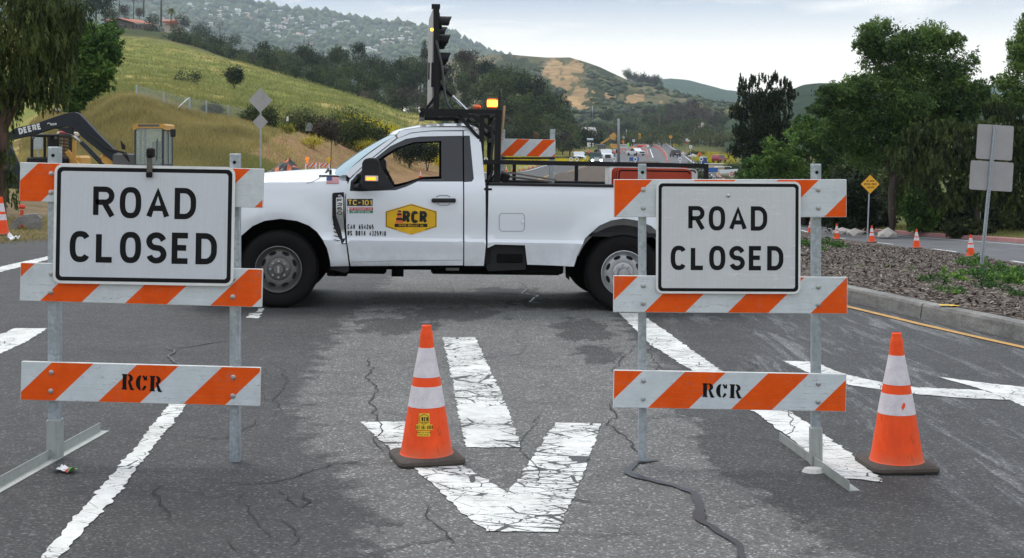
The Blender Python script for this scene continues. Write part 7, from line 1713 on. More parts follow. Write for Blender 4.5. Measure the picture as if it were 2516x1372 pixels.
for x in(-.4,0,.4): mb=MB(); mb.box(c+Vector((x,.4,1.5)),(.25,.1,.2)); mb.build('work_lamp',M_signrim,r)
P=far(1448,330); r=thing('light_tower','grey trailer light tower with a tilted solar panel above four lamps','light tower',P); e=lambda px,py,d=330,P=P:W(px,py,d)-P
mb=MB(); mb.tube([(0,0,0),(0,0,e(1448,345).z)],.12,8); mb.box((0,0,.6),(2,1.2,.9),bev=.1); mb.build('mast',M_hg,r)
mb=MB(); mb.box(e(1450,343),(1.6,.9,.28),rot=(.3,0,0)); mb.build('solar_panel',mat('pale_panel',(.35,.42,.48),.3),r); mb=MB(); mb.box(e(1446,356),(.7,.2,1.2)); mb.build('cabinet',M_signrim,r)
for px,py in((1450,353),(1457,354),(1450,359),(1457,359)): mb=MB(); mb.cyl(e(px,py),e(px,py)+Vector((0,-.25,0)),.2,n=10); mb.build('lamp',M_signrim,r)
mb=MB(); mb.box(e(1454,356)+Vector((0,.1,0)),(1.2,.2,1.3)); mb.build('lamp_board',M_vd,r)
P=far(1571,440); r=thing('arrow_trailer','orange arrow board trailer standing at the bend of the far road','trailer',P); e=lambda px,py,d=440,P=P:W(px,py,d)-P
mb=MB(); mb.box(e(1571,334),(.8,.2,1.6),bev=.3); mb.build('lamp_panel',M_amb if False else M_ys,r); mb=MB(); mb.bar((0,0,.4),e(1571,338),.25,.25,up=(0,1,0)); mb.box(e(1571,341),(1.0,.3,.8),bev=.1); mb.build('mast',M_yl,r); mb=MB(); mb.box((.5,0,.6),(2.6,1.4,.7),bev=.2); mb.build('chassis',M_cone,r)
# poles
def pole(px,yt,d,r_,label,m=M_galv,arm=0,yb_=None,name='utility_pole',cat='pole'):
    P=GD(px,d); 
    if yb_: P.z=HC-(yb_-CY)*d/F
    z=(W(px,yt,d)-P).z; root=thing(name,label,cat,P); mb=MB(); mb.tube([(0,0,-.3),(0,0,z)],[r_,r_*.75],8); mb.build('shaft',m,root,smooth=True)
    if arm: mb=MB(); mb.bar((-arm,0,z*.93),(arm,0,z*.93),.15,.15); mb.build('crossarm',m,root)
M_pw=worn('pole_wood',(.16,.13,.11,1),.9)
pole(1520,292,210,.24,'tall plain grey pole rising from the median beside the far work trucks',worn('pole_grey',(.26,.27,.29,1),.7),yb_=396)
pole(1620,280,640,.22,'wooden pole rising from bushes left of the yellow diamond warning signs',M_pw,.8,324); pole(1705,318,470,.14,'thin pole right of the far road before the pink house',M_pw,0,345); pole(1757,312,430,.14,'wooden pole with crossarm right of the pink house',M_pw,.9,345); pole(1539,318,500,.12,'thin grey pole behind the far barricades',M_galv,0,352); pole(1456,262,800,.16,'distant grey pole standing among the valley trees',M_galv,0,290)
# yellow diamonds and other far signs
def farsign(px,yc,rp,d,m,label,kind='diamond',yb_=None,name='warning_sign',sym=None,legs=1):
    P=GD(px,d)
    if yb_: P.z=HC-(yb_-CY)*d/F
    c=W(px,yc,d)-P; r_=rp*d/F; root=thing(name,label,'road sign',P); mb=MB()
    for lx in([0] if legs==1 else [-r_*.7,r_*.7]): mb.tube([(lx,.05,-.3),(lx,.05,c.z)],.06,6)
    mb.build('post',M_galv,root)
    pts=diamond(r_) if kind=='diamond' else rrect(2*r_*(kind if isinstance(kind,float) else 1),2*r_,.06)
    if kind=='disc': pts=[(r_*math.cos(a),r_*math.sin(a)) for a in np.linspace(0,6.283,17)[:-1]]
    f_=plate('sign_face',[(c.x+p[0],c.z+p[1]) for p in pts],-.02,m,root)
    if kind=='diamond': plate('sign_border',[(c.x+p[0]*1.12,c.z+p[1]*1.12) for p in pts],-.015,M_blk,root)
    if sym: sym(f_,c,r_)
    return root
def sy_arrow(f_,c,r_): mb=MB(); mb.box((c.x,-.026,c.z-.1*r_),(r_*.16,.004,r_*.9)); mb.box((c.x+.15*r_,-.028,c.z+.05*r_),(r_*.4,.004,r_*.16)); mb.build('symbol',M_blk,f_)
def sy_num(f_,c,r_): mb=MB(); mb.box((c.x,-.026,c.z+r_*.2),(r_*.7,.004,r_*.25)); mb.box((c.x,-.026,c.z-r_*.3),(r_*.6,.004,r_*.3)); mb.build('symbol',M_blk,f_)
farsign(1597,334.5,4.2,520,M_ys,'small yellow diamond warning sign right of the orange arrow trailer',yb_=352,sym=sy_arrow)
farsign(1648,337,5,350,M_ys,'larger yellow diamond warning sign on a post above the far right lane',yb_=358,sym=sy_arrow)
farsign(1719,380,6.6,230,M_os,'orange diamond sign with a side road symbol beside the portable toilet',yb_=402,sym=sy_arrow)
farsign(1557,346,3,430,M_signrim,'small white rectangular sign standing on the far road near the bend','r',352,'white_sign',sy_num)
farsign(1688,344,3.1,360,M_signrim,'white sign above a small red plate right of the far road','r',365,'white_sign',sy_num)
farsign(1688,352.5,2.6,359,mat('far_red',(.5,.05,.03),.5),'small red plate below the white sign right of the far road','r',365,'red_sign')
farsign(1697,361,3.8,300,M_signrim,'white speed sign by the boulders right of the far road','r',378,'white_sign',sy_num)
farsign(1592,359,3,330,M_signrim,'small white plate left of the row of posts between the lanes','r',368,'white_sign')
farsign(1532,338,3.2,400,M_back,'round grey sign back beside the tall grey pole','disc',352,'round_sign')
farsign(1531,349,3.0,395,M_os,'orange blank sign below the round grey sign back','r',362,'orange_sign')
def dne(f_,c,r_): 
    plate('red_disc',[(c.x+r_*.85*math.cos(a),c.z+r_*.85*math.sin(a)) for a in np.linspace(0,6.283,21)[:-1]],-.025,mat('sign_red',(.42,.02,.03),.5),f_,.003); mb=MB(); mb.box((c.x,-.028,c.z),(r_*1.2,.003,r_*.28)); mb.build('white_bar',M_signrim,f_)
    mb=MB(); lettering(mb,'DO NOT',lambda x,z,l:(c.x+x,-.027-l,c.z+r_*.45+z),0,0,r_*.22,r_*.05,width=r_*.9); lettering(mb,'ENTER',lambda x,z,l:(c.x+x,-.027-l,c.z-r_*.45+z),0,0,r_*.22,r_*.05,width=r_*.8); mb.build('sign_lettering',M_signrim,f_)
farsign(1798,427.5,6.2,125,M_signrim,'white square sign with a red no entry disc above the barricade','r',446,'no_entry_sign',dne)
farsign(1752,418,5.5,120,mat('sign_blue',(.03,.13,.42),.5),'blue rectangular roadside sign right of the cargo rail',2.1,434,'blue_sign')
farsign(1558,391.5,4.5,150,mat('sign_blue2',(.03,.12,.35),.5),'dark framed blue sign standing low behind the cargo rail',2.6,402,'blue_sign')
# barricades: far left pair with lamps
def mini_barr(px0,px1,yt,d,lab,lamp,side):
    P=GD((px0+px1)/2,d); P.z=HC-(430-CY)*d/F if d<90 else P.z; r=thing('lamp_barricade',lab,'barricade',P); e=lambda px,py:W(px,py,d)-P
    a,b=e(px0,yt),e(px1,yt+10); 
    for k in range(2):
        mb=MB(); z=a.z-.1-k*.42; mb.box(((a.x+b.x)/2,0,z),(b.x-a.x,.02,.2)); o=mb.build('rail_board',[M_bedge,M_board],r); uvl=o.data.uv_layers.new(name='UVMap')
        for pl_ in o.data.polygons:
            if abs(pl_.normal.y)>.9: pl_.material_index=1
            for li in pl_.loop_indices: v=o.data.vertices[o.data.loops[li].vertex_index].co; uvl.data[li].uv=((v.x-v.z)/.22,v.z)
    for x in(a.x+.05,b.x-.05):
        mb=MB(); mb.bar((x,-.2,0),(x,.02,a.z+.02),.04,.03,up=(0,1,0)); mb.bar((x,.25,0),(x,.03,a.z+.02),.04,.03,up=(0,1,0)); mb.build('leg',M_signrim,r)
    x=a.x+.12 if side<0 else b.x-.08; mb=MB(); mb.box((x,0,a.z+.07),(.10,.08,.14),bev=.01); mb.cyl((x,-.05,a.z+.22),(x,.05,a.z+.22),.095,n=16); mb.build('amber_lamp',lamp,r)
M_lo=mat('lamp_orange',(.85,.25,.02),.35,emit=(1,.3,.03),es=.4); M_ly=mat('lamp_yellow',(.85,.50,.03),.35)
mini_barr(749,779,401,66,'left one of two small lamp barricades beyond the bonnet, orange lamp',M_lo,-1); mini_barr(783,811,401,66,'right one of two small lamp barricades beyond the bonnet, yellow lamp',M_ly,1)
P=GD(715,55); r=random.Random(4); mb=MB(); nx,ny=12,7; vs=[]
for i in range(nx):
    for j in range(ny): u=i/(nx-1); vs.append(((u-.5)*1.9,(j/(ny-1)-.5)*1.1,(.16+.42*math.exp(-((u-.42)/.22)**2))*math.sin(math.pi*(.1+.8*j/(ny-1)))*(.6+.7*r.random())))
mb.add(vs,[(i*ny+j,(i+1)*ny+j,(i+1)*ny+j+1,i*ny+j+1) for i in range(nx-1) for j in range(ny-1)]); 
for k in range(len(mb.m)): mb.m[k]=1 if r.random()<.13 else 0
o=mb.build('tarpaulin',[worn('black_tarp',(.02,.02,.023,1),.5),worn('orange_mesh',(.65,.14,.04,1),.6)]); o.location=W(715,428,55); tag(o,'crumpled black and orange tarpaulin heaped beyond the truck bonnet','tarpaulin')
P=W(600,341,68); mb=MB(); mb.tube([W(563,350,68)-P,W(597,342,68)-P],.035,6); o=mb.build('shaft',M_signrim); r=thing('fallen_lamp','pale pole with a dark lamp head lying on the grass bank','lamp',P); o.parent=r; mb=MB(); mb.box((0,0,0),(.25,.2,.12),rot=(0,-.2,0),bev=.03); mb.build('lamp_head',M_hg,r)
# far barricades with white rails & worker, toilet, boats
P=far(1530,355); r=thing('rail_barrier','white slatted barrier panels beside the tall grey pole on the far road','barrier',P); e=lambda px,py:W(px,py,355)-P
for k in range(4): mb=MB(); mb.bar(e(1521,356+k*3.6),e(1541,356+k*3.6),.06,.22); mb.build('rail',M_signrim if k<3 else M_del,r)
for px in(1521,1531,1541): mb=MB(); a=e(px,354); mb.bar((a.x,0,-.1),a,.08,.08,up=(0,1,0)); mb.build('post',M_ys if px==1531 else M_signrim,r)
mb=MB(); a=e(1543,358); mb.prism([(a.x-.2,a.z+.6),(a.x+.3,a.z+.9),(a.x+.35,a.z-.7),(a.x-.1,a.z-.5)],lambda p,k:(p[0],-.1+.2*k,p[1])); mb.build('lime_panel',mat('lime_green',(.35,.75,.12),.6),r)
P=far(1728,235); r=thing('portable_toilet','dark blue portable toilet with a pale domed roof right of the orange diamond sign','portable toilet',P); 
mb=MB(); mb.box((0,0,1.05),(1.15,1.15,2.1),bev=.04); mb.build('walls',mat('toilet_blue',(.02,.05,.16),.5),r); mb=MB(); mb.prism([(-.62,2.1),(-.55,2.3),(0,2.4),(.55,2.3),(.62,2.1)],lambda p,k:(p[0],-.62+1.24*k,p[1])); mb.build('roof',mat('toilet_roof',(.5,.55,.58),.5),r); mb=MB(); mb.box((0,-.59,1.0),(.75,.03,1.8)); mb.build('door',mat('toilet_door',(.02,.07,.25),.5),r)
def yard(name,label,cat,px,d,parts):
    P=GD(px,d); r=thing(name,label,cat,P)
    for nm,c,s,m in parts: mb=MB(); mb.box(c,s,bev=min(s)*.12); mb.build(nm,m,r)
yard('flat_shed','cream flat roofed shed behind the portable toilet','shed',1755,215,[('walls',(0,0,.8),(2.6,2,1.6),mat('shed_cream',(.6,.5,.36),.8)),('roof',(0,0,1.65),(2.9,2.3,.12),Wt),('door',(.3,-1.0,.7),(.6,.05,1.3),Wb)])
yard('low_shed','second cream shed with white roof left of the covered boat','shed',1776,205,[('walls',(0,0,.7),(1.8,2,1.4),mat('shed_cream2',(.55,.45,.3),.8)),('roof',(0,0,1.48),(2.4,2.3,.14),Wt)])
carbody('red_car','faded red car parked beyond the low sheds','car',GD(1767,290)+Vector((0,0,.6)),R(60),suv,1.8,mat('car_red',(.30,.03,.05),.35,coat=.4),[[(-1.9,1.15),(-1.75,1.6),(.45,1.55),(1.0,1.15)]],(-1.45,1.45))
P=GD(1788,200); r=thing('white_boat','white boat hull on a trailer beside the dark shed','boat',P+Vector((0,0,.3))); mb=MB(); mb.prism([(-1.4,.9),(1.5,1.05),(1.35,.55),(-1.2,.35)],lambda p,k:(p[0],-.6+1.2*k,p[1])); mb.build('hull',M_vw,r); mb=MB(); mb.prism([(-.5,.95),(.5,1.0),(.3,1.4),(-.35,1.4)],lambda p,k:(p[0],-.4+.8*k,p[1])); mb.build('cabin',M_vg,r); mb=MB(); mb.box((0,0,.2),(1.8,.9,.12)); mb.build('trailer',M_galv,r)
P=GD(1785,170); r=thing('wooden_fence','dark wooden post and rail fence below the sheds','fence',P)
for k in range(5): mb=MB(); mb.box(((k-2)*1.3,0,.5),(.12,.12,1.1)); mb.build('post',M_pw,r)
for z in(.4,.85): mb=MB(); mb.bar((-2.8,0,z),(2.8,.0,z-.05),.05,.14); mb.build('rail',M_pw,r)
yard('white_post','short white post on a pale slab at the right of the blocked road','post',1830,112,[('post_shaft',(0,0,.45),(.28,.28,.9),M_signrim),('slab',(1.0,0,.06),(2.4,.6,.16),M_con)])
for i,(px,d,s) in enumerate(((1678,350,1.0),(1686,345,1.2),(1702,318,1.3),(1694,330,.8))):
    me=MB(); me.add(list((icv*np.array([s,s*.8,s*.7])*(1+.15*NR.normal(size=(11,1))))+np.array([0,0,s*.3])),[tuple(f) for f in icf]); me.v=[tuple(float(a) for a in v) for v in me.v]; o=me.build('boulder',worn('pale_rock',(.45,.42,.38,1),.9)); o.location=GD(px,d); tag(o,'pale boulder beside the far right lane','boulder','boulders by the far lane')
for i,(px,d,s,l) in enumerate(((2182,59.5,.42,'largest pale stone just left of the forked trunk'),(2100,62,.38,'pale stone on the grass right of the barricade end'),(2068,64,.40,'rounded pale stone nearest the barricade end'),(2172,60,.25,'small stone left of the largest one'))):
    me=MB(); me.add(list((icv*np.array([s*1.3,s,s*.7])*(1+.15*NR.normal(size=(11,1))))+np.array([0,0,s*.25])),[tuple(f) for f in icf]); me.v=[tuple(float(a) for a in v) for v in me.v]; o=me.build('stone',worn('pale_rock',(.45,.42,.38,1),.9)); o.location=GD(px,d); o.location.z+=.1; tag(o,l,'stone')
# worker far away
def person(px,d,label,rz=0):
    P=GD(px,d); v=[(0,0,.95),(0,0,1.2),(0,0,1.42),(0,0,1.52),(0,-.01,1.66),(.10,0,.90),(.11,.02,.5),(.12,.05,.08),(.12,-.08,.04),(-.10,0,.90),(-.12,0,.5),(-.13,.03,.08),(-.13,-.1,.04),(.19,0,1.38),(.25,-.02,1.12),(.24,-.12,.9),(-.19,0,1.38),(-.26,0,1.12),(-.25,-.08,.88)]
    ed=[(0,1),(1,2),(2,3),(3,4),(0,5),(5,6),(6,7),(7,8),(0,9),(9,10),(10,11),(11,12),(2,13),(13,14),(14,15),(2,16),(16,17),(17,18)]; rr_=[.15,.15,.14,.055,.10,.1,.07,.05,.045,.1,.07,.05,.045,.07,.05,.035,.07,.05,.035]
    me=bpy.data.meshes.new('person'); me.from_pydata(v,ed,[]); me.skin_vertices.new() if hasattr(me,'skin_vertices') and not me.skin_vertices and hasattr(me.skin_vertices,'new') else None
    o=bpy.data.objects.new('person',me); COL.objects.link(o); m_=o.modifiers.new('skin','SKIN')
    for i,s_ in enumerate(me.skin_vertices[0].data): s_.radius=(rr_[i],rr_[i]*.8); s_.use_root=(i==0)
    o.modifiers.new('sub','SUBSURF').levels=1; me.materials.append(mat('dark_trousers',(.03,.035,.06),.8)); o.location=P+Vector((0,0,.05)); o.rotation_euler=(0,0,rz); tag(o,label,'person')
    mb=MB(); mb.lathe([(.15,.86),(.19,.9),(.20,1.1),(.205,1.35),(.13,1.46),(.07,1.47)],14); ve=mb.build('vest',mat('hi_vis_orange',(.95,.12,.03),.7),o,smooth=True)
    for s_ in(-1,1): mb=MB(); mb.tube([(s_*.18,0,1.42),(s_*.26,-.02,1.12)],[.085,.065],8); mb.build('sleeve',MATS['hi_vis_orange'],ve,smooth=True)
    mb=MB(); mb.lathe([(.15,1.66),(.145,1.70),(.12,1.78),(.0,1.82)],12); mb.build('hard_hat',M_signrim,o,smooth=True)
    mb=MB(); mb.lathe([(0,1.52),(.08,1.55),(.1,1.64),(.09,1.7),(0,1.74)],12); mb.build('face',mat('skin',(.45,.26,.18),.6),o,smooth=True)
for i in range(22): cone_at(rnd.uniform(1518,1592),rnd.uniform(315,420),'small orange cone among the far road works','cones among the far road works')
for i,(a,b,yt_) in enumerate(((1440,1452,372),(1546,1556,362),(1580,1590,358))): mini_barr(a,b,yt_,330,('small striped barricade left of the truck with lit headlights','small striped barricade behind the white pickup cab','small striped barricade right of the white pickup')[i],M_lo,1)
person(1510,312,'worker in an orange high visibility jacket and white hard hat standing right of the trucks',.3)
person(1447,325,'worker in orange standing between the two left hand trucks',-.4)
# ------------------------------------------------------------------ houses on the hill and in the valley
def hilltop_house():
    d=560; P=W(335,72,d); P=Vector((P.x,P.y,P.z)); r=thing('ranch_house','low ranch house with red tiled gable roof on the hilltop','house',P); e=lambda px,py:W(px,py,d)-P
    x0,x1=e(283,0).x,e(350,0).x; wm=worn('dark_stucco',(.18,.14,.12,1),.9,scale=.4)  # dark brown stucco for the walls, chimney and window frames
    zb=e(0,74).z-1; ze=e(0,60).z
    mb=MB(); x2=e(372,0).x; g0,g1,g2=e(277,53),e(291,46),e(330,57)
    mb.prism([(e(278,74).x,zb),(e(278,74).x,ze),(e(292,48).x,e(292,48.5).z),(e(332,58).x,ze),(x2,ze+.2),(x2,zb)],lambda p,k:(p[0],0 if k==0 else 9,p[1])); w=mb.build('walls',wm,r)
    mb=MB(); rt=[(e(272,55).x,e(272,55).z),(e(291,45).x,e(291,45).z),(e(353,56).x,e(353,56).z),(e(353,57.5).x,e(353,57.5).z),(e(330,57.5).x,e(330,57.5).z),(e(292,47.5).x,e(292,47.5).z),(e(273,56.5).x,e(273,56.5).z)]
    def fl_(p,k): return (p[0]+(0 if k==0 else 5),-.8 if k==0 else 10,p[1]+(0 if k==0 else .8))
    mb.prism([(e(272,56).x,e(272,56.5).z),(e(291,46).x,e(291,46).z),(e(334,58).x,e(334,57.7).z),(e(334,56.8).x,e(334,56.8).z),(e(291,44.8).x,e(291,44.8).z),(e(271,55.3).x,e(271,55.3).z)],lambda p,k:(p[0]+(0 if k==0 else 6),-.8 if k==0 else 12,p[1]+(0 if k==0 else .5))); mb.add([(e(291,45).x,-.8,e(291,45).z+.1),(e(340,48.5).x,6,e(340,48.5).z),(e(354,55.5).x,3,e(354,55.5).z),(e(330,57.5).x,-.8,e(330,57).z)],[(0,3,2,1)]); rf=mb.build('roof',Rt,r)
    mb=MB(); mb.box(e(303,44)+Vector((0,5,0)),(2.0,1.2,1.2)); mb.build('chimney',wm,rf)
    for px,w_ in((288,5),(298,4),(309,5),(327,4),(336,4),(344,4)):
        c=e(px,65); mb=MB(); mb.box((c.x,-.06,c.z),(w_*d/F,.1,1.4)); f_=mb.build('window',M_signrim if px==298 else wm,r); mb=MB(); mb.box((c.x,-.13,c.z),(w_*d/F*.8,.06,1.15)); mb.build('pane',M_vg,f_)
    mb=MB(); mb.prism([(e(240,48).x,e(240,47).z),(e(276,56).x,e(276,57).z),(e(274,52).x,e(274,52).z),(e(248,45).x,e(248,45.5).z)],lambda p,k:(p[0]+(3*k),2+8*k,p[1]+k*.6)); mb.build('wing_roof',Rt,rf)
    mb=MB(); a,b=e(246,74),e(276,55); mb.box(((a.x+b.x)/2,5,(zb+b.z)/2),(b.x-a.x,5,b.z-zb)); mb.build('wing_wall',wm,w)
hilltop_house()
d=560; P=W(420,66,d); r=thing('gabled_house','red roofed house with a curved white end gable beside the palm','house',P); e=lambda px,py:W(px,py,d)-P
mb=MB(); a,b=e(398,72),e(438,60); mb.box(((a.x+b.x)/2,4,(a.z+b.z)/2-.8),(b.x-a.x,7,b.z-a.z+1.6)); mb.build('walls',Wb,r); mb=MB(); mb.prism([(e(396,53).x,e(396,53).z),(e(437,51).x,e(437,51).z),(e(437,61).x,e(437,61).z),(e(410,60).x,e(410,60).z)],lambda p,k:(p[0],-.3+5*k,p[1]+k*1.2)); mb.build('roof',Rt,r)
mb=MB(); mb.prism([(e(437,64).x,e(437,66).z),(e(437,49).x,e(437,49).z),(e(444,47).x,e(444,47).z),(e(446,56).x,e(446,56).z),(e(452,66).x,e(452,66).z),(e(458,69).x,e(458,69).z),(e(458,74).x,e(458,74).z),(e(455,72).x,e(455,72).z)],lambda p,k:(p[0],-.4+5*k,p[1])); mb.build('gable_wall',Wt,r)
mb=MB(); c=e(425,66); mb.box((c.x,.4,c.z),(1.0,.2,1.2)); mb.build('window',M_vg,r)
d=460; P=W(1433,330,d); r=thing('grey_roofed_house','low pale house with a long grey slatted roof among valley trees','house',P); e=lambda px,py:W(px,py,d)-P
mb=MB(); a,b=e(1424,332),e(1468,322); mb.box(((a.x+b.x)/2,3,(a.z+b.z)/2-.5),(b.x-a.x,5,b.z-a.z+1)); mb.build('walls',worn('pale_wall',(.42,.34,.30,1),.8),r); mb=MB(); mb.add([e(1420,319)+Vector((0,-.5,0)),e(1466,322)+Vector((0,-.5,0)),e(1465,312)+Vector((0,7,0)),e(1422,311)+Vector((0,7,0))],[(0,1,2,3)]); mb.add([e(1420,320)+Vector((0,-.5,0)),e(1466,323)+Vector((0,-.5,0)),e(1466,322)+Vector((0,-.5,0)),e(1420,319)+Vector((0,-.5,0))],[(0,1,2,3)]); mb.build('roof',worn('weathered_roof',(.33,.31,.30,1),.8,scale=.8),r)
mb=MB(); mb.box(e(1440,325),(1.6,.6,1.1)); mb.build('window',M_vg,r)
d=620; P=W(1716,316,d); r=thing('pink_house','small pinkish house with a beige chimney tower among dark valley trees','house',P); e=lambda px,py:W(px,py,d)-P
mb=MB(); mb.box(e(1716,316),(3.2,3,1.0)); mb.build('walls',Wt,r); mb=MB(); mb.add([e(1706,317)+Vector((0,-2,0)),e(1722,316)+Vector((0,-2,0)),e(1721,310)+Vector((0,3,0)),e(1708,311)+Vector((0,3,0))],[(0,1,2,3)]); mb.build('roof',worn('pink_roof',(.45,.25,.22,1),.8),r); mb=MB(); mb.box(e(1725,310)+Vector((0,-1,0)),(1.1,1.1,3.0)); mb.build('tower',Wb,r)
mb=MB(); mb.box(e(1712,315.5)+Vector((0,-1.6,-.2)),(.6,.1,.6)); mb.build('window',M_vg,r)
# ------------------------------------------------------------------ wire fence on the embankment
d=84; posts=[(335,208,240),(402,225,266),(465,239,290),(507,247,286),(560,258,296),(612,268,306)]; P=W(402,266,d); r=thing('wire_fence','chain link fence with grey posts along the top of the left embankment','fence',P)
pts=[]
for i,(px,yt,yb_) in enumerate(posts):
    dd=d+ (i*2.0); a=W(px,yt,dd)-P; b=W(px,yb_+8,dd)-P; mb=MB(); mb.tube([b,a],.055 if i not in(2,) else .075,6); mb.build('post',M_galv,r); pts.append((a,b))
mb=MB(); mb.tube([W(430,272,d+2)-P,W(465,240,d+4)-P],.035,6); mb.build('brace',M_galv,r)
def f(n,b):
    p=n.coord('Object'); b.inputs['Alpha'].default_value=.30
M_wire=mat('chain_link_sheet',(.42,.46,.46),.6,metal=.2)
mb=MB(); rr1=random.Random(2)
for (a0_,b0_),(a1_,b1_) in zip(pts,pts[1:]):
    L=(a1_-a0_).length; n=int(L/.16)
    for k in range(-12,n+1):
        for sgn in(0,1):
            u0=k/n; u1=(k+10)/n; lo0,hi0=(0,1) if sgn==0 else (1,0)
            # clip to panel
            s0=max(0,-u0/(u1-u0)) if u1!=u0 else 0; s1=min(1,(1-u0)/(u1-u0))
            if s1<=s0: continue
            def pt(s): u=u0+(u1-u0)*s; v=s if sgn==0 else 1-s; return a0_.lerp(a1_,u)*(v*.95)+b0_.lerp(b1_,u)*(1-v*.95)
            p0,p1=pt(s0),pt(s1); mb.add([p0,p0+Vector((0,0,.018)),p1+Vector((0,0,.018)),p1],[(0,1,2,3)])
mb.build('mesh',M_wire,r)
for px,y,w_,h_,lab in((757,312,14,20,'bent wire fence panel leaning on the bank beside the yellow weeds'),(706,292,6,14,'scrap of white sheeting hanging on the bank fence')):
    P=W(px,y+h_/2,96); r=thing('fence_scrap',lab,'fence panel',P); w2=w_*96/F;h2=h_*96/F; mb=MB()
    if w_>10:
        for k in range(12): mb.bar((-w2/2+w2*k/11,0,0),(-w2/2+w2*k/11+.15,0.05,h2*(.7+.3*math.sin(k*.3))),.012,.012,up=(0,1,0)); mb.bar((-w2/2,0,h2*k/11),(w2/2,0,h2*k/13),.012,.012)
    else: mb.prism([(-w2/2,0),(w2/2,.05),(w2*.4,h2),(-w2*.3,h2*.8)],lambda p,k:(p[0],.02*k,p[1]))
    mb.build('mesh' if w_>10 else 'sheet',M_wire if w_>10 else M_signrim,r)
# ------------------------------------------------------------------ ground cover
def tufts(name,label,cat,pts,h,w,m,nb,seed,lean=.35,up=1.0):
    r=np.random.RandomState(seed); N=len(pts); P=np.repeat(np.asarray(pts),nb,0)+np.concatenate([r.normal(size=(N*nb,2))*w,np.zeros((N*nb,1))],1)
    n=len(P); hh=h*(.5+r.rand(n)); a=r.rand(n)*6.28; dx=np.stack([np.cos(a),np.sin(a),np.zeros(n)],1); tp=P+np.stack([r.normal(size=n)*lean*hh,r.normal(size=n)*lean*hh,hh*up],1); bw=(h*.09)
    V=np.stack([P-dx*bw,P+dx*bw,tp],1).reshape(-1,3); pt_=np.asarray(pts); sp=.55+.24*np.sin(pt_[:,0]*.7+2*np.sin(pt_[:,1]*.23))*np.cos(pt_[:,1]*.31+1.5*np.sin(pt_[:,0]*.4)); t=np.clip(np.repeat(.55*sp+.35*r.rand(N),nb)+r.rand(n)*.15,0,1)
    o=np_mesh(name,V,np.arange(n*3).reshape(-1,3),m,attrs={'tint':('FACE','FLOAT',t)}); tag(o,label,cat,kind='stuff'); return o
def terrain_pts(n,pxr,dr,seed,cond=None):
    r=np.random.RandomState(seed); px=r.uniform(*pxr,n); d=np.exp(r.uniform(np.log(dr[0]),np.log(dr[1]),n)); x=(px-CX)*d/F; k=(x<leftx(d)-1.0) if cond is None else cond(px,x,d); x=x[k];d=d[k]; return np.stack([x,d,H(x,d)-.02],1)
p=terrain_pts(30000,(60,760),(50,92),1,lambda px,x,d:(x<leftx(d)-1.5)&~(((px>590)&(d<150)&((CY-(H(x,d)-HC)/d*F)>dirt_y(px)-4))&(NR.rand(len(px))<.96))); tufts('dry_grass','dry golden grass covering the near embankment','grass',p,.28,.12,F_grs,5,2)
p=terrain_pts(9000,(380,760),(47,62),3); tufts('green_weeds','low green weeds at the foot of the left embankment','weeds',p,.22,.1,F_ggr,5,4)
dirtc=lambda px,x,d:((px>590)&(d<150)&((CY-(H(x,d)-HC)/d*F)>dirt_y(px)-4))
p=terrain_pts(26000,(180,1250),(95,360),5,lambda px,x,d:(x<leftx(d)-1)&~dirtc(px,x,d)); tufts('hill_grass','yellow green grass over the whole hillside','grass',p,.75,.5,F_ggr,4,6,up=.6)
p=terrain_pts(2500,(640,1250),(60,130),7,lambda px,x,d:x<leftx(d)-3); tufts('bank_grass','sparse dry grass on the brown cut bank','grass',p,.3,.15,F_grs,3,8)
p=terrain_pts(9000,(1960,2700),(50,75),9,lambda px,x,d:(x>rfx(d)+.5)&(x<rfx(d)+5)); tufts('verge_grass','green grass strip behind the red kerb','grass',p,.22,.1,F_ggr,5,10)
for (a,b,c,dd,n,sd) in((1370,1460,215,300,2600,1),(1565,1660,425,500,1800,2),(1695,1800,300,400,2200,3),(1240,1330,200,280,1200,4),(840,1180,130,170,700,5)):
    p=terrain_pts(n,(a,b),(c,dd),20+sd,lambda px,x,d:(x<leftx(d)-.5)|(x>rfx(d)+1)); 
    if len(p): tufts('mustard_flowers','bright yellow mustard flowering '+{1:'left of the parked work trucks',2:'along the bend of the far road',3:'on the slope right of the far road',4:'behind the truck bed barricade',5:'at the hill foot above the cab'}[sd],'flowers',p,1.1,.5,F_mus,6,30+sd,up=.8)
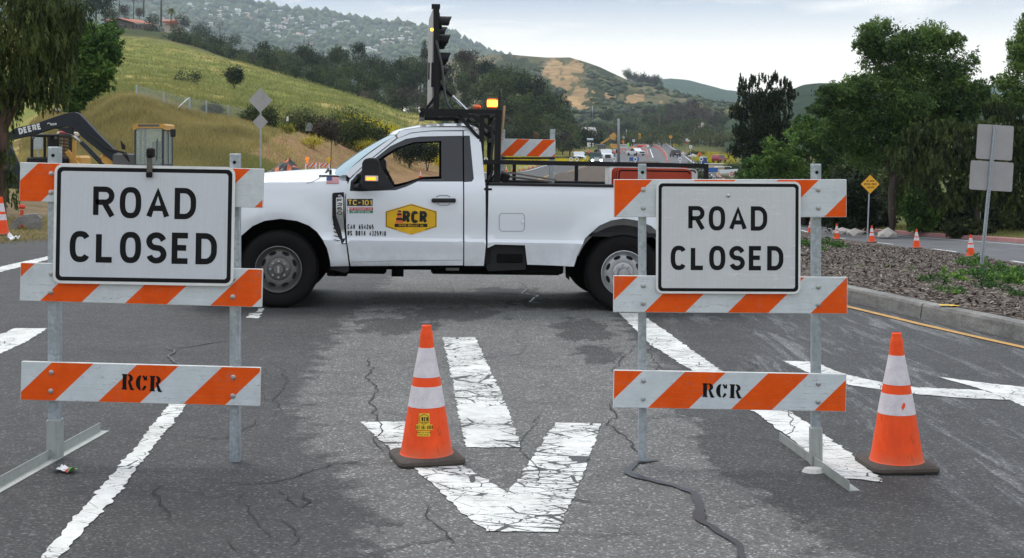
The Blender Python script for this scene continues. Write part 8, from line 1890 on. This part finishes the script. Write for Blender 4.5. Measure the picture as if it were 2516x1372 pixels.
# wood chips and weeds on the median
r=np.random.RandomState(77); n=60000; d=np.exp(r.uniform(np.log(9),np.log(48),n)); u=r.rand(n); xl=kerbx(d)+.2; xr=rnx(d); x=xl+(xr-xl)*u**1.1; px=x/d*F+CX; k=(px<2750); x,d,u=x[k],d[k],u[k]; z=H(x,d)+med_z(x,d,(x-kerbx(d)-.16)/(rnx(d)-kerbx(d)))
n=len(x); a=r.rand(n)*6.28; s=r.uniform(.008,.024,n)*(1+d/40); tl=r.normal(size=(n,2))*.35; ca,sa=np.cos(a),np.sin(a); C0=np.stack([x,d,z+.012+.01*r.rand(n)],1)
ux=np.stack([ca,sa,tl[:,0]],1)*s[:,None]; vx=np.stack([-sa,ca,tl[:,1]],1)*(s*.35)[:,None]
V=np.stack([C0-ux-vx,C0+ux-vx,C0+ux+vx,C0-ux+vx],1).reshape(-1,3)
F_chip=folmat('bark_chips',(.035,.026,.022),(.13,.105,.09),(.36,.33,.28),0,.9,0)
o=np_mesh('bark_chips',V,np.arange(n*4).reshape(-1,4),F_chip,attrs={'tint':('FACE','FLOAT',np.clip(r.beta(2,3,n),0,1))}); tag(o,'loose brown bark chips spread over the median bed','bark chips',kind='stuff')
F_weed=folmat('weed_leaves',(.03,.07,.02),(.085,.19,.04),(.26,.42,.07),.35,objvar=.4)
wm_=[leafmesh('leaves',[(0,0,.10,.22,.22,.10),(.15,.1,.07,.14,.14,.07),(-.15,-.05,.08,.14,.14,.08)],420,.055,F_weed,seed=60+i,clump=6,spread=.12,aspect=.6,link=False) for i in range(3)]
ws=[(2440,700,1.5),(2480,712,1.8),(2505,690,1.5),(2400,690,1.3),(2330,700,1.2),(2290,706,1.1),(2450,672,1.2),(2390,655,1.5),(2370,662,1.2),(2320,735,1.0),(2345,742,1.0),(2270,712,.9),(2190,655,.6),(2180,672,.6),(2240,662,.5),(2115,665,.6),(2040,612,1.4),(2055,618,1.2),(1985,612,1.2),(2010,620,.8),(2150,640,.4),(2060,690,.5),(2500,740,.9),(2120,612,.4),(2530,715,1.6),(2235,678,.7),(2430,725,1.1)]
for i,(px,py,s) in enumerate(ws):
    # solve for the median surface
    dd=20.
    for _ in range(60):
        x=(px-CX)*dd/F; z=Hs(x,dd)+.1; dn=(HC-z)*F/(py-CY); dd=dd*.6+dn*.4
    root=thing('weed_plant','leafy green weed growing in the mulch of the median','weed',((px-CX)*dd/F,dd,Hs((px-CX)*dd/F,dd)+.10),rnd.uniform(0,6),'weeds in the mulch'); o=bpy.data.objects.new('leaves',wm_[i%3]); COL.objects.link(o); o.parent=root; root.scale=(s*.58*(1+dd/60),)*3
F_litter=F_grs
p=terrain_pts(1800,(-40,130),(21,30),41,lambda px,x,d:x<leftx(d)+.4); tufts('dry_litter','dry grass and leaf litter on the dirt verge','litter',p,.07,.2,F_grs,4,42,lean=1.5)
